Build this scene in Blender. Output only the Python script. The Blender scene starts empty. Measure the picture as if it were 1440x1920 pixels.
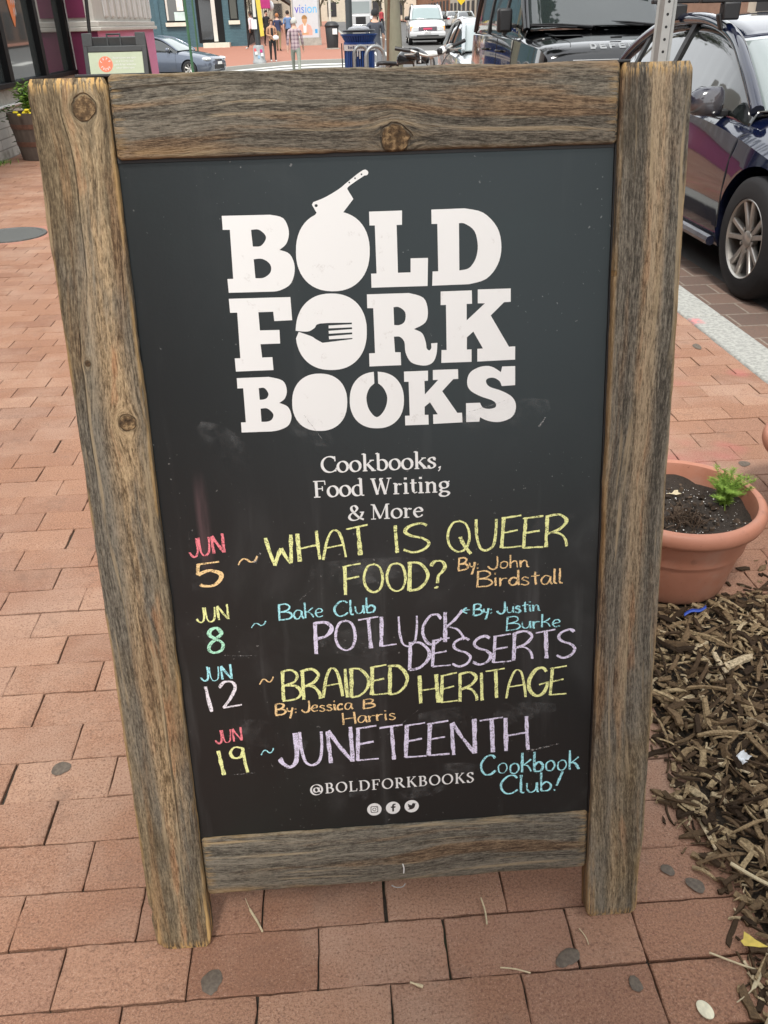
import bpy, bmesh, math, random
from mathutils import Vector, Matrix, noise as mn
from mathutils.geometry import tessellate_polygon
rad = math.radians
S = bpy.context.scene
COL = S.collection
# ---------------------------------------------------------------- camera, sky, sun, exposure
F_PX, PITCH, ROLL, CAM_H, YAW = 1560.0, .5326, .0255, 1.2753, .0567
cy_, sy_ = math.cos(YAW), math.sin(YAW)
f0 = Vector((sy_, cy_, 0)); r0 = Vector((cy_, -sy_, 0)); up_ = Vector((0, 0, 1))
fw = f0*math.cos(PITCH) - up_*math.sin(PITCH)
dn = -f0*math.sin(PITCH) - up_*math.cos(PITCH)
rt = r0*math.cos(ROLL) + dn*math.sin(ROLL)
dn = -r0*math.sin(ROLL) + dn*math.cos(ROLL)
CAM = Vector((0, 0, CAM_H))
cd = bpy.data.cameras.new('camera'); cam = bpy.data.objects.new('camera', cd); COL.objects.link(cam)
mw = Matrix((rt, -dn, -fw)).transposed().to_4x4(); mw.translation = CAM
cam.matrix_world = mw
cd.sensor_fit = 'VERTICAL'; cd.sensor_height = 36; cd.lens = F_PX/1920*36
cd.clip_start = .05; cd.clip_end = 2000
S.camera = cam
SUN_EL, SUN_AZ = rad(60), rad(190)      # azimuth clockwise from +Y: behind the photographer, to the left
w = bpy.data.worlds.new('World'); S.world = w; w.use_nodes = True
nt = w.node_tree; bg = nt.nodes['Background']
sky = nt.nodes.new('ShaderNodeTexSky'); sky.sky_type = 'NISHITA'; sky.sun_disc = False
sky.sun_elevation = SUN_EL; sky.sun_rotation = SUN_AZ; sky.dust_density = 4; sky.air_density = 1.3
hs = nt.nodes.new('ShaderNodeHueSaturation'); hs.inputs['Saturation'].default_value = .30
# cloud: an even white layer over the clear-sky gradient, broken by soft noise
tc = nt.nodes.new('ShaderNodeTexCoord'); cn = nt.nodes.new('ShaderNodeTexNoise'); cn.inputs['Scale'].default_value = 2.2; cn.inputs['Detail'].default_value = 5
nt.links.new(tc.outputs['Generated'], cn.inputs['Vector'])
cr0 = nt.nodes.new('ShaderNodeMapRange'); cr0.inputs[1].default_value = .3; cr0.inputs[2].default_value = .6; cr0.inputs[3].default_value = .55; cr0.inputs[4].default_value = .95
nt.links.new(cn.outputs['Fac'], cr0.inputs[0])
mx0 = nt.nodes.new('ShaderNodeMix'); mx0.data_type = 'RGBA'; mx0.inputs[7].default_value = (7.6, 7.8, 8.0, 1)
nt.links.new(sky.outputs[0], hs.inputs['Color']); nt.links.new(cr0.outputs[0], mx0.inputs[0]); nt.links.new(hs.outputs[0], mx0.inputs[6]); nt.links.new(mx0.outputs[2], bg.inputs[0])
bg.inputs[1].default_value = .15
sd = bpy.data.lights.new('sun', 'SUN'); sd.energy = 2.6; sd.angle = rad(11); sd.color = (1, .96, .9)
sun = bpy.data.objects.new('sun', sd); COL.objects.link(sun)
sdir = Vector((math.sin(SUN_AZ)*math.cos(SUN_EL), math.cos(SUN_AZ)*math.cos(SUN_EL), math.sin(SUN_EL)))
sun.rotation_euler = sdir.to_track_quat('Z', 'Y').to_euler()
S.view_settings.view_transform = 'Standard'; S.view_settings.look = 'None'
S.view_settings.exposure = 0.62; S.view_settings.gamma = 1
S.render.engine = 'CYCLES'
S.cycles.use_denoising = True
S.cycles.max_bounces = 6; S.cycles.diffuse_bounces = 3; S.cycles.glossy_bounces = 4; S.cycles.transmission_bounces = 4
S.cycles.caustics_reflective = False; S.cycles.caustics_refractive = False

# ---------------------------------------------------------------- helpers
def ray(px, py):
    v = rt*((px-720)/F_PX) + dn*((py-960)/F_PX) + fw
    return v
def at(px, py, Y):                      # point seen at a photo pixel, Y metres up the street
    v = ray(px, py); return CAM + v*(Y/v.y)
def lerp(a, b, t): return a+(b-a)*t
def sm(a, b, x):
    t = min(1, max(0, (x-a)/(b-a))); return t*t*(3-2*t)
def interp(pts, x):
    if x <= pts[0][0]: return pts[0][1]
    for (a, u), (b, v) in zip(pts, pts[1:]):
        if x <= b: return u+(v-u)*(x-a)/(b-a)
    return pts[-1][1]
def zroad(x, y):                        # the street dips at the crossing and climbs beyond it
    z = interp([(15, -.175), (30, -.30), (43, -.22), (55, .1), (80, .4), (220, 1.9)], y)
    return z + .06*min(0, max(-14, x+1))*sm(18, 26, y)*(1-sm(44, 56, y))

class N:                                # tiny expression builder for shader nodes
    def __init__(s, b, sock): s.b = b; s.k = sock
    def _m(s, op, o=None, r=False):
        n = s.b.nt.nodes.new('ShaderNodeMath'); n.operation = op
        a, c = (o, s) if r else (s, o)
        for i, v in enumerate((a, c)):
            if v is None: continue
            if isinstance(v, N): s.b.nt.links.new(v.k, n.inputs[i])
            else: n.inputs[i].default_value = v
        return N(s.b, n.outputs[0])
    def __add__(s, o): return s._m('ADD', o)
    def __radd__(s, o): return s._m('ADD', o)
    def __sub__(s, o): return s._m('SUBTRACT', o)
    def __rsub__(s, o): return s._m('SUBTRACT', o, True)
    def __mul__(s, o): return s._m('MULTIPLY', o)
    def __rmul__(s, o): return s._m('MULTIPLY', o)
    def __truediv__(s, o): return s._m('DIVIDE', o)
    def __pow__(s, o): return s._m('POWER', o)
    def sqrt(s): return s._m('SQRT')
    def exp(s): return s._m('EXPONENT')
    def abs(s): return s._m('ABSOLUTE')
    def frac(s): return s._m('FRACT')
    def floor(s): return s._m('FLOOR')
    def sin(s): return s._m('SINE')
    def lt(s, o): return s._m('LESS_THAN', o)
    def gt(s, o): return s._m('GREATER_THAN', o)
    def max(s, o): return s._m('MAXIMUM', o)
    def min(s, o): return s._m('MINIMUM', o)
    def rng(s, a, b, c=0, d=1, smooth=True):
        n = s.b.nt.nodes.new('ShaderNodeMapRange'); n.interpolation_type = 'SMOOTHSTEP' if smooth else 'LINEAR'
        s.b.nt.links.new(s.k, n.inputs[0])
        for i, v in enumerate((a, b, c, d)): n.inputs[i+1].default_value = v
        return N(s.b, n.outputs[0])
class B:
    def __init__(s, nt): s.nt = nt
    def _in(s, n, i, v):
        if isinstance(v, N): s.nt.links.new(v.k, n.inputs[i])
        elif v is not None:
            if isinstance(v, tuple) and len(v) == 3 and n.inputs[i].type == 'RGBA': v = (*v, 1)
            n.inputs[i].default_value = v
    def obj(s):
        n = s.nt.nodes.new('ShaderNodeTexCoord'); return N(s, n.outputs['Object'])
    def geo(s, o):
        n = s.nt.nodes.new('ShaderNodeNewGeometry'); return N(s, n.outputs[o])
    def island(s): return s.geo('Random Per Island')
    def pos(s): return s.geo('Position')
    def orand(s):
        n = s.nt.nodes.new('ShaderNodeObjectInfo'); return N(s, n.outputs['Random'])
    def sep(s, v):
        n = s.nt.nodes.new('ShaderNodeSeparateXYZ'); s._in(n, 0, v); return [N(s, o) for o in n.outputs]
    def comb(s, x, y, z):
        n = s.nt.nodes.new('ShaderNodeCombineXYZ'); s._in(n, 0, x); s._in(n, 1, y); s._in(n, 2, z); return N(s, n.outputs[0])
    def noise(s, v, scale=1., detail=4., rough=.55, dist=0., col=False):
        n = s.nt.nodes.new('ShaderNodeTexNoise'); s._in(n, 'Vector', v)
        n.inputs['Scale'].default_value = scale; n.inputs['Detail'].default_value = detail
        n.inputs['Roughness'].default_value = rough; n.inputs['Distortion'].default_value = dist
        return N(s, n.outputs['Color' if col else 'Fac'])
    def voro(s, v, scale, out='Distance', feat='F1', rnd=1.):
        n = s.nt.nodes.new('ShaderNodeTexVoronoi'); n.feature = feat; s._in(n, 'Vector', v); n.inputs['Scale'].default_value = scale
        n.inputs['Randomness'].default_value = rnd
        return N(s, n.outputs[out])
    def mix(s, f, a, b, mode='MIX'):
        n = s.nt.nodes.new('ShaderNodeMix'); n.data_type = 'RGBA'; n.blend_type = mode
        s._in(n, 0, f); s._in(n, 6, a); s._in(n, 7, b); return N(s, n.outputs[2])
    def ramp(s, f, stops):
        n = s.nt.nodes.new('ShaderNodeValToRGB'); s._in(n, 0, f)
        e = n.color_ramp.elements
        while len(e) < len(stops): e.new(.5)
        for q, (p, c) in zip(e, stops): q.position = p; q.color = (*c, 1)
        return N(s, n.outputs[0])
    def brick(s, v, **k):
        n = s.nt.nodes.new('ShaderNodeTexBrick'); s._in(n, 'Vector', v)
        for a, b in k.items(): s._in(n, a.replace('_', ' '), b)
        n.inputs['Scale'].default_value = k.get('Scale', 1.)
        return N(s, n.outputs[0]), N(s, n.outputs[1])
MATS = {}
def mat(name, base=(.5, .5, .5), rough=.5, metal=0., spec=.5, coat=0., fn=None, tint=None, emit=None):
    """fn(b) may return a dict with base, rough, bump (height, distance), metal"""
    if name in MATS: return MATS[name]
    m = bpy.data.materials.new(name); m.use_nodes = True; t = m.node_tree
    p = t.nodes['Principled BSDF']; b = B(t); d = fn(b) if fn else {}
    def put(k, v):
        if isinstance(v, N): t.links.new(v.k, p.inputs[k])
        else: p.inputs[k].default_value = (*v, 1) if isinstance(v, tuple) and len(v) == 3 else v
    put('Base Color', d.get('base', base)); put('Roughness', d.get('rough', rough)); put('Metallic', d.get('metal', metal))
    put('Specular IOR Level', spec); put('Coat Weight', coat)
    if tint: put('Specular Tint', tint)
    p.inputs['Coat Roughness'].default_value = .03
    if emit: put('Emission Color', emit[0]); p.inputs['Emission Strength'].default_value = emit[1]
    if 'alpha' in d: put('Alpha', d['alpha'])
    if 'bump' in d:
        n = t.nodes.new('ShaderNodeBump'); n.inputs['Strength'].default_value = 1.; n.inputs['Distance'].default_value = d['bump'][1]
        t.links.new(d['bump'][0].k, n.inputs['Height']); t.links.new(n.outputs[0], p.inputs['Normal'])
    MATS[name] = m; return m
def speck(name, col, rough=.6, amt=.25, scale=40., bump=0., **k):
    """a plain surface with a little uneven tone and grain"""
    def fn(b):
        v = b.obj(); n = b.noise(v, scale, 5, .6); n2 = b.noise(v, scale*.11, 3)
        f = (n*.6+n2*.6-.1).rng(.25, .75)
        d = dict(base=b.mix(f, tuple(c*(1-amt) for c in col), tuple(min(1, c*(1+amt)) for c in col)), rough=(n2*.25+(rough-.12)))
        if bump: d['bump'] = (n, bump)
        return d
    return mat(name, fn=fn, **k)

class MB:
    def __init__(s): s.v = []; s.f = []; s.m = []; s.M = Matrix()
    def add(s, vs, fs, m=0):
        o = len(s.v); s.v += [tuple(s.M @ Vector(p)) for p in vs]
        s.f += [tuple(o+i for i in f) for f in fs]; s.m += [m]*len(fs); return s
    def box(s, c, d, rot=None, m=0):
        x, y, z = d[0]/2, d[1]/2, d[2]/2
        R = rot if rot is not None else Matrix.Identity(3)
        vs = [Vector(c)+R @ Vector((i*x, j*y, k*z)) for k in (-1, 1) for j in (-1, 1) for i in (-1, 1)]
        return s.add(vs, [(0, 2, 3, 1), (4, 5, 7, 6), (0, 1, 5, 4), (2, 6, 7, 3), (0, 4, 6, 2), (1, 3, 7, 5)], m)
    def bx(s, x0, x1, y0, y1, z0, z1, m=0): return s.box(((x0+x1)/2, (y0+y1)/2, (z0+z1)/2), (abs(x1-x0), abs(y1-y0), abs(z1-z0)), None, m)
    def loft(s, rings, cap=True, closed=True, m=0):
        n = len(rings[0]); vs = [p for r in rings for p in r]; fs = []
        for i in range(len(rings)-1):
            for j in range(n if closed else n-1):
                a, b = i*n+j, i*n+(j+1) % n; fs.append((a, b, b+n, a+n))
        if cap and closed: fs += [tuple(range(n-1, -1, -1)), tuple(range((len(rings)-1)*n, len(rings)*n))]
        return s.add(vs, fs, m)
    def tube(s, path, r, n=10, m=0, closed=False):
        path = [Vector(p) for p in path]; rings = []
        rr = r if isinstance(r, (list, tuple)) else [r]*len(path); u = None; L = len(path)
        for i, p in enumerate(path):
            if closed: t = path[(i+1) % L]-path[i-1]
            else: t = path[min(i+1, L-1)]-path[max(i-1, 0)]
            t.normalize()
            if u is None: u = t.orthogonal().normalized()
            u = (u-t*u.dot(t)).normalized(); v = t.cross(u)
            rings.append([p+(u*math.cos(a)+v*math.sin(a))*rr[i] for a in (2*math.pi*k/n for k in range(n))])
        if closed: rings.append(rings[0]); return s.loft(rings, False, True, m)
        return s.loft(rings, True, True, m)
    def cyl(s, a, b, r, n=16, m=0): return s.tube([a, b], r if isinstance(r, (list, tuple)) else [r, r], n, m)
    def lathe(s, prof, c=(0, 0, 0), n=32, m=0, axis='z'):
        rings = []
        for rr, h in prof:
            q = []
            for k in range(n):
                a = 2*math.pi*k/n; x, y = rr*math.cos(a), rr*math.sin(a)
                q.append(Vector(c)+(Vector((x, y, h)) if axis == 'z' else Vector((h, x, y)) if axis == 'x' else Vector((y, h, x))))
            rings.append(q)
        return s.loft(rings, prof[0][0] > 1e-6 and prof[-1][0] > 1e-6 and False, True, m)
    def ball(s, c, r, n=12, m=0):
        r = r if isinstance(r, (list, tuple)) else (r, r, r); rings = []
        for i in range(n+1):
            t = math.pi*i/n; q = max(math.sin(t), 1e-3)
            rings.append([Vector((c[0]+r[0]*q*math.cos(a), c[1]+r[1]*q*math.sin(a), c[2]-r[2]*math.cos(t))) for a in (2*math.pi*k/(n*2) for k in range(n*2))])
        return s.loft(rings, True, True, m)
    def poly(s, polys, fn, m=0):        # flat filled outline(s) with holes, mapped to 3-D by fn
        loops = [[Vector((p[0], p[1], 0)) for p in q] for q in polys]
        flat = [p for q in loops for p in q]
        return s.add([fn(p.x, p.y) for p in flat], [tuple(t) for t in tessellate_polygon(loops)], m)
    def prism(s, pts, fn, d0, d1, m=0): # outline extruded: fn(x, y, depth)
        n = len(pts); vs = [fn(x, y, d0) for x, y in pts]+[fn(x, y, d1) for x, y in pts]
        fs = [tuple(range(n-1, -1, -1)), tuple(range(n, 2*n))]+[(i, (i+1) % n, n+(i+1) % n, n+i) for i in range(n)]
        return s.add(vs, fs, m)
    def build(s, name, mats, parent=None, loc=None, rot=None, smooth=35, bevel=0, seg=2):
        me = bpy.data.meshes.new(name); me.from_pydata(s.v, [], s.f)
        for q in (mats if isinstance(mats, (list, tuple)) else [mats]): me.materials.append(q)
        if any(s.m): me.polygons.foreach_set('material_index', s.m)
        bm = bmesh.new(); bm.from_mesh(me); bmesh.ops.remove_doubles(bm, verts=bm.verts, dist=1e-5) if len(s.v) < 60000 and smooth else None
        bmesh.ops.recalc_face_normals(bm, faces=bm.faces) if smooth else None
        bm.to_mesh(me); bm.free()
        if smooth:
            me.shade_smooth(); me.set_sharp_from_angle(angle=rad(smooth))
        o = bpy.data.objects.new(name, me); COL.objects.link(o)
        if parent: o.parent = parent
        if loc is not None: o.location = loc
        if rot is not None: o.rotation_euler = rot
        if bevel:
            b = o.modifiers.new('bevel', 'BEVEL'); b.width = bevel; b.segments = seg; b.limit_method = 'ANGLE'; b.angle_limit = rad(40)
        return o
def tag(o, label=None, cat=None, group=None, kind=None):
    if label: o['label'] = label
    if cat: o['category'] = cat
    if group: o['group'] = group
    if kind: o['kind'] = kind
    return o
def thing(name, label, cat, loc=(0, 0, 0), rz=0, group=None):
    o = bpy.data.objects.new(name, None); COL.objects.link(o); o.location = loc; o.rotation_euler = (0, 0, rz)
    o.empty_display_size = .1
    return tag(o, label, cat, group)
def copy_tree(o, parent=None):
    c = o.copy(); COL.objects.link(c); c.parent = parent
    for ch in list(o.children): copy_tree(ch, c)
    return c
def apply_mods(o):
    dg = bpy.context.evaluated_depsgraph_get(); dg.update()
    me = bpy.data.meshes.new_from_object(o.evaluated_get(dg)); o.modifiers.clear(); o.data = me; return o
def spline(pts, n):                     # Catmull-Rom through tuples
    out = []; P = [Vector(p) for p in pts]
    for i in range(len(P)-1):
        a, b, c, d = P[max(i-1, 0)], P[i], P[i+1], P[min(i+2, len(P)-1)]
        for k in range(n):
            t = k/n; out.append(.5*((2*b)+(c-a)*t+(2*a-5*b+4*c-d)*t*t+(3*b-a-3*c+d)*t**3))
    out.append(P[-1]); return out
RNG = random.Random(7)
# ---------------------------------------------------------------- ground
A_, PITCH_Y, Y0 = .2032, .1016, .7345
def m_brick():
    def fn(b):
        p = b.pos(); i = b.island()
        x, y, z = b.sep(p)
        n = b.noise(p, 260, 3, .7); n2 = b.noise(p, 28, 4, .6); big = b.noise(p, 1.3, 4, .6); pit = b.noise(p, 520, 2, .6)
        base = b.ramp(i, [(0, (.295, .150, .092)), (.3, (.365, .196, .122)), (.6, (.335, .175, .110)), (.85, (.395, .222, .142)), (1, (.275, .140, .088))])
        i2 = (i*17.31).frac(); hv = (i*7.7).frac()
        base = b.mix(n.rng(.32, .58)*.62+.38, (.17, .085, .055), base)
        base = b.mix((i2.rng(.5, 1.)*.34), base, (.21, .105, .075)); base = b.mix(hv.rng(.6, 1.)*.4, base, (.42, .25, .17))
        base = b.mix(n2.rng(.56, .76)*.40, base, (.16, .10, .075))
        base = b.mix(pit.rng(.63, .70)*.65, base, (.50, .36, .28))
        base = b.mix(pit.rng(.37, .30)*.5, base, (.13, .07, .05)); base = b.mix(b.noise(p, 2.1, 5, .65).rng(.44, .66)*.42, base, (.46, .325, .245))
        base = b.mix(big.rng(.48, .70)*.35, base, (.22, .13, .10))
        n3 = b.noise(p, 230, 4, .8); base = b.mix(n3.rng(.49, .36)*.8, base, (.15, .075, .052)); base = b.mix(n3.rng(.56, .68)*.45, base, (.52, .35, .26))
        stn = b.noise(p, 7.5, 5, .7).rng(.56, .72); base = b.mix(stn*.38, base, (.15, .095, .072))
        red = b.noise(p, 3.1, 2).rng(.56, .7)*x.rng(.5, 1.1)
        base = b.mix(red*.5, base, (.43, .12, .12))
        return dict(base=base, rough=n2*.2+.72, bump=(n*.8+pit*.5, .0021))
    return mat('brick_paver', fn=fn, spec=.25)
def m_joint():
    def fn(b):
        p = b.pos(); n = b.noise(p, 90, 4); g = b.noise(p, 7, 3)
        return dict(base=b.mix(g.rng(.5, .7), b.mix(n, (.012, .010, .008), (.07, .055, .04)), (.035, .045, .02)), rough=.95, bump=(n, .004))
    return mat('joint_sand', fn=fn)
BRICK, JOINT = m_brick(), m_joint()
XW, XK = -3.64, 1.714                   # shop wall and kerb
BOX = (.64, 1.62, -1.3, 1.645)          # the planting bed cut into the pavement
def rowy(k):
    y = Y0+k*PITCH_Y
    return y + (max(0, k-13)*.0048 if k < 28 else .072)
def brick_top(mb, x0, x1, y0, y1, r, fine):
    g = .0008+abs(r.gauss(0, .0010)); g2 = .0006+abs(r.gauss(0, .0008))
    if fine and r.random() < .10: g += .0035
    x0 += g; x1 -= .0012; y0 += g2; y1 -= g2
    if x1-x0 < .015 or y1-y0 < .015: return
    tz = r.gauss(0, .0008); tx = r.gauss(0, .004); ty = r.gauss(0, .008); b = .0014
    nx = max(2, int((x1-x0)/.017)) if fine else 1; ny = max(2, int((y1-y0)/.017)) if fine else 1
    j = (lambda s: r.gauss(0, s)) if fine else (lambda s: 0)
    out = [(lerp(x0, x1, i/nx), y0) for i in range(nx)]+[(x1, lerp(y0, y1, i/ny)) for i in range(ny)]+[(lerp(x1, x0, i/nx), y1) for i in range(nx)]+[(x0, lerp(y1, y0, i/ny)) for i in range(ny)]
    out = [(x+j(.0006), y+j(.0007)) for x, y in out]
    cx, cyy = (x0+x1)/2, (y0+y1)/2
    inn = []
    for x, y in out:
        d = b*(1+(abs(r.gauss(0, .5)) if fine else 0))
        inn.append((x+(d if x < x0+.004 else -d if x > x1-.004 else 0), y+(d if y < y0+.004 else -d if y > y1-.004 else 0)))
    z = lambda x, y: tz+(x-cx)*tx+(y-cyy)*ty
    n = len(out)
    vs = [(x, y, -.04) for x, y in out]+[(x, y, z(x, y)-.0016) for x, y in out]+[(x, y, z(x, y)) for x, y in inn]
    fs = [(i, (i+1) % n, n+(i+1) % n, n+i) for i in range(n)]+[(n+i, n+(i+1) % n, 2*n+(i+1) % n, 2*n+i) for i in range(n)]+[tuple(range(2*n, 3*n))]
    mb.add(vs, fs)
r = random.Random(3)
near, far = MB(), MB()
MAN = Vector((-2.30, 6.40)); MANR = .262
for k in range(-4, 186):
    y0, y1 = rowy(k), rowy(k+1); fine = y0 < 2.9
    off = (-.4834 if k % 2 == 0 else -.5771)-(.02 if k > 11 else 0)
    for jx in range(-17, 12):
        a, c = off+jx*A_, off+(jx+1)*A_
        a, c = max(a, XW+.004), min(c, XK-.003)
        if c-a < .02: continue
        ym = (y0+y1)/2
        if ym < BOX[3]:
            if a >= .437-1e-4: continue
            c = min(c, .437)
        if c-a < .02: continue
        if (Vector(((a+c)/2, ym))-MAN).length < MANR+.05: continue
        brick_top(near if fine else far, a, c, y0, y1, r, fine)
    if y0 < BOX[3]: brick_top(near, .437, BOX[0], y0, y1, r, fine)
    if y0 < BOX[3]:
        brick_top(near, BOX[1], XK-.003, y0, y1, r, False)
near.M = Matrix()
near.v += []; o_ = len(near.v); near.v += far.v; near.f += [tuple(i+o_ for i in f) for f in far.f]; near.m += far.m
tag(near.build('brick_sidewalk', BRICK, smooth=0), kind='structure')
g = MB(); g.add([(XW, .2, -.009), (.437, .2, -.009), (.437, 1.645, -.009), (XW, 1.645, -.009)], [(0, 1, 2, 3)])
g.add([(.437, .2, -.009), (BOX[0], .2, -.009), (BOX[0], 1.645, -.009), (.437, 1.645, -.009)], [(0, 1, 2, 3)])
g.add([(XW, 1.645, -.009), (XK, 1.645, -.009), (XK, 19.8, -.009), (XW, 19.8, -.009)], [(0, 1, 2, 3)])
tag(g.build('sand_bed', JOINT, smooth=0), kind='structure')
# pavement behind the photographer and its continuation to the corner
def m_brickfar():
    def fn(b):
        p = b.pos()
        c, f = b.brick(p, Color1=(.40, .175, .11), Color2=(.31, .135, .09), Mortar=(.12, .07, .05), Mortar_Size=.0022, Brick_Width=.203, Row_Height=.1016, Scale=1.)
        n = b.noise(p, 14, 5)
        return dict(base=b.mix(n.rng(.35, .7)*.5, c, (.25, .14, .10)), rough=.85)
    return mat('brick_pavement_far', fn=fn)
g = MB(); g.add([(XW, -25, -.002), (XK, -25, -.002), (XK, -1.3, -.002), (XW, -1.3, -.002)], [(0, 1, 2, 3)])
g.add([(XW, -1.3, -.002), (BOX[0], -1.3, -.002), (BOX[0], .328, -.002), (XW, .328, -.002)], [(0, 1, 2, 3)])
g.add([(BOX[1], -1.3, -.002), (XK, -1.3, -.002), (XK, .328, -.002), (BOX[1], .328, -.002)], [(0, 1, 2, 3)])
tag(g.build('pavement', m_brickfar(), smooth=0), kind='structure')
# the road, one sheet with the dip
def m_asph():
    def fn(b):
        p = b.pos(); n = b.noise(p, 140, 4, .7); m = b.noise(p, 3, 5)
        return dict(base=b.mix(n, b.mix(m, (.045, .045, .047), (.075, .073, .07)), (.14, .138, .132)), rough=.85, bump=(n, .004))
    return mat('asphalt', fn=fn)
def sheet(name, xs, ys, zf, m, kind='structure', **k):
    g = MB(); nx = len(xs)
    g.add([(x, y, zf(x, y)) for y in ys for x in xs], [(j*nx+i, j*nx+i+1, (j+1)*nx+i+1, (j+1)*nx+i) for j in range(len(ys)-1) for i in range(nx-1)])
    return tag(g.build(name, m, smooth=60), kind=kind)
fr = lambda a, b, n: [a+(b-a)*i/n for i in range(n+1)]
sheet('road', [1.9]+fr(2.5, 20, 10), fr(-25, 18, 10)+fr(20, 220, 50), zroad, m_asph())
sheet('cross_street', fr(-40, 1.9, 24), fr(20, 44, 16), zroad, m_asph())
tag(MB().add([(-900, -700, -2.6), (900, -700, -2.6), (900, 900, -2.6), (-900, 900, -2.6)], [(0, 1, 2, 3)]).build('ground', speck('far_ground', (.12, .11, .1), .9), smooth=0), kind='structure')
# kerb stones and brick gutter
def m_conc():
    def fn(b):
        p = b.pos(); n = b.noise(p, 55, 5, .65); m = b.noise(p, 9, 3); v = b.voro(p, 160)
        c = b.mix(n.rng(.3, .7), (.24, .24, .225), (.39, .39, .355)); c = b.mix(m.rng(.55, .75)*.4, c, (.28, .28, .25))
        x, y, z = b.sep(p)
        pk = (x-1.735).abs().rng(.05, .02)*(y-3.80).abs().rng(.06, .02)*n.rng(.35, .6)
        return dict(base=b.mix(pk*.8, c, (.60, .16, .17)), rough=.85, bump=(n, .003))
    return mat('granite_kerb', fn=fn, spec=.3)
KERB = m_conc()
g = MB(); y = -14.1
while y < 19:
    L = 2.44; g.bx(XK+.002, 1.905, y+.004, y+L-.004, -.4, .002); y += L
g.M = Matrix.Translation((0, 3.88-(-14.1+2.44*7), 0)); g2 = MB(); g2.add([g.M @ Vector(v) for v in g.v], g.f)
tag(g2.build('kerb', KERB, bevel=.012), kind='structure')
def m_gut():
    def fn(b):
        p = b.pos(); x, y, z = b.sep(p)
        c, f = b.brick(b.comb(x-1.91, y, 0), Color1=(.16, .10, .075), Color2=(.115, .075, .06), Mortar=(.24, .20, .16), Mortar_Size=.006, Brick_Width=.27, Row_Height=.20, Scale=1.)
        n = b.noise(p, 60, 4)
        return dict(base=b.mix(n.rng(.4, .7)*.5, c, (.10, .08, .065)), rough=.85, bump=(n, .003))
    return mat('gutter_brick', fn=fn)
tag(MB().add([(1.905, -14, -.170), (2.44, -14, -.170), (2.44, 19, -.170), (1.905, 19, -.170)], [(0, 1, 2, 3)]).build('gutter', m_gut(), smooth=0), kind='structure')
# painted crossing bars on the side street, and a stop line
m_paint = speck('road_paint', (.50, .50, .47), .7, .18, 20)
g = MB()
for i in range(9):
    y = 23.2+i*2.05
    pts = [(x, yy) for yy in (y, y+1.15) for x in fr(-5.4, 2.4, 6)]
    g.add([(x, yy, zroad(x, yy)+.006) for x, yy in pts], [(a, a+1, a+8, a+7) for a in range(6)])
for i in range(9):
    x = 2.8+i*1.25
    g.add([(x+a, yy, zroad(x, yy)+.006) for yy in (45.5, 48.5) for a in (0, .65)], [(0, 1, 3, 2)])
tag(g.build('crosswalk', m_paint, smooth=0), kind='structure')
g = MB()
for yy0, yy1 in ((50, 120),):
    ys = fr(yy0, yy1, 12)
    for i in range(12):
        for xx in (7.3, 7.55):
            pass
    for i in range(12): g.add([(x, y, zroad(x, y)+.007) for y in (ys[i], ys[i+1]) for x in (4.55, 4.68)], [(0, 1, 3, 2)])
tag(g.build('lane_line', m_paint, smooth=0), kind='structure')
# pavement of the far block and its kerb
def zfar(x, y): return zroad(x, y)+.13
m_bf = mat('brick_pavement_distant', fn=lambda b: dict(base=b.mix(b.noise(b.pos(), 6, 5), (.25, .105, .068), (.33, .145, .095)), rough=.85))
sheet('far_sidewalk', fr(-40, 1.9, 24), fr(41.6, 60, 12)+fr(64, 210, 12), zfar, m_bf)
g = MB()
xs = fr(-40, 1.9, 30)
for a, c in zip(xs, xs[1:]):
    za, zc = zfar(a, 41.4), zfar(c, 41.4)
    g.add([(a, 41.2, za+.004), (c, 41.2, zc+.004), (c, 41.62, zc+.004), (a, 41.62, za+.004), (a, 41.2, za-.3), (c, 41.2, zc-.3)], [(0, 1, 2, 3), (4, 5, 1, 0)])
ys = fr(41.62, 200, 24)
for a, c in zip(ys, ys[1:]):
    za, zc = zfar(1.9, a), zfar(1.9, c)
    g.add([(2.1, a, za+.004), (2.1, c, zc+.004), (1.88, c, zc+.004), (1.88, a, za+.004), (2.1, a, za-.3), (2.1, c, zc-.3)], [(0, 1, 2, 3), (0, 4, 5, 1)])
tag(g.build('far_kerb', KERB, smooth=0), kind='structure')
sheet('right_sidewalk', [13.2, 30], fr(-25, 18, 6)+fr(20, 210, 20), lambda x, y: zroad(x, y)+.14, m_bf)
# pavement skirt at our own corner
tag(MB().bx(XW, 1.9, 19.8, 20.15, -.6, .003).build('corner_kerb', KERB, bevel=.01), kind='structure')
# iron utility cover
def m_iron():
    def fn(b):
        v = b.obj(); x, y, z = b.sep(v)
        g1 = ((x+y)*55).frac(); g2 = ((x-y)*55).frac(); h = (g1-.5).abs().rng(.2, .3)*(g2-.5).abs().rng(.2, .3)
        return dict(base=b.mix(h, (.10, .105, .10), (.22, .225, .215)), rough=.6, bump=(h, .004))
    return mat('cast_iron', fn=fn, metal=.3)
mh = MB(); mh.lathe([(1e-4, .004), (.215, .004), (.218, .001), (.222, .001), (.225, .005), (.25, .005), (.255, -.02)], n=48)
o = mh.build('manhole_cover', m_iron(), loc=(MAN.x, MAN.y, 0)); tag(o, 'small round grey iron utility cover set in the brick pavement at the left edge', 'manhole cover')
gs = MB(); gs.lathe([(.255, -.003), (MANR+.20, -.003)], n=48)
tag(gs.build('manhole_mortar', mat('mortar_brick', fn=lambda b: dict(base=b.mix(b.noise(b.pos(), 60, 4), (.28, .13, .09), (.40, .20, .14)), rough=.9)), loc=(MAN.x, MAN.y, 0)), kind='structure')
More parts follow.
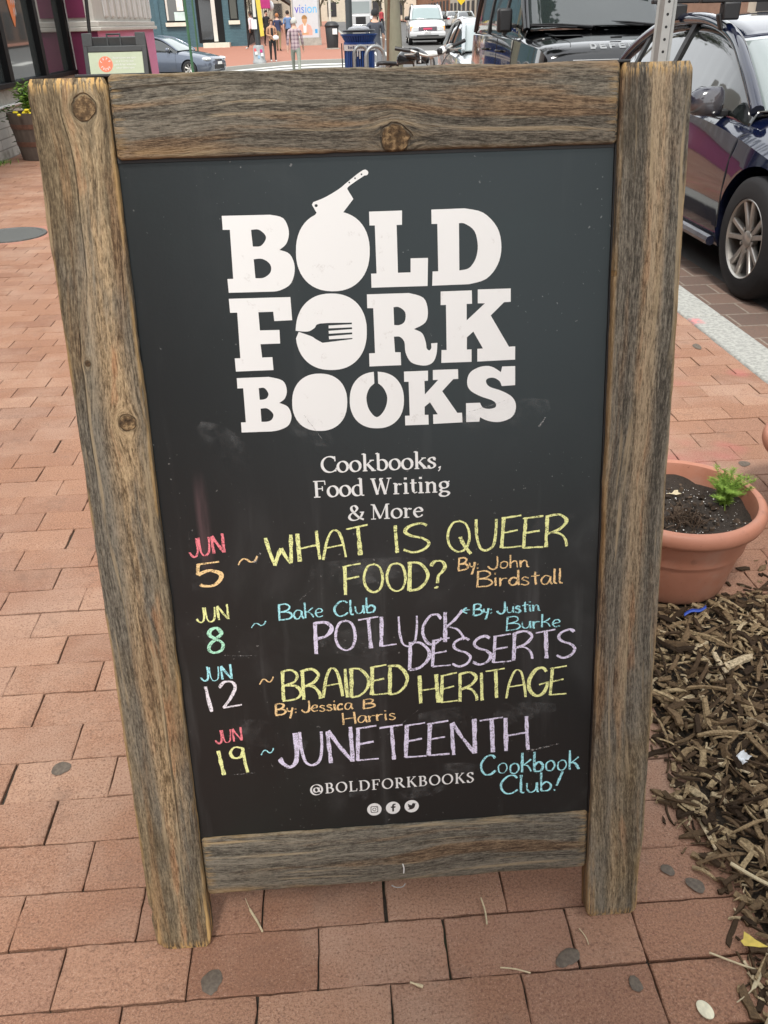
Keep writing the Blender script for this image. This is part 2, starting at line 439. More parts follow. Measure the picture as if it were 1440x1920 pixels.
# gum stains pressed on the pavers
def m_gum():
    def fn(b):
        p = b.pos(); n = b.noise(p, 150, 4)
        return dict(base=b.mix(n.rng(.3, .7), (.088, .068, .052), (.135, .108, .082)), rough=.75, bump=(n, .001))
    return mat('old_gum', fn=fn)
def gum(x, y, rx, ry, rot, label, m=None, seed=0):
    q = random.Random(seed); pts = []
    for i in range(22):
        a = 2*math.pi*i/22; k = 1+.10*math.sin(2*a+seed)+.06*math.sin(3*a+2*seed)+q.gauss(0, .035)
        u, v = rx*math.cos(a)*k, ry*math.sin(a)*k; pts.append((u*math.cos(rot)-v*math.sin(rot), u*math.sin(rot)+v*math.cos(rot)))
    g = MB(); n = 22
    g.add([(a, b_, -.0006) for a, b_ in pts]+[(a*.9, b_*.9, .0002) for a, b_ in pts], [(i, (i+1) % n, n+(i+1) % n, n+i) for i in range(n)]+[tuple(range(n, 2*n))])
    o = g.build('gum_stain', m or m_gum(), loc=(x, y, .0022)); return tag(o, label, 'gum stain', 'flattened gum stains on the brick pavers')
for i, (x, y, rx, ry, ro, lb) in enumerate([
    (-.2425, .759, .0165, .019, .2, 'dark round gum stain just in front of the sign left post foot'),
    (-.592, 1.219, .017, .0185, .1, 'grey round gum stain on the bricks left of the wooden sign'),
    (.314, .751, .021, .014, .5, 'dark angular gum stain beside the joint near the right post foot'),
    (.526, .890, .010, .0125, .3, 'smaller of two grey gum stains between right post and mulch'),
    (.562, .858, .013, .0155, .6, 'larger of two grey gum stains between right post and mulch'),
    (.406, .702, .0105, .012, .2, 'pale grey gum stain in the bottom right bricks near the wide joint'),
    (1.608, 3.455, .018, .035, 0, 'faint gum stain on the bricks beside the granite kerb'),
    (1.319, 2.343, .018, .02, 0, 'faint gum stain behind the terracotta pot')]):
    gum(x, y, rx, ry, ro, lb, seed=i)
# ---------------------------------------------------------------- the sandwich board
def wood(name, hw, L, knots=(), tone=0., seed=0., gold=1., tan=None, gain=1.):
    def fn(b):
        v = b.obj(); x, y, z = b.sep(v)
        n1 = b.noise(b.comb(x*9+seed, y*9, z*1.3), 1, 3)-.5
        n0 = b.noise(b.comb(x*2+seed, 3., z*2.2), 1, 2)-.5
        rc = x+n1*.030+n0*.05
        kin = None; kcr = None; kha = None
        for kx, kz, kr in knots:
            dx, dz = x-kx, (z-kz)*.92
            d = (dx*dx+dz*dz).sqrt()
            wob = b.noise(v, 60, 2)-.5
            d = d+wob*kr*.55
            gk = (d/kr*-.62).exp()
            rc = rc+dx/(d+kr*.5)*kr*2.2*gk*-1.
            i_ = d.rng(kr*1.02, kr*.86); c_ = (d-kr).abs().rng(kr*.11, kr*.01); h_ = d.rng(kr*3.2, kr*.9)
            kin = i_ if kin is None else kin.max(i_); kcr = c_ if kcr is None else kcr.max(c_); kha = h_ if kha is None else kha.max(h_)
        ring = b.noise(b.comb(rc*62+seed, y*22, z*.9), 1, 3, .6)
        fine = b.noise(b.comb(rc*330+seed, y*300, z*34), 1, 5, .7)
        grit = b.noise(b.comb(x*1., y*1., z*.45), 420, 4, .75)
        fib = b.noise(b.comb(rc*620, y*600, z*95+seed), 1, 3, .7)
        f = ring*.27+fine*.40+fib*.27+grit*.20-.01
        col = b.ramp(f, [(.43, (.024, .018, .012)), (.50, (.072, .054, .033)), (.56, (.128, .099, .060)), (.62, (.20, .158, .097)), (.71, (.40, .32, .20))])
        pat = b.noise(b.comb(x*7+seed, y*7, z*2.1), 1, 4, .6)
        gray = b.mix(f.rng(.46, .66), (.040, .037, .031), (.19, .176, .144))
        col = b.mix(pat.rng(.40-tone, .60-tone)*.85, col, gray)
        br = b.noise(b.comb(rc*34+seed*3, y*30, z*2.6), 1, 3)
        col = b.mix(br.rng(.52, .64)*(1-pat.rng(.52, .66))*.62, col, b.mix(f.rng(.48, .64), (.075, .042, .022), (.27, .17, .088)))
        if tan:
            tx, tw, tk = tan
            tf = (x-tx).abs().rng(tw, tw*.25)*b.noise(b.comb(rc*24+seed, y*9, z*2.4), 1, 4, .65).rng(.40, .58)
            col = b.mix(tf*tk, col, b.mix(f.rng(.46, .66), (.085, .055, .028), (.44, .325, .19)))
            rf = (x-tx).abs().rng(tw*.8, tw*.1)*b.noise(b.comb(rc*46-seed, y*9, z*7.), 1, 3, .6).rng(.55, .66)
            col = b.mix(rf*tk*.9, col, b.mix(f.rng(.46, .62), (.13, .062, .030), (.34, .19, .10)))
        lt = b.noise(b.comb(rc*80-seed, y*70, z*3.4), 1, 4)
        col = b.mix(lt.rng(.58, .68)*.65, col, (.32, .255, .16))
        dk = b.noise(b.comb(x*10-seed, y*9, z*3.2), 1, 4)
        col = b.mix(dk.rng(.58, .74)*.55, col, (.035, .028, .018))
        crk = b.noise(b.comb(rc*120+seed*2, y*60, z*1.1), 1, 2)
        cr = crk.rng(.70, .74)
        col = b.mix(cr*.55, col, (.012, .009, .006))
        if kin is not None:
            kn = b.noise(v, 130, 4, .6)
            col = b.mix(kha*.25*fine.rng(.4, .6), col, (.30, .22, .12))
            col = b.mix(kin, col, b.ramp(kn, [(.3, (.022, .015, .010)), (.5, (.10, .065, .035)), (.68, (.33, .23, .12))]))
            col = b.mix(kcr*.55*b.noise(v, 90, 3).rng(.35, .55), col, (.010, .007, .005))
        en = b.noise(b.comb(x*60, y*60, z*7+seed), 1, 3)
        e = x.abs().rng(hw-.006, hw-.0008)*en.rng(.42, .58)
        foot = z.rng(-L/2+.17, -L/2+.02)*x.abs().rng(hw-.016, hw-.004)*b.noise(b.comb(x*120, y*90, z*9+seed), 1, 3).rng(.44, .56)
        ends = z.abs().rng(L/2-.020, L/2-.003)*b.noise(b.comb(x*260, y*200, z*16), 1, 2).rng(.46, .56)
        col = b.mix((e*.45).max(ends*.9).max(foot*.85)*gold, col, (.52, .335, .135))
        if gain != 1.: col = b.mix(1., col, (gain, gain, gain), 'MULTIPLY')
        h = f*1.3-cr*.5
        if kcr is not None: h = h-kcr*.5
        return dict(base=col, rough=.86, bump=(h, .0035))
    return mat(name, fn=fn, spec=.2)
def plank(L, wd, t, seed, worn=None):
    """a weathered board along local z, edges rounded and nibbled; worn(z) -> (left, right) loss of width"""
    mb = MB(); rings = []; n = 150
    for i in range(n+1):
        z = -L/2+L*i/n; ring = []; b = .0028
        lo, hi = -wd/2, wd/2
        e1 = mn.noise(Vector((seed, z*14, 0)))*.0016+mn.noise(Vector((seed, z*60, 3)))*.0007
        e2 = mn.noise(Vector((seed+9, z*14, 0)))*.0016+mn.noise(Vector((seed+9, z*60, 3)))*.0007
        if worn: a, c = worn(z); lo += a; hi -= c
        lo += e1; hi += e2
        endc = max(0, .004-min(z+L/2, L/2-z))*.7
        for (x, y) in ((lo+b, 0), (hi-b, 0), (hi-b*.3, b*.3), (hi, b), (hi, t-b), (hi-b, t), (lo+b, t), (lo, t-b), (lo, b), (lo+b*.3, b*.3)):
            sx = -1 if x > 0 else 1
            ring.append((x+sx*endc, y+endc*(1 if y < t/2 else -1)+(mn.noise(Vector((x*40, z*9, seed)))*.0008 if y < t/2 else 0), z))
        rings.append(ring)
    # front face split so that it can be uneven
    mb.loft(rings); return mb
SW, SL, WL, WR = .787, 1.260, .090, .087
board = thing('sandwich_board', 'tall weathered timber A-frame sign with black chalkboard listing June events, filling the foreground', 'sandwich board')
board.location = (.0552, .8142, .0015)
LEAN = .233
board.rotation_euler = (-LEAN, 0, -.0008)
def wornL(z):
    u = z+SL/2
    a = sm(.10, .0, u)*.004+sm(.022, 0, u)**1.5*.014+(.004*math.exp(-((u-.078)/.008)**2)); c = sm(.02, 0, u)**2*.004
    return a, c
def wornR(z):
    u = z+SL/2
    return sm(.012, 0, u)*.003, sm(.16, .07, u)*.004+sm(.02, 0, u)**1.5*.005
W_L = wood('wood_left', WL/2, SL, ((-.3317+SW/2-WL/2, 1.2278-SL/2, .0135), (-.3284+SW/2-WL/2, .8548-SL/2, .0105), (-.3687+SW/2-WL/2, .9331-SL/2, .004)), -.02, 1.7, 1, (.014, .034, .9), 1.2)
W_R = wood('wood_right', WR/2, SL, ((.3071-SW/2+WR/2, 1.0172-SL/2, .0035),), .05, 8.3, .6, (.004, .022, .5), 1.25)
RT = .092; RB = .105
W_T = wood('wood_top', RT/2, .606, ((-(1.1843-1.217), .0306, .017),), .20, 4.4, .3, None, 1.05)
W_B = wood('wood_bottom', RB/2, .606, (), .22, 6.1, .35, None, 1.15)
plank(SL, WL, .036, 1, wornL).build('post', W_L, board, loc=(-SW/2+WL/2, 0, SL/2), smooth=50)
plank(SL, WR, .036, 5, wornR).build('post', W_R, board, loc=(SW/2-WR/2, 0, SL/2), smooth=50)
ri = SW-WL-WR-.004
uc = (-SW/2+WL+SW/2-WR)/2
plank(ri, RT, .030, 11).build('rail', W_T, board, loc=(uc, .003, 1.217), rot=(0, rad(90), 0), smooth=50)
plank(ri, RB, .028, 15).build('rail', W_B, board, loc=(uc, .0085, .1475), rot=(0, rad(90), 0), smooth=50)
def m_board():
    def fn(b):
        v = b.obj(); x, y, z = b.sep(v)
        n = b.noise(v, 240, 3); sm_ = b.noise(b.comb(x*5, 0., z*4), 1, 5, .62, .6); st = b.noise(b.comb(x*26, 0., z*2.2), 1, 4, .6)
        sc = b.noise(b.comb(x*40+z*26, 1., z*3.-x*3.), 1, 3, .6)
        low = z.rng(.20, -.12)
        dust = (sm_.rng(.50, .78)*.55+st.rng(.56, .74)*.45)*low.max(.25)
        c = b.mix(dust*.60, (.0095, .0106, .0112), (.095, .097, .098))
        fl = b.noise(b.comb(x*1., 2., z*1.), 150, 2).rng(.68, .73)*b.noise(v, 9, 4).rng(.46, .60)
        c = b.mix(fl*.42, c, (.33, .33, .32))
        pk = ((x+.247).abs().rng(.012, .002))*((z-.02).abs().rng(.085, .02))*st.rng(.35, .6)
        c = b.mix(pk*.22, c, (.40, .22, .24))
        c = b.mix(b.noise(v, 3.3, 3).rng(.52, .72)*.3, c, (.013, .022, .020))
        return dict(base=c, rough=sm_*.10+.26, bump=(n, .00007))
    return mat('chalkboard_black', fn=fn, spec=.5, tint=(.82, .96, .98))
PZ = .0125
pan = MB().bx(-.3035, .3040, PZ, PZ+.006, .190, 1.178).build('chalkboard', m_board(), board, smooth=30)
pan.location = (0, 0, 0)
# move the panel's origin to its middle so that the smudges sit where they should
for v_ in pan.data.vertices: v_.co.z -= .684
pan.location = (0, 0, .684)
# dark strips painting in the shadow of the gap around the panel
bk = speck('black_panel_and_shade', (.012, .012, .012), .5)
MB().bx(-.3085, -.3040, .0105, .030, .196, 1.171).build('shade_strip', bk, board)
MB().bx(.3045, .3090, .0105, .030, .196, 1.171).build('shade_strip', bk, board)
MB().bx(-.3030, .3035, .0103, .0122, 1.1675, 1.1735).build('shade_strip', bk, board)
# iron strap hinges lying over the top
HI = speck('hinge_iron', (.022, .024, .026), .55)
for a, c in ((-.3393, -.2580), (.2375, .3180)):
    h = MB(); h.bx(a, c, .006, .046, SL+.001, SL+.0042); h.cyl((a, .048, SL+.004), (c, .048, SL+.004), .0045, 10)
    h.build('hinge', HI, board, bevel=.0008)
# bit of wire at the foot of the chalkboard frame
GALV0 = speck('wire_steel', (.28, .28, .27), .5, .1)
WHT = speck('white_paint', (.72, .72, .70), .5, .1)
MB().tube(spline([(-.011, -.002, .0965), (-.004, -.005, .0945), (.006, -.006, .0955), (.011, -.002, .0975)], 5), .0007, 6).build('wire_hook', GALV0, board)
MB().tube(spline([(.0085, .0078, .127), (.010, .0068, .120), (.0095, .0074, .110)], 5), .0010, 6).build('paint_drip', WHT, board)
# the rear leaf of the A-frame
rear = 2*math.sin(LEAN)*SL
def rearm(o):
    M = Matrix.Translation((0, .047, SL-.002)) @ Matrix.Rotation(2*LEAN, 4, 'X') @ Matrix.Translation((0, 0, -SL+.002))
    o.matrix_local = M @ o.matrix_local; return o
rearm(plank(SL-.012, WL, .036, 21).build('post', W_L, board, loc=(-SW/2+WL/2, 0, SL/2+.006), smooth=50))
rearm(plank(SL-.012, WR, .036, 25).build('post', W_R, board, loc=(SW/2-WR/2, 0, SL/2+.006), smooth=50))
rearm(plank(ri, RT, .030, 31).build('rail', W_T, board, loc=(uc, .003, 1.217), rot=(0, rad(90), 0), smooth=50))
rearm(plank(ri, RB, .028, 35).build('rail', W_B, board, loc=(uc, .003, .1475), rot=(0, rad(90), 0), smooth=50))
pr = MB().bx(-.3035, .3040, PZ, PZ+.006, .190, 1.178).build('chalkboard', bk, board); rearm(pr)

# ---- lettering (all measures on the board in tenths of a millimetre)
def on(u, v, d=0.): return Vector((u*1e-4, PZ-.00025-d, v*1e-4-.684))
def m_vinyl():
    def fn(b):
        v = b.obj(); n = b.noise(v, 55, 4, .6); n2 = b.noise(v, 420, 2)
        c = b.mix(n.rng(.62, .70)*n2.rng(.4, .6)*.5, (.74, .76, .75), (.56, .56, .54))
        return dict(base=c, rough=.5)
    return mat('white_vinyl', fn=fn)
VIN = m_vinyl()
LOGO=[[[(-1852,11043),(-1260,11036),(-1229,11030),(-1183,11022),(-1136,11009),(-1099,10989),(-1075,10958),(-1058,10919),(-1046,10877),(-1041,10838),(-1042,10800),(-1050,10761),(-1063,10725),(-1079,10694),(-1101,10668),(-1128,10647),(-1155,10630),(-1173,10618),(-1149,10610),(-1113,10599),(-1076,10583),(-1047,10560),(-1026,10527),(-1010,10486),(-1000,10442),(-997,10397),(-1002,10349),(-1015,10298),(-1033,10250),(-1057,10210),(-1088,10180),(-1126,10158),(-1166,10141),(-1204,10128),(-1240,10120),(-1277,10117),(-1309,10117),(-1331,10117),(-1849,10124),(-1851,10292),(-1778,10292),(-1767,10877),(-1854,10880)],[(-1507,10867),(-1489,10869),(-1464,10871),(-1436,10872),(-1411,10866),(-1388,10854),(-1366,10835),(-1346,10814),(-1334,10795),(-1329,10779),(-1330,10762),(-1336,10746),(-1345,10730),(-1356,10714),(-1371,10697),(-1388,10682),(-1407,10671),(-1431,10667),(-1458,10667),(-1484,10669),(-1501,10670)],[(-1503,10518),(-1482,10519),(-1453,10522),(-1421,10522),(-1392,10517),(-1366,10505),(-1340,10489),(-1318,10469),(-1303,10449),(-1295,10427),(-1292,10402),(-1296,10377),(-1304,10355),(-1320,10335),(-1342,10317),(-1368,10302),(-1393,10291),(-1421,10286),(-1452,10286),(-1480,10288),(-1500,10289)]],[[(-352,11034),(-297,11016),(-246,10991),(-200,10961),(-160,10925),(-125,10883),(-96,10836),(-72,10784),(-56,10728),(-45,10666),(-42,10598),(-46,10515),(-56,10447),(-72,10386),(-95,10330),(-123,10279),(-158,10234),(-198,10194),(-243,10160),(-293,10132),(-348,10111),(-407,10097),(-471,10090),(-550,10091),(-620,10099),(-681,10113),(-736,10134),(-786,10161),(-831,10195),(-870,10234),(-903,10278),(-930,10328),(-950,10382),(-964,10441),(-971,10504),(-970,10576),(-963,10657),(-950,10721),(-931,10779),(-906,10833),(-876,10880),(-840,10923),(-799,10960),(-753,10991),(-703,11016),(-683,11039),(-735,11134),(-716,11165),(-692,11172),(-657,11183),(-617,11196),(-576,11212),(-535,11230),(-490,11252),(-446,11275),(-407,11296),(-375,11316),(-347,11335),(-321,11355),(-294,11374),(-265,11395),(-235,11416),(-207,11436),(-180,11455),(-154,11472),(-128,11488),(-106,11501),(-90,11510),(-84,11512),(-76,11515),(-66,11517),(-57,11517),(-47,11513),(-37,11508),(-28,11500),(-23,11493),(-21,11484),(-23,11474),(-27,11465),(-32,11458),(-41,11453),(-52,11451),(-63,11450),(-71,11449),(-92,11437),(-121,11421),(-154,11403),(-183,11386),(-209,11370),(-235,11354),(-257,11340),(-274,11328),(-283,11318),(-287,11311),(-288,11306),(-289,11302),(-220,11184)],[(-664,11122),(-668,11112),(-677,11106),(-687,11105),(-697,11109),(-702,11118),(-701,11129),(-695,11137),(-684,11140),(-674,11138),(-666,11131)],[(-250,11375),(-253,11369),(-260,11366),(-268,11368),(-271,11375),(-269,11382),(-263,11386),(-255,11384)],[(-176,11422),(-179,11415),(-187,11412),(-194,11414),(-198,11421),(-196,11428),(-189,11432),(-181,11430)],[(-95,11465),(-98,11458),(-105,11455),(-113,11457),(-117,11464),(-115,11471),(-108,11475),(-100,11474)]],[[(-31,11030),(380,11029),(374,10861),(307,10861),(305,10285),(467,10284),(472,10455),(693,10452),(680,10108),(-39,10115),(-37,10287),(33,10287),(34,10865),(-33,10867)]],[[(748,11027),(1164,11028),(1209,11020),(1272,11009),(1342,10993),(1403,10967),(1454,10931),(1503,10886),(1546,10836),(1581,10784),(1605,10729),(1621,10671),(1630,10612),(1633,10554),(1631,10499),(1623,10443),(1609,10390),(1588,10339),(1560,10290),(1525,10243),(1484,10201),(1439,10167),(1382,10143),(1317,10127),(1256,10117),(1214,10109),(740,10109),(749,10284),(821,10284),(820,10856),(747,10858)],[(1093,10854),(1105,10855),(1123,10856),(1145,10854),(1168,10846),(1197,10831),(1231,10811),(1263,10785),(1289,10754),(1307,10716),(1319,10671),(1327,10624),(1331,10579),(1330,10537),(1324,10494),(1315,10454),(1302,10418),(1285,10385),(1264,10354),(1241,10327),(1215,10307),(1184,10295),(1148,10289),(1115,10286),(1092,10284)]],[[(-1856,10050),(-1078,10041),(-1075,9753),(-1303,9751),(-1308,9868),(-1497,9870),(-1496,9642),(-1246,9637),(-1250,9465),(-1502,9467),(-1495,9296),(-1363,9296),(-1361,9129),(-1848,9131),(-1848,9301),(-1776,9300),(-1765,9876),(-1855,9877)]],[[(-1041,9521),(-1037,9469),(-1028,9420),(-1015,9374),(-998,9331),(-977,9291),(-951,9254),(-922,9220),(-890,9190),(-853,9164),(-814,9142),(-771,9124),(-724,9110),(-673,9101),(-615,9095),(-552,9095),(-500,9099),(-452,9108),(-406,9121),(-364,9139),(-324,9162),(-288,9188),(-254,9219),(-224,9253),(-198,9291),(-175,9332),(-157,9377),(-142,9425),(-131,9476),(-125,9533),(-122,9602),(-123,9658),(-130,9710),(-140,9758),(-155,9802),(-174,9844),(-196,9883),(-222,9918),(-252,9950),(-286,9978),(-322,10003),(-362,10023),(-405,10040),(-451,10052),(-501,10060),(-562,10064),(-619,10064),(-669,10059),(-716,10050),(-760,10036),(-801,10018),(-839,9996),(-875,9970),(-907,9941),(-937,9907),(-963,9870),(-985,9829),(-1004,9786),(-1019,9738),(-1030,9687),(-1038,9630),(-1039,9617),(-1010,9613),(-968,9607),(-923,9602),(-885,9602),(-858,9607),(-837,9617),(-817,9628),(-797,9640),(-784,9654),(-777,9671),(-759,9686),(-716,9696),(-628,9698),(-508,9696),(-391,9692),(-310,9690),(-311,9670),(-612,9666),(-614,9630),(-313,9631),(-311,9608),(-616,9599),(-615,9562),(-313,9566),(-314,9543),(-617,9531),(-616,9491),(-313,9495),(-314,9481),(-702,9450),(-718,9459),(-740,9471),(-764,9486),(-786,9499),(-799,9509),(-809,9518),(-822,9528),(-846,9541),(-890,9559),(-946,9581),(-1001,9602)]],[[(-102,10035),(437,10030),(474,10020),(526,10007),(581,9988),(622,9964),(647,9932),(663,9892),(672,9850),(676,9809),(677,9769),(673,9727),(663,9689),(644,9655),(611,9628),(566,9605),(521,9587),(491,9574),(512,9565),(541,9552),(573,9536),(597,9516),(613,9490),(625,9459),(634,9427),(641,9400),(645,9376),(647,9355),(648,9337),(651,9322),(658,9309),(667,9300),(677,9294),(686,9292),(693,9295),(701,9303),(708,9313),(713,9325),(714,9339),(713,9356),(712,9371),(711,9382),(793,9385),(791,9357),(789,9317),(785,9273),(778,9236),(768,9204),(756,9174),(740,9148),(720,9128),(696,9113),(668,9103),(636,9098),(602,9098),(563,9104),(519,9114),(476,9129),(442,9149),(417,9177),(398,9211),(383,9247),(372,9282),(367,9316),(366,9351),(366,9384),(362,9412),(351,9435),(338,9455),(322,9471),(306,9483),(286,9489),(263,9490),(242,9489),(227,9489),(235,9288),(308,9285),(309,9117),(-107,9119),(-105,9289),(-27,9288),(-27,9860),(-104,9863)],[(234,9860),(246,9862),(264,9865),(284,9865),(303,9860),(324,9849),(347,9834),(368,9814),(382,9793),(388,9766),(388,9735),(383,9705),(375,9681),(364,9664),(347,9651),(329,9642),(310,9636),(291,9632),(269,9633),(249,9635),(235,9636)]],[[(848,10033),(1251,10031),(1253,9863),(1183,9864),(1182,9656),(1421,9862),(1328,9866),(1329,10039),(1757,10035),(1758,9868),(1671,9866),(1497,9705),(1739,9294),(1822,9294),(1823,9122),(1319,9119),(1320,9284),(1394,9286),(1268,9510),(1183,9439),(1181,9281),(1243,9281),(1242,9119),(841,9123),(847,9290),(914,9287),(914,9863),(845,9863)]],[[(-1845,9045),(-1429,9043),(-1394,9034),(-1344,9022),(-1292,9006),(-1253,8985),(-1231,8959),(-1217,8926),(-1210,8892),(-1207,8861),(-1209,8831),(-1217,8801),(-1228,8774),(-1241,8750),(-1259,8731),(-1282,8716),(-1304,8704),(-1319,8695),(-1298,8687),(-1268,8675),(-1236,8659),(-1211,8640),(-1194,8614),(-1181,8583),(-1173,8551),(-1170,8519),(-1173,8486),(-1182,8453),(-1195,8422),(-1214,8395),(-1239,8374),(-1271,8358),(-1305,8345),(-1336,8335),(-1368,8328),(-1401,8323),(-1430,8321),(-1450,8319),(-1844,8324),(-1841,8459),(-1777,8459),(-1773,8910),(-1848,8911)],[(-1571,8901),(-1557,8903),(-1537,8905),(-1516,8906),(-1498,8900),(-1483,8887),(-1469,8868),(-1458,8847),(-1451,8828),(-1451,8812),(-1456,8796),(-1464,8782),(-1473,8770),(-1484,8762),(-1497,8756),(-1511,8752),(-1525,8749),(-1538,8748),(-1551,8748),(-1563,8748),(-1571,8748)],[(-1569,8630),(-1553,8632),(-1530,8634),(-1504,8635),(-1482,8629),(-1460,8615),(-1438,8594),(-1420,8572),(-1408,8551),(-1407,8532),(-1412,8513),(-1421,8495),(-1431,8481),(-1443,8470),(-1457,8463),(-1472,8457),(-1489,8454),(-1510,8452),(-1534,8452),(-1556,8454),(-1572,8455)]],[[(-422,8661),(-428,8600),(-438,8549),(-454,8502),(-474,8459),(-499,8421),(-529,8387),(-563,8358),(-601,8334),(-642,8315),(-687,8302),(-736,8294),(-790,8293),(-853,8297),(-904,8307),(-949,8321),(-990,8341),(-1027,8366),(-1060,8396),(-1088,8430),(-1111,8469),(-1129,8511),(-1141,8556),(-1149,8606),(-1150,8660),(-1146,8726),(-1137,8780),(-1124,8828),(-1105,8872),(-1082,8912),(-1055,8947),(-1024,8978),(-988,9004),(-949,9025),(-907,9041),(-862,9051),(-812,9056),(-751,9055),(-697,9049),(-650,9038),(-607,9021),(-568,9000),(-533,8974),(-502,8943),(-476,8908),(-455,8868),(-439,8825),(-427,8778),(-422,8727)]],[[(13,9043),(64,9036),(109,9024),(151,9007),(189,8985),(223,8958),(253,8927),(278,8891),(299,8852),(315,8809),(326,8762),(332,8711),(333,8649),(328,8591),(318,8541),(304,8495),(284,8454),(260,8416),(231,8383),(198,8355),(161,8331),(121,8313),(77,8300),(29,8292),(-25,8291),(-87,8295),(-137,8304),(-182,8319),(-223,8338),(-260,8363),(-293,8392),(-321,8425),(-345,8463),(-363,8504),(-377,8549),(-386,8597),(-389,8650),(-386,8715),(-379,8769),(-367,8816),(-350,8860),(-329,8899),(-303,8934),(-273,8965),(-239,8991),(-202,9012),(-161,9028),(-117,9039),(-68,9045),(-54,9047),(-52,8895),(-65,8884),(-84,8870),(-105,8852),(-122,8830),(-137,8805),(-150,8775),(-160,8743),(-166,8708),(-165,8670),(-160,8628),(-151,8586),(-137,8549),(-117,8514),(-92,8480),(-65,8453),(-37,8442),(-9,8451),(20,8474),(48,8506),(70,8539),(87,8575),(101,8615),(109,8657),(112,8695),(108,8730),(97,8763),(84,8794),(69,8821),(52,8845),(31,8865),(12,8881),(-2,8892),(-2,9047)]],[[(344,9031),(662,9029),(659,8897),(612,8896),(614,8716),(796,8902),(725,8903),(727,9034),(1061,9031),(1063,8902),(997,8902),(846,8749),(1046,8447),(1109,8447),(1114,8316),(719,8314),(718,8441),(781,8441),(680,8608),(607,8552),(605,8441),(655,8441),(656,8308),(340,8312),(341,8442),(404,8442),(402,8894),(343,8897)]],[[(1824,9037),(1826,8784),(1647,8780),(1642,8792),(1636,8810),(1628,8830),(1617,8847),(1600,8861),(1581,8875),(1559,8887),(1539,8895),(1518,8898),(1495,8898),(1474,8895),(1458,8889),(1447,8882),(1438,8872),(1434,8860),(1434,8846),(1438,8831),(1446,8814),(1460,8796),(1482,8779),(1517,8762),(1562,8746),(1610,8730),(1653,8711),(1691,8692),(1728,8671),(1762,8649),(1789,8624),(1810,8597),(1827,8566),(1837,8534),(1841,8502),(1839,8465),(1830,8426),(1814,8389),(1791,8359),(1758,8336),(1715,8317),(1669,8305),(1625,8297),(1582,8296),(1538,8301),(1495,8310),(1458,8320),(1425,8333),(1395,8349),(1370,8364),(1352,8374),(1343,8314),(1165,8317),(1164,8573),(1353,8570),(1358,8558),(1366,8539),(1376,8520),(1389,8505),(1407,8495),(1428,8488),(1451,8483),(1473,8480),(1496,8481),(1520,8484),(1542,8489),(1558,8497),(1567,8508),(1571,8522),(1571,8537),(1566,8551),(1559,8563),(1548,8574),(1532,8586),(1509,8599),(1477,8612),(1436,8627),(1393,8642),(1353,8660),(1316,8679),(1279,8700),(1245,8723),(1219,8747),(1201,8771),(1189,8797),(1183,8824),(1181,8852),(1183,8883),(1190,8917),(1202,8949),(1221,8977),(1247,9000),(1281,9020),(1318,9036),(1354,9047),(1391,9054),(1429,9056),(1467,9054),(1503,9046),(1540,9029),(1578,9005),(1611,8981),(1634,8964),(1651,9039)]]]
lg = MB()
for gl in LOGO: lg.poly(gl, lambda x, y: on(x, y))
lg.build('logo', VIN, pan, smooth=0)
def ribbon(mb, pts, wf, d, base=None):
    """flat stroke; wf(dx, dy, t) gives its full width"""
    P = [Vector(p) for p in pts]; n = len(P); L = []; R = []
    for i in range(n):
        t = (P[min(i+1, n-1)]-P[max(i-1, 0)])
        if t.length < 1e-6: t = Vector((1, 0))
        t.normalize(); nn = Vector((-t.y, t.x)); w_ = wf(t.x, t.y, i/(n-1) if n > 1 else 0)/2
        L.append(P[i]+nn*w_); R.append(P[i]-nn*w_)
    mb.add([on(p.x, p.y, d) for p in L]+[on(p.x, p.y, d) for p in R], [(i, i+1, n+i+1, n+i) for i in range(n-1)])
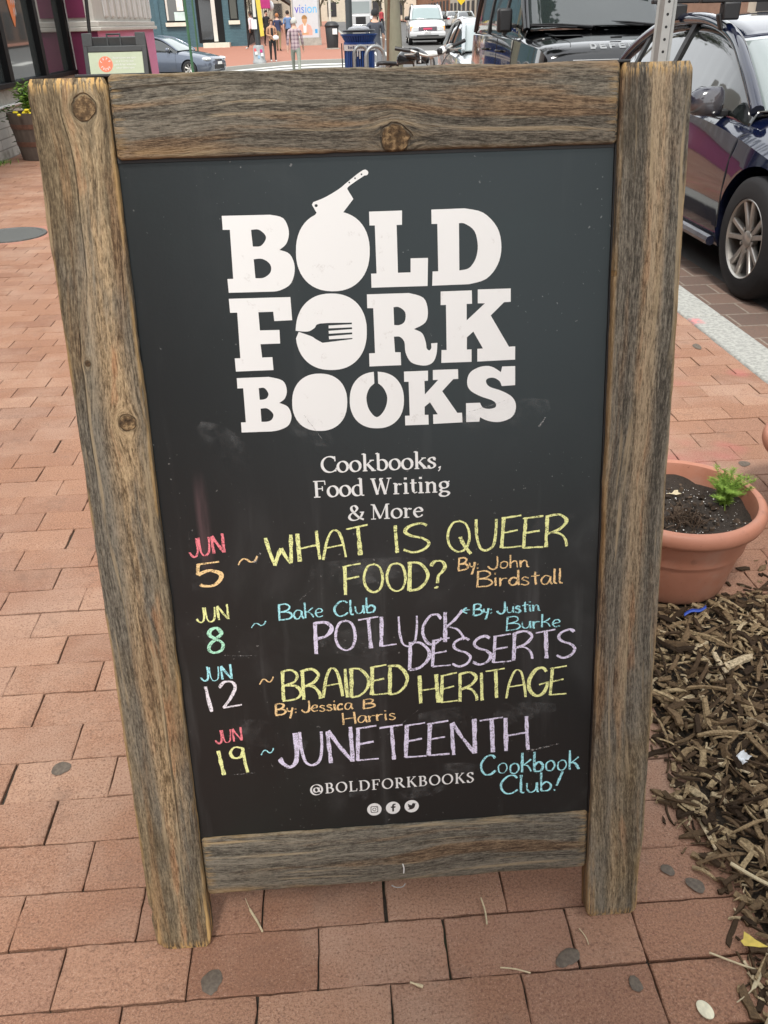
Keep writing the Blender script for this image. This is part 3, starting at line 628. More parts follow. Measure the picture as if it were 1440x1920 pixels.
# hand lettering skeletons: advance width, strokes; 1 = capital height; a leading 's' marks a curve
HW = {
'A': (.80, [[(0, 0), (.12, .55), (.26, .9), (.40, 1), (.55, .88), (.66, .45), (.72, 0)], [(.08, .40), (.68, .46)]]),
'B': (.72, [[(.04, 1), (.02, .5), (0, 0)], ['s', (.0, .98), (.35, 1.03), (.56, .86), (.45, .62), (.08, .50)], ['s', (.08, .50), (.5, .46), (.66, .22), (.45, .02), (-.04, -.03)]]),
'C': (.74, [['s', (.64, .84), (.52, .99), (.28, .96), (.06, .66), (.04, .32), (.22, .03), (.46, .03), (.66, .20)]]),
'D': (.76, [[(.05, 1), (.03, .5), (0, 0)], ['s', (.0, .99), (.38, .96), (.66, .62), (.60, .30), (.33, .06), (.0, 0)]]),
'E': (.66, [[(.06, .97), (.03, .5), (0, .02)], [(.0, .97), (.58, 1.03)], [(.04, .50), (.48, .56)], [(0, .02), (.60, .03)]]),
'F': (.66, [[(.04, .98), (.03, .5), (.02, -.03)], [(0, .97), (.60, 1.05)], [(.04, .52), (.52, .60)]]),
'G': (.82, [['s', (.66, .86), (.52, 1), (.28, .95), (.05, .62), (.06, .26), (.28, .02), (.52, .05), (.68, .28), (.70, .44)], [(.40, .40), (.76, .48)]]),
'H': (.78, [[(.02, 1), (.03, .5), (.04, 0)], [(.62, 1.02), (.64, .5), (.68, 0)], [(.0, .46), (.68, .53)]]),
'I': (.24, [[(.06, 1), (.07, .5), (.09, 0)]]),
'J': (.60, [['s', (.48, 1), (.50, .5), (.44, .12), (.26, -.02), (.08, .10), (0, .26)]]),
'K': (.72, [[(.04, 1), (.03, .5), (.02, 0)], ['s', (.62, 1.02), (.35, .72), (.06, .50)], ['s', (.14, .50), (.42, .40), (.58, .20), (.66, .02)]]),
'L': (.60, [[(.05, 1), (.03, .5), (0, .02)], [(0, .02), (.52, .05)]]),
'N': (.82, [[(.02, .96), (.03, .5), (.06, 0)], [(.04, .98), (.32, .5), (.66, .02)], [(.66, 1.05), (.67, .5), (.68, .0)]]),
'O': (.80, [['s', (.42, .98), (.18, .92), (.03, .55), (.10, .18), (.34, .0), (.58, .12), (.68, .5), (.58, .88), (.36, 1)]]),
'P': (.66, [[(.04, 1), (.03, .5), (.02, -.04)], ['s', (.0, .99), (.38, .99), (.58, .80), (.42, .56), (.05, .46)]]),
'Q': (.86, [['s', (.42, .98), (.18, .92), (.03, .55), (.10, .18), (.34, .0), (.58, .12), (.68, .5), (.58, .88), (.36, 1)], [(.40, .48), (.52, .20), (.72, -.08)]]),
'R': (.74, [[(.04, 1), (.03, .5), (.02, 0)], ['s', (.0, .98), (.38, 1.04), (.62, .84), (.42, .58), (.06, .44)], ['s', (.10, .47), (.40, .44), (.60, .22), (.64, .0)]]),
'S': (.68, [['s', (.56, .92), (.40, 1.01), (.14, .92), (.05, .74), (.20, .58), (.45, .47), (.60, .28), (.48, .06), (.22, -.02), (.0, .10)]]),
'T': (.72, [[(0, .98), (.66, 1.04)], [(.34, 1), (.36, .5), (.38, 0)]]),
'U': (.78, [['s', (.02, 1), (.03, .5), (.12, .10), (.30, -.02), (.52, .12), (.60, .5), (.62, .98)]]),
'W': (.98, [[(0, 1), (.10, .5), (.22, 0)], [(.22, 0), (.34, .3), (.46, .58)], [(.46, .58), (.60, .25), (.74, .02)], [(.74, .02), (.77, .5), (.80, 1.02)]]),
'?': (.58, [['s', (.02, .84), (.18, 1.0), (.42, .98), (.52, .80), (.42, .62), (.28, .48), (.24, .22)], ['s', (.16, .04), (.22, .09), (.26, .06)]]),
'!': (.40, [[(.34, 1), (.22, .6), (.12, .24)], [(.02, .04), (.07, -.02)]]),
'5': (.60, [[(.06, .98), (.04, .75), (.02, .52)], [(.04, .97), (.56, .98)], ['s', (.04, .54), (.30, .66), (.56, .48), (.54, .22), (.36, .02), (.14, .04), (.06, .12)]]),
'8': (.62, [['s', (.48, .76), (.36, .96), (.16, .92), (.10, .74), (.28, .55), (.50, .34), (.44, .08), (.20, .02), (.04, .16), (.10, .38), (.32, .56), (.50, .74), (.40, .95)]]),
'1': (.36, [[(.04, .92), (.08, .5), (.14, 0)]]),
'2': (.66, [['s', (.06, .82), (.22, 1.0), (.44, .96), (.50, .74), (.34, .40), (.12, .08)], [(.12, .08), (.64, .12)]]),
'9': (.62, [['s', (.42, .94), (.18, 1), (.04, .80), (.14, .60), (.34, .64), (.44, .90)], [(.42, .96), (.44, .5), (.50, .02)]]),
'~': (1.2, [['s', (0, .1), (.25, .75), (.5, .75), (.75, .3), (1.0, .35), (1.2, .95)]]),
'<': (1., [['s', (1., .55), (.5, .5), (0, .4)], [(.55, 1.1), (0, .4), (.6, -.3)]]),
'a': (.56, [['s', (.42, .52), (.20, .58), (.04, .34), (.08, .06), (.26, .02), (.42, .32), (.44, .52)], ['s', (.44, .50), (.43, .2), (.52, .0)]]),
'b': (.52, [[(.04, 1.05), (.04, .5), (.05, .04)], ['s', (.05, .34), (.24, .52), (.42, .34), (.34, .06), (.05, .03)]]),
'c': (.46, [['s', (.36, .46), (.20, .54), (.03, .32), (.10, .04), (.36, .08)]]),
'd': (.54, [['s', (.40, .42), (.20, .52), (.03, .28), (.12, .02), (.32, .08), (.42, .36)], [(.42, 1.02), (.42, .5), (.46, 0)]]),
'e': (.50, [['s', (.06, .28), (.36, .36), (.32, .54), (.14, .54), (.03, .26), (.16, .02), (.40, .08)]]),
'h': (.52, [[(.04, 1.02), (.04, .5), (.05, 0)], ['s', (.05, .3), (.20, .52), (.36, .44), (.40, .0)]]),
'i': (.24, [[(.07, .54), (.08, .3), (.10, 0)], [(.06, .78), (.08, .84)]]),
'k': (.54, [[(.05, 1.02), (.05, .5), (.05, 0)], ['s', (.44, .66), (.22, .46), (.07, .36)], ['s', (.10, .38), (.30, .32), (.46, .02)]]),
'l': (.24, [['s', (.05, 1.02), (.05, .5), (.06, .1), (.18, .04)]]),
'n': (.54, [[(.04, .54), (.05, .3), (.06, 0)], ['s', (.06, .30), (.22, .52), (.36, .42), (.40, .06), (.50, .02)]]),
'o': (.52, [['s', (.24, .54), (.06, .40), (.08, .08), (.28, .02), (.42, .24), (.36, .48), (.20, .54)]]),
'r': (.42, [[(.04, .54), (.05, .3), (.06, 0)], ['s', (.06, .30), (.18, .50), (.36, .50)]]),
's': (.44, [['s', (.34, .46), (.16, .54), (.06, .40), (.24, .28), (.34, .12), (.20, .0), (.02, .08)]]),
't': (.44, [[(.20, .86), (.20, .4), (.24, 0)], [(.02, .56), (.40, .62)]]),
'u': (.54, [['s', (.04, .54), (.05, .2), (.18, .02), (.36, .14), (.42, .52)], [(.42, .54), (.43, .2), (.46, 0)]]),
'y': (.52, [['s', (.04, .54), (.10, .26), (.26, .20), (.40, .34)], ['s', (.42, .56), (.34, .1), (.20, -.46)]]),
':': (.24, [[(.08, .44), (.10, .38)], [(.08, .1), (.10, .04)]]),
}
CH = {'r': (.86, .24, .28), 'o': (.92, .66, .33), 'y': (.86, .90, .40), 'c': (.42, .86, .93), 'g': (.48, .90, .66), 'l': (.76, .72, .90), 'w': (.86, .83, .88)}
def m_chalk(k):
    def fn(b):
        v = b.obj(); n = b.noise(v, 520, 3, .75); g = b.noise(v, 90, 3)
        f = (n*.7+g*.3).rng(.36, .52)
        return dict(base=b.mix(f, tuple(c*.16+.012 for c in CH[k]), CH[k]), rough=.95, alpha=(n*.65+g*.35).rng(.24, .36))
    return mat('chalk_'+k, fn=fn, spec=.1)
WORDS = [
('JUN', -2702, 6613, -2221, 6647, 264, 'r'),('5', -2639, 6154, -2325, 6175, 357, 'o'),('~', -2055, 6447, -1794, 6463, 110, 'o'),('WHAT', -1649, 6414, -240, 6505, 416, 'y'),('IS', 121, 6499, 611, 6510, 410, 'y'),('QUEER', 875, 6470, 2586, 6448, 461, 'y'),('FOOD?', -592, 5928, 829, 5912, 430, 'y'),('By:', 1039, 6185, 1322, 6192, 178, 'o'),('John', 1460, 6176, 2037, 6181, 194, 'o'),('Birdstall', 1306, 5923, 2531, 5888, 230, 'o'),
('JUN', -2709, 5619, -2255, 5639, 221, 'y'),('8', -2601, 5108, -2355, 5125, 401, 'g'),('~', -1951, 5478, -1752, 5498, 83, 'c'),('Bake', -1547, 5584, -922, 5593, 231, 'c'),('Club', -762, 5583, -178, 5612, 231, 'c'),('<', 1094, 5529, 1188, 5531, 67, 'c'),('By:', 1250, 5477, 1515, 5485, 168, 'c'),('Justin', 1593, 5471, 2212, 5482, 184, 'c'),('Burke', 1735, 5207, 2525, 5215, 204, 'c'),('POTLUCK', -1064, 5028, 1090, 5079, 473, 'l'),('DESSERTS', 295, 4666, 2746, 4723, 441, 'l'),
('JUN', -2743, 4680, -2294, 4700, 223, 'c'),('12', -2716, 4177, -2238, 4195, 455, 'w'),('~', -1910, 4568, -1714, 4589, 104, 'o'),('BRAIDED', -1581, 4289, 252, 4272, 472, 'y'),('HERITAGE', 431, 4089, 2635, 4099, 463, 'y'),('By:', -1708, 4058, -1408, 4063, 177, 'o'),('Jessica', -1328, 4066, -583, 4073, 186, 'o'),('B', -408, 4078, -240, 4084, 143, 'o'),('Harris', -731, 3831, 55, 3854, 198, 'o'),
('JUN', -2635, 3640, -2238, 3664, 216, 'r'),('19', -2633, 3085, -2198, 3106, 459, 'y'),('~', -1983, 3378, -1797, 3400, 101, 'c'),('JUNETEENTH', -1709, 3179, 2079, 3173, 573, 'l'),('Cookbook', 1343, 2775, 2874, 2758, 343, 'c'),('Club!', 1652, 2402, 2614, 2391, 329, 'c')]
GROUPS = [('event_month', 0, 1), ('event_day', 1, 2), ('dash', 2, 3), ('event_title', 3, 10), ('event_month', 10, 11), ('event_day', 11, 12), ('dash', 12, 13), ('event_title', 13, 21), ('event_month', 21, 22), ('event_day', 22, 23), ('dash', 23, 24), ('event_title', 24, 30), ('event_month', 30, 31), ('event_day', 31, 32), ('dash', 32, 33), ('event_title', 33, 36)]
KEYS = list(CH)
cr_ = random.Random(11)
dz_ = 0
for gname, i0, i1 in GROUPS:
    used = []
    mb = MB()
    for (t, x0, y0, x1, y1, h, c) in WORDS[i0:i1]:
        if c not in used: used.append(c)
        mi = used.index(c)
        tot = sum(HW[k][0] for k in t)-(.10 if len(t) > 1 else .06)
        sx = (x1-x0)/tot; pen = 0.
        big = h > 350
        wd = 43 if big else 30 if h > 240 else 25
        if c == 'l' and h > 500: wd = 52
        for k in t:
            adv, strokes = HW[k]; jy = cr_.gauss(0, h*.018); jr = cr_.gauss(0, .012)
            for s_ in strokes:
                if s_[0] == 's': pts = [tuple(p) for p in spline([(a, b_, 0) for a, b_ in s_[1:]], 7)]
                else: pts = [tuple(p) for p in spline([(a, b_, 0) for a, b_ in s_], 6)]
                q = []
                for p in pts:
                    X_ = x0+(pen+p[0])*sx; Y_ = lerp(y0, y1, (pen+p[0])/tot)+p[1]*h+jy+p[0]*h*jr
                    q.append((X_+cr_.gauss(0, 1.2), Y_+cr_.gauss(0, 1.2)))
                thick = wd*cr_.uniform(.85, 1.15)*(1.0 if len(q) < 3 or abs(q[-1][1]-q[0][1]) > abs(q[-1][0]-q[0][0]) else .72)
                j0 = len(mb.f)
                ribbon(mb, q, lambda dx, dy, t_: thick*(.66+.40*abs(dy))*(.85+.5*(.5+mn.noise(Vector((t_*5, dz_*3.7, 0))))), .00004+.000006*(dz_ % 12)); dz_ += 1
                for j in range(j0, len(mb.f)): mb.m[j] = mi
                if big and cr_.random() < .8:       # the chalk goes over the stem twice
                    off = wd*.32*cr_.choice((-1, 1))
                    ribbon(mb, [(a+off+cr_.gauss(0, 2), b_+cr_.gauss(0, 2)) for a, b_ in q[:max(3, int(len(q)*cr_.uniform(.6, 1)))]], lambda dx, dy, t_: thick*.45, .00004+.000006*(dz_ % 12)); dz_ += 1
                    for j in range(j0, len(mb.f)): mb.m[j] = mi
            pen += adv
    mb.build(gname, [m_chalk(k) for k in used], pan, smooth=0)
# chalk smears and scratches
SM_ = []
SCR = [((-1010, 8520), (-760, 8150), 10), ((-1250, 5860), (-1020, 6060), 9), ((-2380, 5080), (-1900, 5040), 14), ((2080, 3150), (2560, 3240), 40), ((-60, 3600), (420, 4000), 9), ((-700, 5100), (-150, 5050), 6),
       ((-2420, 3090), (-2050, 3090), 16), ((1200, 8450), (1750, 8600), 8), ((2150, 8200), (2250, 8330), 26), ((-1830, 6480), (-1740, 6610), 60)]
for (a, c, wd) in SCR:
    mb = MB(); ribbon(mb, [tuple(Vector(a).lerp(Vector(c), t/8)+Vector((cr_.gauss(0, 4), cr_.gauss(0, 4)))) for t in range(9)], lambda dx, dy, t_: wd*(1-.6*t_), .00012); SM_.append(mb)
def m_ghost():
    def fn(b):
        v = b.obj(); x, y, z = b.sep(v); n = b.noise(v, 16, 5, .7); s_ = b.noise(b.comb(x*60+z*30, 0., z*60-x*20), 1, 3)
        return dict(base=(.50, .51, .51), rough=.95, alpha=n.rng(.42, .75)*s_.rng(.3, .7)*.16)
    return mat('chalk_ghost', fn=fn)
for (a, m_, c, wd) in (((-2400, 8450), (-2050, 8150), (-1750, 7800), 260), ((-1350, 8500), (-1000, 8350), (-650, 8100), 220), ((1100, 8300), (1650, 8350), (2300, 8500), 280), ((-1000, 5200), (-300, 5150), (500, 5220), 300), ((1500, 6900), (2000, 6850), (2700, 6900), 220), ((-2500, 3900), (-1900, 3750), (-1300, 3500), 280), ((-700, 2600), (0, 2560), (800, 2600), 180), ((400, 3850), (1300, 3800), (2500, 3880), 260), ((-2650, 7000), (-2600, 6100), (-2560, 5200), 160), ((-1200, 6300), (-400, 6250), (700, 6330), 240), ((200, 2950), (900, 2900), (1300, 2930), 160)):
    g_ = MB(); ribbon(g_, [tuple(p)[:2] for p in spline([(*a, 0), (*m_, 0), (*c, 0)], 8)], lambda dx, dy, t_: wd*(.4+1.2*math.sin(math.pi*min(.97, max(.03, t_)))), .00002); g_.build('chalk_ghost', m_ghost(), pan, smooth=0)
def m_smear():
    def fn(b):
        n = b.noise(b.obj(), 240, 4, .7)
        return dict(base=(.45, .45, .44), rough=.95, alpha=n.rng(.42, .70)*.75)
    return mat('chalk_smear', fn=fn)
for mb in SM_: mb.build('chalk_smear', m_smear(), pan, smooth=0)
# ---- printed serif lines: broad-nib skeletons with serifs.  1 = capital height
def arc(cx, cyy, rx, ry, a0, a1, n=14): return [(cx+rx*math.cos(rad(a0+(a1-a0)*i/n)), cyy+ry*math.sin(rad(a0+(a1-a0)*i/n))) for i in range(n+1)]
XH = .66
def stem(x, y0, y1): return ('v', [(x, y0), (x, (y0+y1)/2), (x, y1)])
def ser(x, y, a=.13, c=.13): return ('h', [(x-a, y), (x+c, y)])
SF = {
'C': (.86, [('n', arc(.50, .5, .42, .47, 48, 312, 24)), ('h', [(.78, .98), (.79, .68)]), ('h', [(.80, .06), (.83, .28)])]),
'o': (.68, [('n', arc(.33, XH/2, .265, XH/2-.01, 0, 360, 26))]),
'k': (.74, [stem(.17, .03, 1.04), ser(.17, .02), ('h', [(.02, 1.02), (.17, 1.06)]), ('h', [(.58, XH), (.40, .52), (.20, .32)]), ('v', [(.32, .40), (.48, .2), (.63, .03)]), ser(.60, .02, .10, .16), ser(.55, XH-.02, .12, .12)]),
'b': (.72, [stem(.16, .03, 1.04), ('h', [(.02, 1.02), (.16, 1.06)]), ('n', arc(.35, XH/2, .265, XH/2-.01, 150, -150, 22))]),
's': (.54, [('n', [tuple(p)[:2] for p in spline([(.42, .52, 0), (.34, .64, 0), (.18, .63, 0), (.09, .50, 0), (.20, .38, 0), (.36, .28, 0), (.41, .14, 0), (.28, .02, 0), (.14, .03, 0), (.06, .16, 0)], 5)]), ('h', [(.42, .66), (.43, .46)]), ('h', [(.06, 0), (.05, .20)])]),
',': (.30, [('v', [(.12, .08), (.15, .02)]), ('h', [(.16, .05), (.14, -.10), (.06, -.19)])]),
'F': (.76, [stem(.19, .03, .98), ser(.20, .02, .17, .19), ('h', [(.03, .97), (.66, .97)]), ('h', [(.66, 1.0), (.68, .74)]), ('h', [(.20, .52), (.52, .52)]), ('h', [(.52, .66), (.52, .38)])]),
'd': (.74, [stem(.53, .03, 1.04), ('h', [(.38, 1.02), (.53, 1.06)]), ser(.60, .02, .05, .10), ('n', arc(.34, XH/2, .27, XH/2-.01, 35, 325, 22))]),
'W': (1.24, [('v', [(.14, .98), (.26, .5), (.38, .02)]), ('h', [(.38, .02), (.50, .5), (.62, .95)]), ('v', [(.56, .98), (.69, .5), (.82, .02)]), ('h', [(.82, .02), (.94, .5), (1.06, .98)]), ser(.14, .98, .13, .16), ser(.60, .98, .08, .12), ser(1.06, .98, .14, .12)]),
'r': (.56, [stem(.17, .03, XH), ser(.18, .02, .15, .17), ('h', [(.03, XH-.02), (.17, XH)]), ('h', [(.18, .42), (.30, .60), (.40, .63)]), ('v', [(.42, .62), (.44, .54)])]),
'i': (.38, [stem(.17, .03, XH), ser(.18, .02, .15, .15), ('h', [(.03, XH-.02), (.17, XH)]), ('v', [(.16, .86), (.16, .98)])]),
't': (.46, [('v', [(.19, .86), (.19, .3), (.22, .10)]), ('h', [(.20, .10), (.28, .02), (.42, .08)]), ('h', [(.03, XH-.03), (.40, XH-.03)])]),
'n': (.78, [stem(.17, .03, XH), ser(.17, .02, .14, .14), ('h', [(.03, XH-.02), (.17, XH)]), ('n', [(.18, .46), (.30, .60), (.44, .63), (.55, .52), (.56, .40)]), stem(.56, .03, .46), ser(.57, .02, .14, .14)]),
'g': (.68, [('n', arc(.31, .44, .22, .20, 0, 360, 20)), ('h', [(.50, .58), (.62, .66)]), ('n', [tuple(p)[:2] for p in spline([(.22, .24, 0), (.12, .14, 0), (.22, .06, 0), (.46, .03, 0), (.58, -.09, 0), (.42, -.24, 0), (.16, -.22, 0), (.08, -.10, 0), (.20, .02, 0)], 5)])]),
'&': (.96, [('n', [tuple(p)[:2] for p in spline([(.86, .50, 0), (.74, .22, 0), (.50, .02, 0), (.24, .02, 0), (.10, .20, 0), (.20, .42, 0), (.44, .58, 0), (.56, .78, 0), (.44, .96, 0), (.28, .92, 0), (.24, .74, 0), (.40, .46, 0), (.64, .18, 0), (.90, .02, 0)], 5)]), ser(.82, .52, .12, .12)]),
'M': (1.14, [('h', [(.17, .02), (.19, .98)]), ('v', [(.19, .98), (.37, .5), (.55, .04)]), ('h', [(.55, .04), (.73, .5), (.90, .98)]), stem(.92, .03, .98), ser(.17, .02, .14, .14), ser(.92, .02, .16, .16), ser(.16, .98, .12, .06), ser(.94, .98, .06, .14)]),
'e': (.62, [('n', [tuple(p)[:2] for p in spline([(.10, .38, 0), (.50, .40, 0), (.46, .58, 0), (.30, .65, 0), (.12, .50, 0), (.09, .26, 0), (.24, .03, 0), (.42, .05, 0), (.54, .16, 0)], 6)])]),
'B': (.80, [stem(.19, .03, .98), ('h', [(.03, .97), (.40, .97)]), ('h', [(.03, .02), (.44, .02)]), ('h', [(.20, .52), (.42, .52)]), ('n', arc(.38, .745, .20, .225, 90, -90, 12)), ('n', arc(.40, .27, .26, .25, 90, -90, 12))]),
'O': (.98, [('n', arc(.48, .5, .40, .48, 0, 360, 30))]),
'L': (.74, [stem(.19, .03, .98), ser(.19, .98, .15, .17), ('h', [(.03, .02), (.64, .02)]), ('h', [(.64, 0), (.68, .26)])]),
'D': (.96, [stem(.19, .03, .98), ('h', [(.03, .97), (.44, .97)]), ('h', [(.03, .02), (.44, .02)]), ('n', arc(.42, .495, .42, .475, 90, -90, 20))]),
'R': (.88, [stem(.19, .03, .98), ser(.19, .02, .15, .15), ('h', [(.03, .97), (.40, .97)]), ('n', arc(.38, .735, .22, .235, 90, -90, 12)), ('h', [(.20, .50), (.40, .50)]), ('v', [(.38, .50), (.58, .24), (.76, .03)]), ser(.80, .02, .08, .08)]),
'K': (.90, [stem(.19, .03, .98), ser(.19, .02, .15, .15), ser(.19, .98, .15, .15), ('h', [(.70, .97), (.46, .70), (.22, .44)]), ('v', [(.38, .58), (.56, .30), (.76, .03)]), ser(.78, .02, .14, .12), ser(.68, .98, .14, .12)]),
'S': (.66, [('n', [tuple(p)[:2] for p in spline([(.54, .80, 0), (.42, .96, 0), (.22, .95, 0), (.10, .76, 0), (.22, .60, 0), (.44, .44, 0), (.55, .24, 0), (.40, .03, 0), (.20, .03, 0), (.07, .22, 0)], 5)]), ('h', [(.54, 1), (.55, .74)]), ('h', [(.07, 0), (.06, .26)])]),
'@': (1.10, [('n', arc(.50, .42, .46, .50, -52, 300, 30)), ('n', arc(.48, .40, .20, .22, 20, 340, 18)), ('v', [(.70, .62), (.68, .36), (.76, .20)]), ('h', [(.76, .20), (.90, .26), (.95, .44)])]),
' ': (.32, []),
}
def serif(text, x0, y0, x1, y1, h, space=0.):
    mb = MB(); tot = sum(SF[k][0]+space for k in text)-.06-space; sx = (x1-x0)/tot; pen = 0.; d = 0
    for k in text:
        adv, st_ = SF[k]
        for kind, pts in st_:
            q = [(x0+(pen+a)*sx, lerp(y0, y1, (pen+a)/tot)+b_*h) for a, b_ in pts]
            if kind == 'v': f = lambda dx, dy, t: .165*h
            elif kind == 'h': f = lambda dx, dy, t: .062*h
            else: f = lambda dx, dy, t: (.058+.112*abs(dy*.97-dx*.25)**1.3)*h
            ribbon(mb, q, f, .00003+.000005*(d % 10)); d += 1
        pen += adv+space
    return mb
tl = MB()
for t in (('Cookbooks,', -826, 7712, 820, 7700, 231), ('Food Writing', -949, 7372, 926, 7352, 235), ('& More', -499, 7016, 548, 7010, 216)):
    q = serif(*t); o_ = len(tl.v); tl.v += q.v; tl.f += [tuple(i+o_ for i in f) for f in q.f]; tl.m += q.m
tl.build('tagline', VIN, pan, smooth=0)
serif('@BOLDFORKBOOKS', -1284, 2643, 1234, 2659, 181, .10).build('social_handle', VIN, pan, smooth=0)
# three round social icons
IB = speck('icon_black', (.016, .016, .017), .5)
circ = lambda cx, cyy, r_, n=28, a=0: [(cx+r_*math.cos(2*math.pi*i/n+a), cyy+r_*math.sin(2*math.pi*i/n+a)) for i in range(n)]
for i, (cx, cyy) in enumerate(((-321, 2292), (-30, 2297), (261, 2302))):
    g = MB(); g.poly([circ(cx, cyy, 112)], lambda x, y: on(x, y))
    R_ = lambda s: [(cx+s*p[0], cyy+s*p[1]) for p in ((-1, -.7), (-.9, -.9), (-.7, -1), (.7, -1), (.9, -.9), (1, -.7), (1, .7), (.9, .9), (.7, 1), (-.7, 1), (-.9, .9), (-1, .7))]
    e = lambda x, y: on(x, y, .00006)
    if i == 0:
        g.poly([R_(58), R_(47)], e, 1); g.poly([circ(cx, cyy, 30), circ(cx, cyy, 20)], e, 1); g.poly([circ(cx+32, cyy+32, 7, 10)], e, 1)
    elif i == 1:
        g.poly([[(cx+a, cyy+b_) for a, b_ in ((-14, -66), (14, -66), (14, 0), (36, 0), (40, 26), (14, 26), (14, 40), (20, 50), (40, 50), (40, 74), (8, 72), (-12, 54), (-14, 26), (-34, 26), (-34, 0), (-14, 0))]], e, 1)
    else:
        g.poly([[(cx+a, cyy+b_) for a, b_ in ((-70, -46), (-40, -58), (0, -56), (36, -34), (54, 4), (54, 26), (72, 46), (52, 44), (36, 56), (14, 52), (4, 34), (4, 18), (-28, 28), (-58, 50), (-60, 26), (-48, 6), (-58, 8), (-52, -10), (-34, -22), (-46, -24), (-34, -38), (-48, -44))]], e, 1)
    g.build('icon', [VIN, IB], pan, smooth=0)
# ---------------------------------------------------------------- planting bed: mulch
def m_mulch():
    def fn(b):
        i = b.island(); v = b.pos(); n = b.noise(v, 190, 4, .7); n2 = b.noise(v, 60, 3)
        c = b.ramp(i, [(0, (.024, .014, .008)), (.22, (.065, .040, .023)), (.44, (.125, .080, .044)), (.62, (.21, .140, .078)), (.78, (.35, .25, .14)), (.91, (.50, .38, .22)), (1, (.66, .54, .36))])
        c = b.mix(n.rng(.35, .65)*.55, c, (.045, .030, .018))
        return dict(base=c, rough=.9, bump=(n, .003))
    return mat('wood_chips', fn=fn, spec=.2)
def chip(mb, c, L, wd, t, rz, tilt, roll, r):
    M = Matrix.Translation(c) @ Matrix.Rotation(rz, 4, 'Z') @ Matrix.Rotation(tilt, 4, 'Y') @ Matrix.Rotation(roll, 4, 'X')
    n = 3; vs = []; bend = r.gauss(0, .08)*L
    for i in range(n+1):
        x = -L/2+L*i/n; k = 1 if 0 < i < n else r.choice((.3, .6, .85, .95, 1.)); oy = r.gauss(0, wd*.12)
        q = wd/2*k*r.uniform(.85, 1.1); zb = bend*(1-(2*i/n-1)**2)
        sx = r.gauss(0, L*.04)
        vs += [M @ Vector(p) for p in ((x+sx, oy-q, zb-t/2), (x-sx, oy+q, zb-t/2), (x-sx, oy+q*.8, zb+t/2), (x+sx, oy-q*.8, zb+t/2))]
    fs = [(4*i+j, 4*i+(j+1) % 4, 4*i+4+(j+1) % 4, 4*i+4+j) for i in range(n) for j in range(4)]+[(3, 2, 1, 0), (4*n, 4*n+1, 4*n+2, 4*n+3)]
    mb.add(vs, fs)
r = random.Random(21)
POT = Vector((.842, 1.755)); POTR = .145
mb = MB()
def edge_x(y): return .612+.012*math.sin(y*17)+.010*math.sin(y*41+1)+(-.01 if y < .8 else 0)
cnt = 0
while cnt < 11600:
    x = r.uniform(.52, 1.61); y = r.uniform(.33, 1.80)
    e = edge_x(y)
    if x < e and r.random() > math.exp(-(e-x)/.013): continue
    if y > 1.60:
        if x < .70 or r.random() > math.exp(-(y-1.60)/.05): continue
    if (Vector((x, y))-POT).length < POTR+.005: continue
    inside = x > e+.01 and y < 1.60
    small = r.random() < .62
    L = min(.11, max(.006, r.lognormvariate(math.log(.015 if small else .040), .5))); wd = min(L*.5, .015, max(.0014, r.lognormvariate(math.log(.0034 if small else .0098), .5)))
    t = min(wd*.8, r.uniform(.0015, .005))
    z = (r.random()**1.3*.014+.003) if inside else t*.5+.002
    mound = .008*sm(.63, .85, x)*sm(1.7, 1.4, y) if x > .63 else 0
    chip(mb, Vector((x, y, z+mound)), L, wd, t, r.uniform(0, 6.3), r.gauss(0, .20 if inside else .03), r.gauss(0, .5 if inside else .2), r); cnt += 1
# a few conspicuous splinters
for (x, y, L, wd, rz) in ((.866, 1.378, .082, .020, .35), (.76, 1.30, .085, .006, -.12), (.66, 1.29, .045, .008, -.7), (.70, 1.20, .060, .012, 1.2), (.83, 1.25, .058, .018, -.8), (.73, 1.17, .09, .010, .06), (.90, 1.30, .075, .014, .4), (.66, 1.225, .05, .016, 1.7), (.61, .905, .045, .010, .5), (.70, .80, .07, .012, 1.4)):
    chip(mb, Vector((x, y, .023 if x > .64 else .008)), L, wd, .006, rz, .05, .1, r)
mb.build('wood_mulch', m_mulch(), smooth=0)['kind'] = 'stuff'
soilm = mat('mulch_soil', fn=lambda b: dict(base=b.mix(b.noise(b.pos(), 120, 4), (.010, .007, .005), (.06, .042, .026)), rough=.95, bump=(b.noise(b.pos(), 120, 4), .01)))
sheet('bed_soil', fr(BOX[0]-.006, BOX[1], 16), fr(BOX[2], BOX[3], 30), lambda x, y: -.006+.010*sm(.66, .9, x)*sm(1.645, 1.4, y), soilm)
# litter
TAN = speck('dry_straw', (.50, .42, .27), .8, .25, 300)
def straw(name, pts, rr, label, m=TAN, cat='straw', group='bits of dry straw and twig on the pavement', flat=1):
    c = Vector(pts[0]); g = MB(); g.tube([Vector(p)-c for p in spline([(*p, 0) if len(p) == 2 else p for p in pts], 5)], rr, 6)
    return tag(g.build(name, m, loc=c), label, cat, group)
straw('straw', [(-.200, .893, .008), (-.190, .872, .005), (-.178, .852, .005), (-.168, .833, .004)], [.0006]*5+[.0022]*6+[.0018]*5, 'long pale straw splinter on the bricks below the bottom rail at its left end')
straw('twig', [(.195, .862, .006), (.198, .840, .005), (.197, .815, .005)], .0016, 'short brown twig upright in the picture on bricks under the middle of the sign', cat='twig')
straw('straw', [(.205, .742, .005), (.228, .737, .006), (.250, .730, .004)], .0011, 'thin pale straw beside a twig stub across the course joint in front of the sign')
straw('straw', [(.063, .730, .006), (.082, .722, .005)], [.0015]*3+[.0026]*3, 'short flat pale splinter on the joint in front of the sign middle')
straw('straw', [(.013, .905, .005), (.020, .917, .005)], [.0009]*2+[.0022]*2+[.0009]*2, 'tiny pale seed husk on the brick under the bottom rail middle')
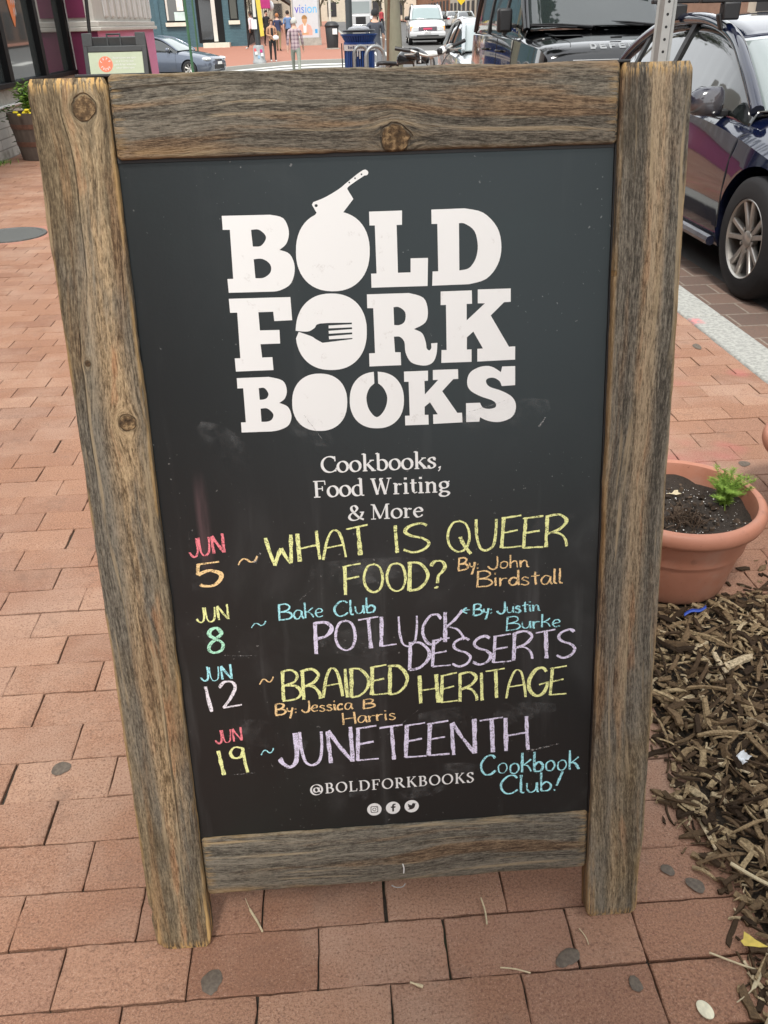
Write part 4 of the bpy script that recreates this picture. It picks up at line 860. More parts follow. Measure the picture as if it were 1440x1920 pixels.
straw('straw', [(.344, .795, .005), (.350, .780, .006), (.352, .768, .004)], .0008, 'two thin pale needles beside the right post foot')
straw('straw', [(.535, .738, .006), (.580, .712, .007), (.622, .695, .005)], .0016, 'long thin reed lying across the bricks at the bottom right corner')
straw('straw', [(.625, .875, .028), (.655, .846, .026), (.690, .818, .024)], .0034, 'thick pale hollow stalk on the mulch at the right edge', group=None)
straw('straw', [(.545, .660, .006), (.575, .676, .006), (.60, .70, .009)], [.0010]*6+[.0035]*5, 'frayed pale grass head in the bottom right corner', group=None)
BLUE = speck('blue_plastic', (.03, .08, .42), .35, .2)
g = MB(); P_ = spline([(-.030, -.006, 0), (-.010, .001, .006), (.012, .002, .004), (.030, .010, .008)], 4)
g.add([p+Vector((0, -.004, 0)) for p in P_]+[p+Vector((.002, .004, .003)) for p in P_], [(i, i+1, len(P_)+i+1, len(P_)+i) for i in range(len(P_)-1)])
o = g.build('plastic_strip', BLUE, loc=(.835, 1.556, .026)); tag(o, 'torn strip of bright blue plastic on the mulch under the terracotta pot', 'plastic scrap')
s_ = o.modifiers.new('thickness', 'SOLIDIFY'); s_.thickness = .001
g = MB(); q = random.Random(5); n = 5
vs = [((i-2)*.0062+q.gauss(0, .0012), (j-2)*.0046+q.gauss(0, .0008), .004*math.sin(i*2.1+j)+.004*(i % 2)) for j in range(n) for i in range(n)]
g.add(vs, [(j*n+i, j*n+i+1, (j+1)*n+i+1, (j+1)*n+i) for j in range(n-1) for i in range(n-1)])
o = g.build('paper_scrap', speck('paper_white', (.74, .77, .80), .8, .06), loc=(.750, 1.103, .027), rot=(.2, -.2, .5)); tag(o, 'crumpled scrap of white paper lying on the wood mulch', 'paper scrap')
s_ = o.modifiers.new('thickness', 'SOLIDIFY'); s_.thickness = .0008
g = MB(); L_ = [(0, .018), (.006, .010), (.010, .002), (.022, -.014), (.010, -.010), (.002, -.006), (-.010, -.002), (-.012, .006), (-.006, .008)]
g.prism(L_, lambda x, y, d: Vector((x, y, d+.12*x*1+8*x*x)), 0, .0007)
o = g.build('fallen_leaf', speck('leaf_yellow', (.58, .44, .08), .6, .25, 120), loc=(.600, .742, .016), rot=(.15, -.1, .1)); tag(o, 'curled yellow leaf at the edge of the mulch by the bottom right corner', 'leaf')
g = MB(); g.lathe([(1e-4, .0022), (.008, .0022), (.0125, .0012), (.0130, 0)], n=24)
o = g.build('seed_pod', speck('seed_pale', (.66, .62, .46), .6, .2, 160), loc=(.495, .655, .003), rot=(0, .05, .4)); o.scale = (.85, 1.15, 1); tag(o, 'pale flat oval seed pod on the brick at the bottom edge', 'seed pod')
# ---------------------------------------------------------------- terracotta pots
def m_terra():
    def fn(b):
        v = b.obj(); n = b.noise(v, 30, 4); s_ = b.noise(v, 160, 2)
        c = b.mix(n, (.36, .150, .094), (.45, .202, .132)); c = b.mix(s_.rng(.70, .76)*.7, c, (.16, .06, .04)); c = b.mix(b.noise(v, 9, 5, .65).rng(.50, .72)*.45, c, (.42, .26, .20)); c = b.mix(b.noise(v, 24, 5, .7).rng(.60, .75)*.5, c, (.20, .10, .07))
        x, y, z = b.sep(v)
        c = b.mix(z.rng(.05, 0)*n*.5, c, (.25, .17, .12))
        return dict(base=c, rough=n*.2+.42, bump=(b.noise(v, 400, 2), .0003))
    return mat('terracotta', fn=fn, spec=.4)
def m_soil():
    def fn(b):
        v = b.obj(); n = b.noise(v, 170, 4, .7); w_ = b.voro(v, 120)
        return dict(base=b.mix(n, (.012, .009, .007), (.075, .055, .040)), rough=.95, bump=(n, .012))
    return mat('potting_soil', fn=fn)
def m_leafy(name, a, c, rough=.55):
    return mat(name, fn=lambda b: dict(base=b.mix(b.island(), a, c), rough=rough), spec=.3)
FERN = m_leafy('dill_green', (.10, .20, .022), (.28, .42, .07))
PERL = speck('perlite', (.72, .70, .66), .8, .1)
DARKROOT = m_leafy('dead_roots', (.035, .022, .014), (.11, .075, .05), .9)
def pot(x, y, label, seed, plant=True, sc=1.):
    r = random.Random(seed)
    t = thing('flower_pot', label, 'flower pot', (x, y, .002), r.uniform(0, 6), 'terracotta pots beside the planting bed')
    t.scale = (sc, sc, sc)
    prof = [(1e-4, 0), (.128, 0), (.138, .004), (.142, .012), (.166, .125), (.1665, .128), (.1715, .130), (.172, .134), (.180, .186), (.1805, .190), (.1855, .192), (.186, .194), (.1935, .196), (.202, .202), (.206, .212), (.206, .222), (.2035, .233), (.1965, .240), (.188, .2415), (.1815, .238), (.1785, .228), (.170, .17), (1e-4, .17)]
    MB().lathe(prof, n=72).build('pot_shell', m_terra(), t, smooth=40)
    ns = 26; vs = []; fs = []
    for i in range(ns+1):
        for k in range(40):
            a = 2*math.pi*k/40; R = .1755*i/ns; X_, Y_ = R*math.cos(a), R*math.sin(a)
            vs.append((X_, Y_, .186+.016*mn.noise(Vector((X_*14+seed, Y_*14, 0)))+.007*mn.noise(Vector((X_*60, Y_*60, seed)))+.012*(R/.1755)**4))
    for i in range(ns):
        for k in range(40): fs.append((i*40+k, i*40+(k+1) % 40, (i+1)*40+(k+1) % 40, (i+1)*40+k))
    s = MB().add(vs, fs).build('soil', m_soil(), t, smooth=60)
    g = MB()
    for i in range(420):
        a = r.uniform(0, 6.3); R = .170*math.sqrt(r.random()); q = r.lognormvariate(math.log(.0030), .5); X_, Y_ = R*math.cos(a), R*math.sin(a)
        g.box((X_, Y_, .187+.016*mn.noise(Vector((X_*14+seed, Y_*14, 0)))+q*.4), (q*2, q*1.3, q*1.2), Matrix.Rotation(r.uniform(0, 3), 3, Vector((r.gauss(0, 1), r.gauss(0, 1), r.gauss(0, 1)))))
    g.build('soil_crumbs', m_leafy('soil_crumb', (.010, .007, .005), (.10, .070, .048), .95), s, smooth=0)['kind'] = 'stuff'
    g = MB()
    for i in range(240):
        a = r.uniform(0, 6.3); R = .168*math.sqrt(r.random()); q = r.lognormvariate(math.log(.0009), .45)
        g.ball((R*math.cos(a), R*math.sin(a), .194+.016*mn.noise(Vector((R*math.cos(a)*14+seed, R*math.sin(a)*14, 0)))), (q, q, q*.8), 3)
    g.build('perlite', PERL, s)['kind'] = 'stuff'
    return t, r
pt, r = pot(POT.x, POT.y, 'brown plastic-terracotta flower pot with feathery green seedling, half hidden behind the right post', 4)
pt.rotation_euler = (0, 0, 0)
# dead root clump at the near left of the soil
g = MB()
for i in range(90):
    a = r.uniform(0, 6.3); c = Vector((-.010+r.gauss(0, .020), -.045+r.gauss(0, .018), .194))
    e = c+Vector((math.cos(a)*r.uniform(.01, .045), math.sin(a)*r.uniform(.01, .04), r.uniform(-.004, .03))); m_ = (c+e)/2+Vector((r.gauss(0, .006), r.gauss(0, .006), r.uniform(.006, .02)))
    g.tube(spline([c, m_, e], 3), [.0013]*4+[.0006]*3, 4)
tag(g.build('root_clump', DARKROOT, None, loc=(POT.x, POT.y, 0)), 'clump of dead brown roots pulled up in the terracotta pot', 'root clump')
# feathery plant
pl = thing('dill_seedling', 'bright green feathery dill-like seedling growing in the terracotta pot', 'plant', (POT.x+.125, POT.y+.02, .19))
g = MB(); st = MB()
for k in range(34):
    a = r.uniform(0, 6.3); out = r.uniform(.012, .070); h = r.uniform(.035, .10)
    p0 = Vector((r.gauss(0, .006), r.gauss(0, .006), -.004)); p2 = Vector((math.cos(a)*out, math.sin(a)*out, h)); p1 = Vector((math.cos(a)*out*.35, math.sin(a)*out*.35, h*.62))
    path = spline([p0, p1, p2], 8); st.tube(path, [.0010]*9+[.0006]*8, 4)
    for i in range(3, len(path)):
        for q_ in range(9):
            b_ = r.uniform(0, 6.3); L = r.uniform(.010, .024)*(1-.35*i/len(path)); d = Vector((math.cos(b_), math.sin(b_), r.uniform(.1, .9))).normalized()
            c = path[i].copy(); e = c+d*L; n_ = d.orthogonal().normalized()*.00036; mid = c.lerp(e, .5)+Vector((0, 0, .002)); n2 = d.cross(n_).normalized()*.00036
            g.add([c-n_, c+n_, mid+n_*1.1, mid-n_*1.1, e], [(0, 1, 2, 3), (3, 2, 4)]); g.add([c-n2, c+n2, e], [(0, 1, 2)])
g.build('foliage', FERN, pl, smooth=0); st.build('stem', FERN, pl)
# dried leaf on the soil
g = MB(); g.prism([(-.026, .002), (-.004, .004), (.008, .012), (.018, .010), (.014, .002), (.020, -.004), (.004, -.004), (-.006, 0)], lambda x, y, d: Vector((x, y, d+.5*abs(x)*.3)), 0, .0007)
tag(g.build('fallen_leaf', TAN, loc=(POT.x+.015, POT.y+.07, .204), rot=(.3, .1, .3)), 'dry tan leaf lying on the soil of the terracotta pot', 'leaf')
g = MB(); g.prism([(-.022, 0), (-.008, .004), (.006, .004), (.022, -.003), (.006, -.004), (-.010, -.003)], lambda x, y, d: Vector((x, y, d+.1*abs(x))), 0, .0008)
tag(g.build('fallen_leaf', m_leafy('sage', (.30, .36, .22), (.36, .40, .26)), loc=(POT.x-.005, POT.y-.135, .205), rot=(.25, .1, -.2)), 'grey green fallen leaf at the near rim of the terracotta pot soil', 'leaf')
p2_, r = pot(1.405, 1.995, 'second terracotta flower pot cut off by the right edge of the picture', 9, sc=1.05)

# ---------------------------------------------------------------- vehicles
def paint(name, col, metal=.0, rough=.22):
    def fn(b):
        v = b.obj(); n = b.noise(v, 3, 3); d = b.noise(v, 200, 2)
        x, y, z = b.sep(v)
        dirt = z.rng(.55, .15)*n.rng(.3, .7)*.35
        return dict(base=b.mix(dirt, col, (.20, .18, .16)), rough=d*.10+rough-.05)
    return mat(name, fn=fn, metal=metal, coat=1., spec=.5)
TYRE = speck('tyre_rubber', (.013, .013, .014), .82, .3, 60)
ALLOY = speck('alloy', (.44, .42, .39), .34, .15, 30, metal=.75)
CHROME = mat('chrome', (.75, .75, .74), .12, 1.)
BLKP = speck('black_plastic', (.016, .016, .017), .5, .2, 60)
def m_glass(name, col, rough=.04):
    return mat(name, fn=lambda b: dict(base=col, rough=b.noise(b.obj(), 2, 2)*.03+rough), spec=.9, coat=1.)
GL_D = m_glass('tinted_glass', (.014, .018, .017)); GL_W = m_glass('windscreen_glass', (.20, .235, .23), .05)  # windscreen base colour is pale to paint in the sky's reflection
LAMP = m_glass('headlamp_lens', (.55, .57, .58), .1); RED = m_glass('tail_lamp', (.50, .02, .02), .15); AMB = m_glass('amber_lens', (.85, .32, .02), .15)
def wheel(mb_t, r, wd):
    mb_t.lathe([(r*.66, -wd/2), (r*.90, -wd/2), (r*.985, -wd*.40), (r, -wd*.25), (r, wd*.25), (r*.985, wd*.40), (r*.90, wd/2), (r*.66, wd/2), (r*.64, 0), (r*.66, -wd/2)], n=48, axis='x')
def rim_mesh(r, wd, spokes, pair, depth=.03):
    g = MB(); s = -1
    g.lathe([(r*.665, s*wd*.46), (r*.64, s*wd*.50), (r*.615, s*wd*.46), (r*.60, s*wd*.1), (r*.60, wd*.4)], n=48, axis='x')
    g.lathe([(1e-4, s*wd*.44), (r*.10, s*wd*.44), (r*.14, s*wd*.40), (r*.16, s*wd*.2)], n=24, axis='x')
    for k in range(spokes):
        for d in ((-1, 1) if pair else (0,)):
            a = 2*math.pi*k/spokes
            a0 = a+d*.16; a1 = a+d*.235
            p0 = Vector((s*wd*.38, r*.12*math.cos(a0), r*.12*math.sin(a0))); p1 = Vector((s*wd*.45, r*.63*math.cos(a1), r*.63*math.sin(a1)))
            t = (p1-p0).normalized(); side = t.cross(Vector((1, 0, 0))).normalized(); hw0, hw1 = r*.055, r*.048
            if not pair: hw0, hw1 = r*.09, r*.12
            rings = []
            for q, hw in ((0, hw0), (.5, (hw0+hw1)/2*.85), (1, hw1)):
                c = p0.lerp(p1, q); rings.append([c+side*hw*u+Vector((-s*v_, 0, 0)) for u, v_ in ((-1, 0.008), (-.7, 0), (.7, 0), (1, .008), (.9, depth), (-.9, depth))])
            g.loft(rings)
    for k in range(5):
        a = 2*math.pi*(k+.5)/5; g.cyl((s*wd*.41, r*.2*math.cos(a), r*.2*math.sin(a)), (s*wd*.30, r*.2*math.cos(a), r*.2*math.sin(a)), r*.032, 8)
    return g
def car(name, label, cat, loc, rz, sp, group=None):
    """local axes: nose towards -y at y = 0, x to the car's left when seen from the front, z up from the road"""
    t = thing(name, label, cat, loc, rz, group)
    st = sp['st']; keys = list(zip(*st)); N_ = sp.get('n', 5)
    Q = []
    for i in range(len(st)-1):
        a, b_, c, d = st[max(i-1, 0)], st[i], st[i+1], st[min(i+2, len(st)-1)]
        for k in range(N_):
            u = k/N_
            Q.append([.5*((2*b_[j])+(c[j]-a[j])*u+(2*a[j]-5*b_[j]+4*c[j]-d[j])*u*u+(3*b_[j]-a[j]-3*c[j]+d[j])*u**3) for j in range(6)])
    Q.append(list(st[-1]))
    def ring(q):
        y, hw, zb, zs, zt, ht = q
        h = [(0, zb), (hw*.80, zb), (hw*.965, zb+.05), (hw*.995, zb+.16), (hw, lerp(zb, zs, .55)), (hw*.985, lerp(zb, zs, .80)), (lerp(hw, ht, .45), zs-.025), (ht, zs), (ht*.84, lerp(zs, zt, .55)), (ht*.5, lerp(zs, zt, .93)), (0, zt)]
        return [(x, y, z) for x, z in h]+[(-x, y, z) for x, z in h[-2:0:-1]]
    mb = MB(); mb.loft([ring(q) for q in Q]); body = mb.build('body', sp['paint'], t, smooth=38)
    ra = sp['wr']*1.13
    for y in sp['axles']:
        cut = MB().cyl((-2, y, sp['wr']*1.02), (2, y, sp['wr']*1.02), ra, 40).build('cutter', BLKP, t)
        m_ = body.modifiers.new('arch', 'BOOLEAN'); m_.object = cut; m_.operation = 'DIFFERENCE'; m_.solver = 'EXACT'
        core = sp['st'][0][1]
        apply_mods_local(body, t); bpy.data.objects.remove(cut)
    body.data.shade_smooth(); body.data.set_sharp_from_angle(angle=rad(38))
    hw = max(q[1] for q in st)
    for y in sp['axles']: MB().bx(-hw*.72, hw*.72, y-ra*1.01, y+ra*1.01, sp['wr']*.55, sp['wr']*2.17).build('wheel_well', speck('well_black', (.006, .006, .006), .9), t)
    for y in sp['axles']:
        for sx in (-1, 1):
            wb = MB(); wheel(wb, sp['wr'], .21); wo = wb.build('wheel', TYRE, t, loc=(sx*(hw-.115), y, sp['wr']), rot=(rad(sp.get('roll', 20)), 0, 0 if sx < 0 else math.pi), smooth=50)
            if sp.get('detail', 1): rim_mesh(sp['wr'], .21, *sp.get('rim', (5, True))).build('rim', ALLOY, wo, smooth=40)
            else: MB().lathe([(1e-4, -.10), (sp['wr']*.62, -.10)], n=20, axis='x').build('rim', ALLOY, wo)
    # greenhouse
    R = [tuple(v) for v in spline(sp['rail'], 8)]; n = len(R)
    def belt(y):
        q = min(Q, key=lambda q: abs(q[0]-y)); return (q[5]-.012, q[3]-.015)
    yw, yr = sp['ws'], sp['rw']            # windscreen ends / rear window starts, as y
    bw = [belt(p[0])for p in R]
    cab = MB()
    def across(i, k, nn=8, crown=.035):
        y, x, z = R[i]; u = -1+2*k/nn; return (x*u, y-(sp.get('bow', .10) if y <= yw else -sp.get('bow', .10)*.6 if y >= yr else 0)*(1-u*u), z+crown*(1-u*u)*(1 if z > 1 else .5))
    top = {'w': [], 'r': [], 'b': []}
    for i in range(n):
        y = R[i][0]
        if y <= yw+1e-3: top['w'].append(i)
        if yw-1e-3 <= y <= yr+1e-3: top['r'].append(i)
        if y >= yr-1e-3: top['b'].append(i)
    if top['r'] and top['w'] and top['r'][0] != top['w'][-1]: top['r'].insert(0, top['w'][-1])
    if top['b'] and top['b'][0] != top['r'][-1]: top['b'].insert(0, top['r'][-1])
    def strip(ii, name_, m_, par):
        if len(ii) < 2: return
        g = MB(); vs = [across(i, k) for i in ii for k in range(9)]
        g.add(vs, [(a*9+k, a*9+k+1, (a+1)*9+k+1, (a+1)*9+k) for a in range(len(ii)-1) for k in range(8)])
        o = g.build(name_, m_, par, smooth=60); s_ = o.modifiers.new('thick', 'SOLIDIFY'); s_.thickness = .012; return o
    strip(top['w'], 'windscreen', sp.get('wsm', GL_W), t); strip(top['r'], 'roof', sp.get('roofm', sp['paint']), t); strip(top['b'], 'rear_window', GL_D, t)
    for sx in (-1, 1):
        g = MB(); vs = []
        for i in range(n):
            y, x, z = R[i]; bx_, bz = bw[i]; z = max(z, bz+.002)
            for k in range(5):
                u = k/4; vs.append((sx*(lerp(bx_, x, u**1.25)-.012), y, lerp(bz, z, u)))
        g.add(vs, [(a*5+k, a*5+k+1, (a+1)*5+k+1, (a+1)*5+k) for a in range(n-1) for k in range(4)])
        o = g.build('side_window', sp.get('swm', GL_D), t, smooth=60); s_ = o.modifiers.new('thick', 'SOLIDIFY'); s_.thickness = .008
        pr = sp.get('pr', .034)
        MB().tube([(sx*p[1], p[0], p[2]) for p in R], pr, 10).build('roof_rail', sp['paint'], t, smooth=60)
        trim = sp.get('trim', CHROME)
        MB().tube([(sx*(b_[0]+.006), p[0], b_[1]+.004) for p, b_ in zip(R, bw) if p[2] > b_[1]+.02], .010, 6).build('window_trim', trim, t, smooth=60)
        for yp, wd_ in sp.get('pillars', ()):
            i = min(range(n), key=lambda i: abs(R[i][0]-yp)); y, x, z = R[i]; bx_, bz = bw[i]
            g = MB(); rr = []
            for k in range(6):
                u = k/5; cx = sx*(lerp(bx_, x, u**1.25)); zc = lerp(bz, z, u)
                rr.append([(cx-sx*.02, y-wd_/2, zc), (cx+sx*.004, y-wd_/2, zc), (cx+sx*.004, y+wd_/2, zc), (cx-sx*.02, y+wd_/2, zc)])
            g.loft(rr); g.build('pillar', sp.get('pillarm', BLKP), t)
        if 'mirror' in sp:
            my, mz, ms = sp['mirror']; bx_ = belt(my)[0]
            g = MB(); g.ball((0, 0, 0), (.125*ms, .085*ms, .105*ms), 12)
            g.v = [(max(-.10*ms, min(.10*ms, x)), min(y, .035*ms), max(min(z*(1-.25*x*sx/.1), .085*ms), -.07*ms)) for x, y, z in g.v]
            if sp.get('boxmirror'): g = MB(); g.box((0, 0, 0), (.17, .12, .25))
            mo = g.build('mirror', sp.get('mirrorm', sp['paint']), t, loc=(sx*(bx_+.125), my, mz), smooth=50, bevel=.03 if sp.get('boxmirror') else 0)
            MB().box((-sx*.10, 0, -.06), (.10, .05, .04)).build('stalk', BLKP, mo, bevel=.01)
    return t, body, Q, ring
def apply_mods_local(o, t):
    apply_mods(o)
def seam(t, ring, Q, y, k0=3, k1=8, sx=-1, y2=None, nm='door_seam'):
    q = min(Q, key=lambda q: abs(q[0]-y)); rg = ring(q); pts = [(sx*p[0], y if y2 is None else lerp(y, y2, i/(k1-k0-1)), p[2]) for i, p in enumerate(rg[k0:k1])]
    pts = [(p[0]*1.0, p[1], p[2]) for p in pts]
    MB().tube(spline(pts, 5), .0035, 6).build(nm, BLKP, t)
# dark blue hatchback at the kerb
NAVY = paint('navy_paint', (.0035, .0065, .024), 0, .10)
sp = dict(paint=NAVY, wr=.335, axles=(.86, 3.43), rim=(5, True), roll=8,
    #    y    hw   zbot  zsh  ztop  htop
    st=[(0, .56, .30, .50, .56, .48), (.10, .70, .20, .60, .68, .60), (.35, .82, .17, .68, .80, .72), (.80, .865, .17, .78, .89, .76), (1.30, .87, .17, .86, .955, .77), (1.75, .87, .17, .905, .95, .785), (2.4, .87, .17, .925, .94, .79), (3.1, .87, .17, .95, .96, .79), (3.6, .86, .19, .99, 1.02, .77), (4.05, .80, .24, 1.02, 1.05, .70), (4.30, .66, .32, .92, .96, .58)],
    rail=[(1.30, .70, .955), (1.62, .655, 1.15), (1.95, .605, 1.305), (2.35, .575, 1.395), (2.8, .57, 1.42), (3.3, .58, 1.38), (3.75, .62, 1.24), (4.05, .66, 1.07)],
    ws=1.97, rw=3.45, pillars=((2.66, .07), (3.45, .06)), mirror=(1.60, .985, 1.0), pr=.040)
SED = Vector((3.215, 3.86, -.175))
t, body, Q, ring = car('parked_car', 'dark navy blue hatchback with alloy wheels and roof bars parked at the kerb, right edge', 'car', SED, 0, sp, 'cars parked along the kerb')
seam(t, ring, Q, 1.22, 3, 8); seam(t, ring, Q, 2.66, 3, 8)
g = MB(); g.bx(-.80, .80, 2.10, 2.155, 1.505, 1.535); cb = g.build('roof_bar', BLKP, t, bevel=.008)
g = MB(); g.bx(-.80, .80, 2.98, 3.035, 1.515, 1.545); g.build('roof_bar', BLKP, t, bevel=.008)
for sx in (-1, 1):
    for y in (2.128, 3.008):
        g = MB(); g.box((sx*.60, y, 1.46), (.11, .075, .10)); g.box((sx*.655, y, 1.40), (.022, .05, .10), Matrix.Rotation(sx*.35, 3, 'Y')); g.build('bar_foot', BLKP, t, bevel=.012)
# sticker inside the windscreen
g = MB(); g.add([(-.52, 1.44, 1.02), (-.28, 1.42, 1.02), (-.28, 1.50, 1.07), (-.52, 1.52, 1.07)], [(0, 1, 2, 3)])
g.v = [(x, y-.10, z+.045) for x, y, z in g.v]
g.build('permit_sticker', speck('sticker', (.72, .66, .48), .6, .1), t, smooth=0)
for sx in (-1, 1):
    g = MB(); g.ball((sx*.62, .20, .62), (.17, .16, .055), 10); g.build('headlight', LAMP, t)
MB().tube([(-.872, y, .245) for y in fr(1.25, 3.0, 10)], .03, 8).build('side_skirt', NAVY, t)
MB().bx(-.25, .25, -.012, .01, .42, .54).build('grille', BLKP, t, bevel=.01)
# black boxy off-roader behind it
BLACK = paint('black_paint_gloss', (.006, .0065, .008), .2, .10)
sp = dict(paint=BLACK, wr=.40, axles=(.90, 3.75), rim=(5, False), n=4, bow=.06, pr=.045,
    st=[(0, .86, .42, 1.00, 1.05, .80), (.06, .92, .32, 1.12, 1.165, .84), (.30, .96, .30, 1.19, 1.235, .87), (.9, .985, .30, 1.225, 1.285, .89), (1.32, .99, .30, 1.25, 1.315, .90), (1.7, .99, .30, 1.26, 1.28, .91), (2.6, .99, .30, 1.27, 1.28, .92), (3.6, .99, .30, 1.28, 1.29, .92), (4.3, .97, .32, 1.28, 1.29, .91), (4.62, .93, .38, 1.26, 1.27, .87)],
    rail=[(1.24, .845, 1.325), (1.45, .83, 1.55), (1.70, .80, 1.80), (2.0, .775, 1.90), (2.8, .765, 1.95), (3.7, .765, 1.95), (4.35, .78, 1.90), (4.52, .82, 1.62), (4.60, .86, 1.28)],
    ws=1.72, rw=4.34, pillars=((2.35, .09), (3.35, .09)), mirror=(1.66, 1.43, 1.35), mirrorm=BLKP, boxmirror=1, trim=BLKP, wsm=m_glass('suv_windscreen', (.030, .040, .038), .03))
DEF = Vector((3.235, 9.62, -.175))
t, body, Q, ring = car('parked_off_roader', 'glossy black boxy off-roader with spaced white letters on its bonnet', 'car', DEF, 0, sp, 'cars parked along the kerb')
def ztop(x, y):
    q = [z for z in Q]; a = max([k for k in q if k[0] <= y], key=lambda k: k[0]); b_ = min([k for k in q if k[0] > y], key=lambda k: k[0]); u = (y-a[0])/(b_[0]-a[0])
    q = [lerp(c, d, u) for c, d in zip(a, b_)]; ht, zs, zt = q[5], q[3], q[4]; x = abs(x)
    P = [(0, zt), (ht*.5, lerp(zs, zt, .93)), (ht*.84, lerp(zs, zt, .55)), (ht, zs)]
    return interp(P, x)
LET = {'D': [[(0, 0), (0, 1), (.7, 1), (1, .7), (1, .3), (.7, 0)], [(.28, .25), (.28, .75), (.62, .75), (.72, .6), (.72, .4), (.62, .25)]], 'E': [[(0, 0), (0, 1), (1, 1), (1, .76), (.3, .76), (.3, .62), (.9, .62), (.9, .38), (.3, .38), (.3, .24), (1, .24), (1, 0)]], 'F': [[(0, 0), (0, 1), (1, 1), (1, .76), (.3, .76), (.3, .58), (.9, .58), (.9, .34), (.3, .34), (.3, 0)]], 'N': [[(0, 0), (0, 1), (.3, 1), (.72, .42), (.72, 1), (1, 1), (1, 0), (.7, 0), (.28, .58), (.28, 0)]], 'R': [[(0, 0), (0, 1), (.75, 1), (1, .8), (1, .55), (.78, .4), (1, 0), (.68, 0), (.5, .36), (.3, .36), (.3, 0)], [(.3, .6), (.3, .76), (.66, .76), (.7, .66), (.62, .6)]]}
g = MB()
for i, ch in enumerate('DEFENDER'):
    x0 = -.42+i*.101
    g.poly(LET[ch], lambda u, v: Vector((x0+u*.066, .050+.095*v, ztop(x0+u*.066, .050+.095*v)+.006)))
g.build('bonnet_lettering', speck('badge_grey', (.42, .43, .43), .4), t, smooth=0)
for a, c in (((-.10, 1.17, 1.345), (-.80, 1.26, 1.385)), ((.66, 1.17, 1.345), (-.02, 1.24, 1.40))):
    g = MB(); a, c = Vector(a), Vector(c); g.tube([a, a.lerp(c, .5)+Vector((0, 0, .012)), c], [.016, .010, .008], 6); g.tube([a.lerp(c, .25)+Vector((0, -.01, -.01)), c+Vector((0, -.012, -.012))], .010, 6); g.build('wiper', BLKP, t)
# bonnet ribs, shut line, plate, grille, lamps
for sx in (-1, 1):
    g = MB(); g.box((sx*.50, .80, ztop(.5, .8)+.003), (.30, .36, .006)); g.build('bonnet_tread_plate', BLKP, t, bevel=.003)
    pts = [(sx*(.62-.03*math.sin(k)), y, ztop(.62, y)+.001) for k, y in enumerate(fr(.12, 1.2, 10))]
    MB().tube(pts, .004, 5).build('bonnet_seam', speck('seam_black', (.004, .004, .004), .8), t)
    g = MB(); g.cyl((sx*.70, -.012, .90), (sx*.70, .08, .90), .09, 24); g.build('headlight', LAMP, t)
    for k in range(3): pass
MB().bx(-.52, .52, -.020, .05, .82, .98).build('grille', BLKP, t, bevel=.01)
MB().bx(-.62, -.06, -.034, -.024, .995, 1.065).build('number_plate', WHT, t, bevel=.003)
MB().bx(-.90, .90, -.09, .10, .42, .66).build('bumper', BLKP, t, bevel=.03)
MB().bx(-.16, -.04, .262, .268, 1.245, 1.262).build('bonnet_badge', BLKP, t)
g = MB(); g.add([(.52, 1.55, 1.66), (.66, 1.55, 1.66), (.66, 1.60, 1.72), (.52, 1.60, 1.72)], [(0, 1, 2, 3)]); g.v = [(x, y-.11, z+.02) for x, y, z in g.v]
g.build('permit_sticker', speck('sticker_green', (.45, .75, .62), .6, .1), t, smooth=0)
for y in (1.42, 2.38): seam(t, ring, Q, y, 3, 8)
for y in (2.12, 3.1): MB().tube([(-.985, y-.11, 1.10), (-1.02, y-.06, 1.105), (-1.02, y+.06, 1.105), (-.985, y+.11, 1.10)], .014, 6).build('door_handle', BLKP, t)
MB().bx(-1.005, -.94, .40, 1.36, .30, .36).build('side_step', BLKP, t)
# pale silver saloon parked beyond the off-roader
SILV = paint('silver_paint', (.52, .56, .57), .35, .2)
sal = lambda p_, **k: dict(dict(paint=p_, wr=.31, axles=(.90, 3.58), detail=0, n=3, pr=.036, mirror=(1.75, 1.0, .9),
    st=[(0, .58, .28, .55, .60, .50), (.12, .74, .20, .64, .70, .64), (.5, .84, .18, .74, .82, .74), (1.0, .88, .18, .82, .91, .78), (1.5, .885, .18, .88, .96, .79), (2.2, .885, .18, .92, .94, .80), (3.2, .885, .18, .95, .96, .80), (3.85, .87, .20, .98, 1.03, .78), (4.35, .82, .26, .98, 1.05, .72), (4.60, .70, .34, .90, .96, .60)],
    rail=[(1.42, .72, .96), (1.8, .66, 1.19), (2.2, .60, 1.37), (2.6, .575, 1.44), (3.0, .575, 1.45), (3.4, .60, 1.38), (3.8, .65, 1.20), (4.12, .70, 1.03)],
    ws=2.22, rw=3.38, pillars=((2.78, .07), (3.42, .07))), **k)
t, *_ = car('parked_car', 'pale silver saloon parked behind the black off-roader', 'car', (3.33, 15.6, -.178), 0, sal(SILV, wsm=m_glass('sky_pale_glass', (.42, .50, .49), .05), roofm=SILV), 'cars parked along the kerb')  # pale windscreen colour stands in for reflected sky
for sx in (-1, 1): MB().ball((sx*.64, .22, .62), (.17, .16, .06), 8).build('headlight', LAMP, t)
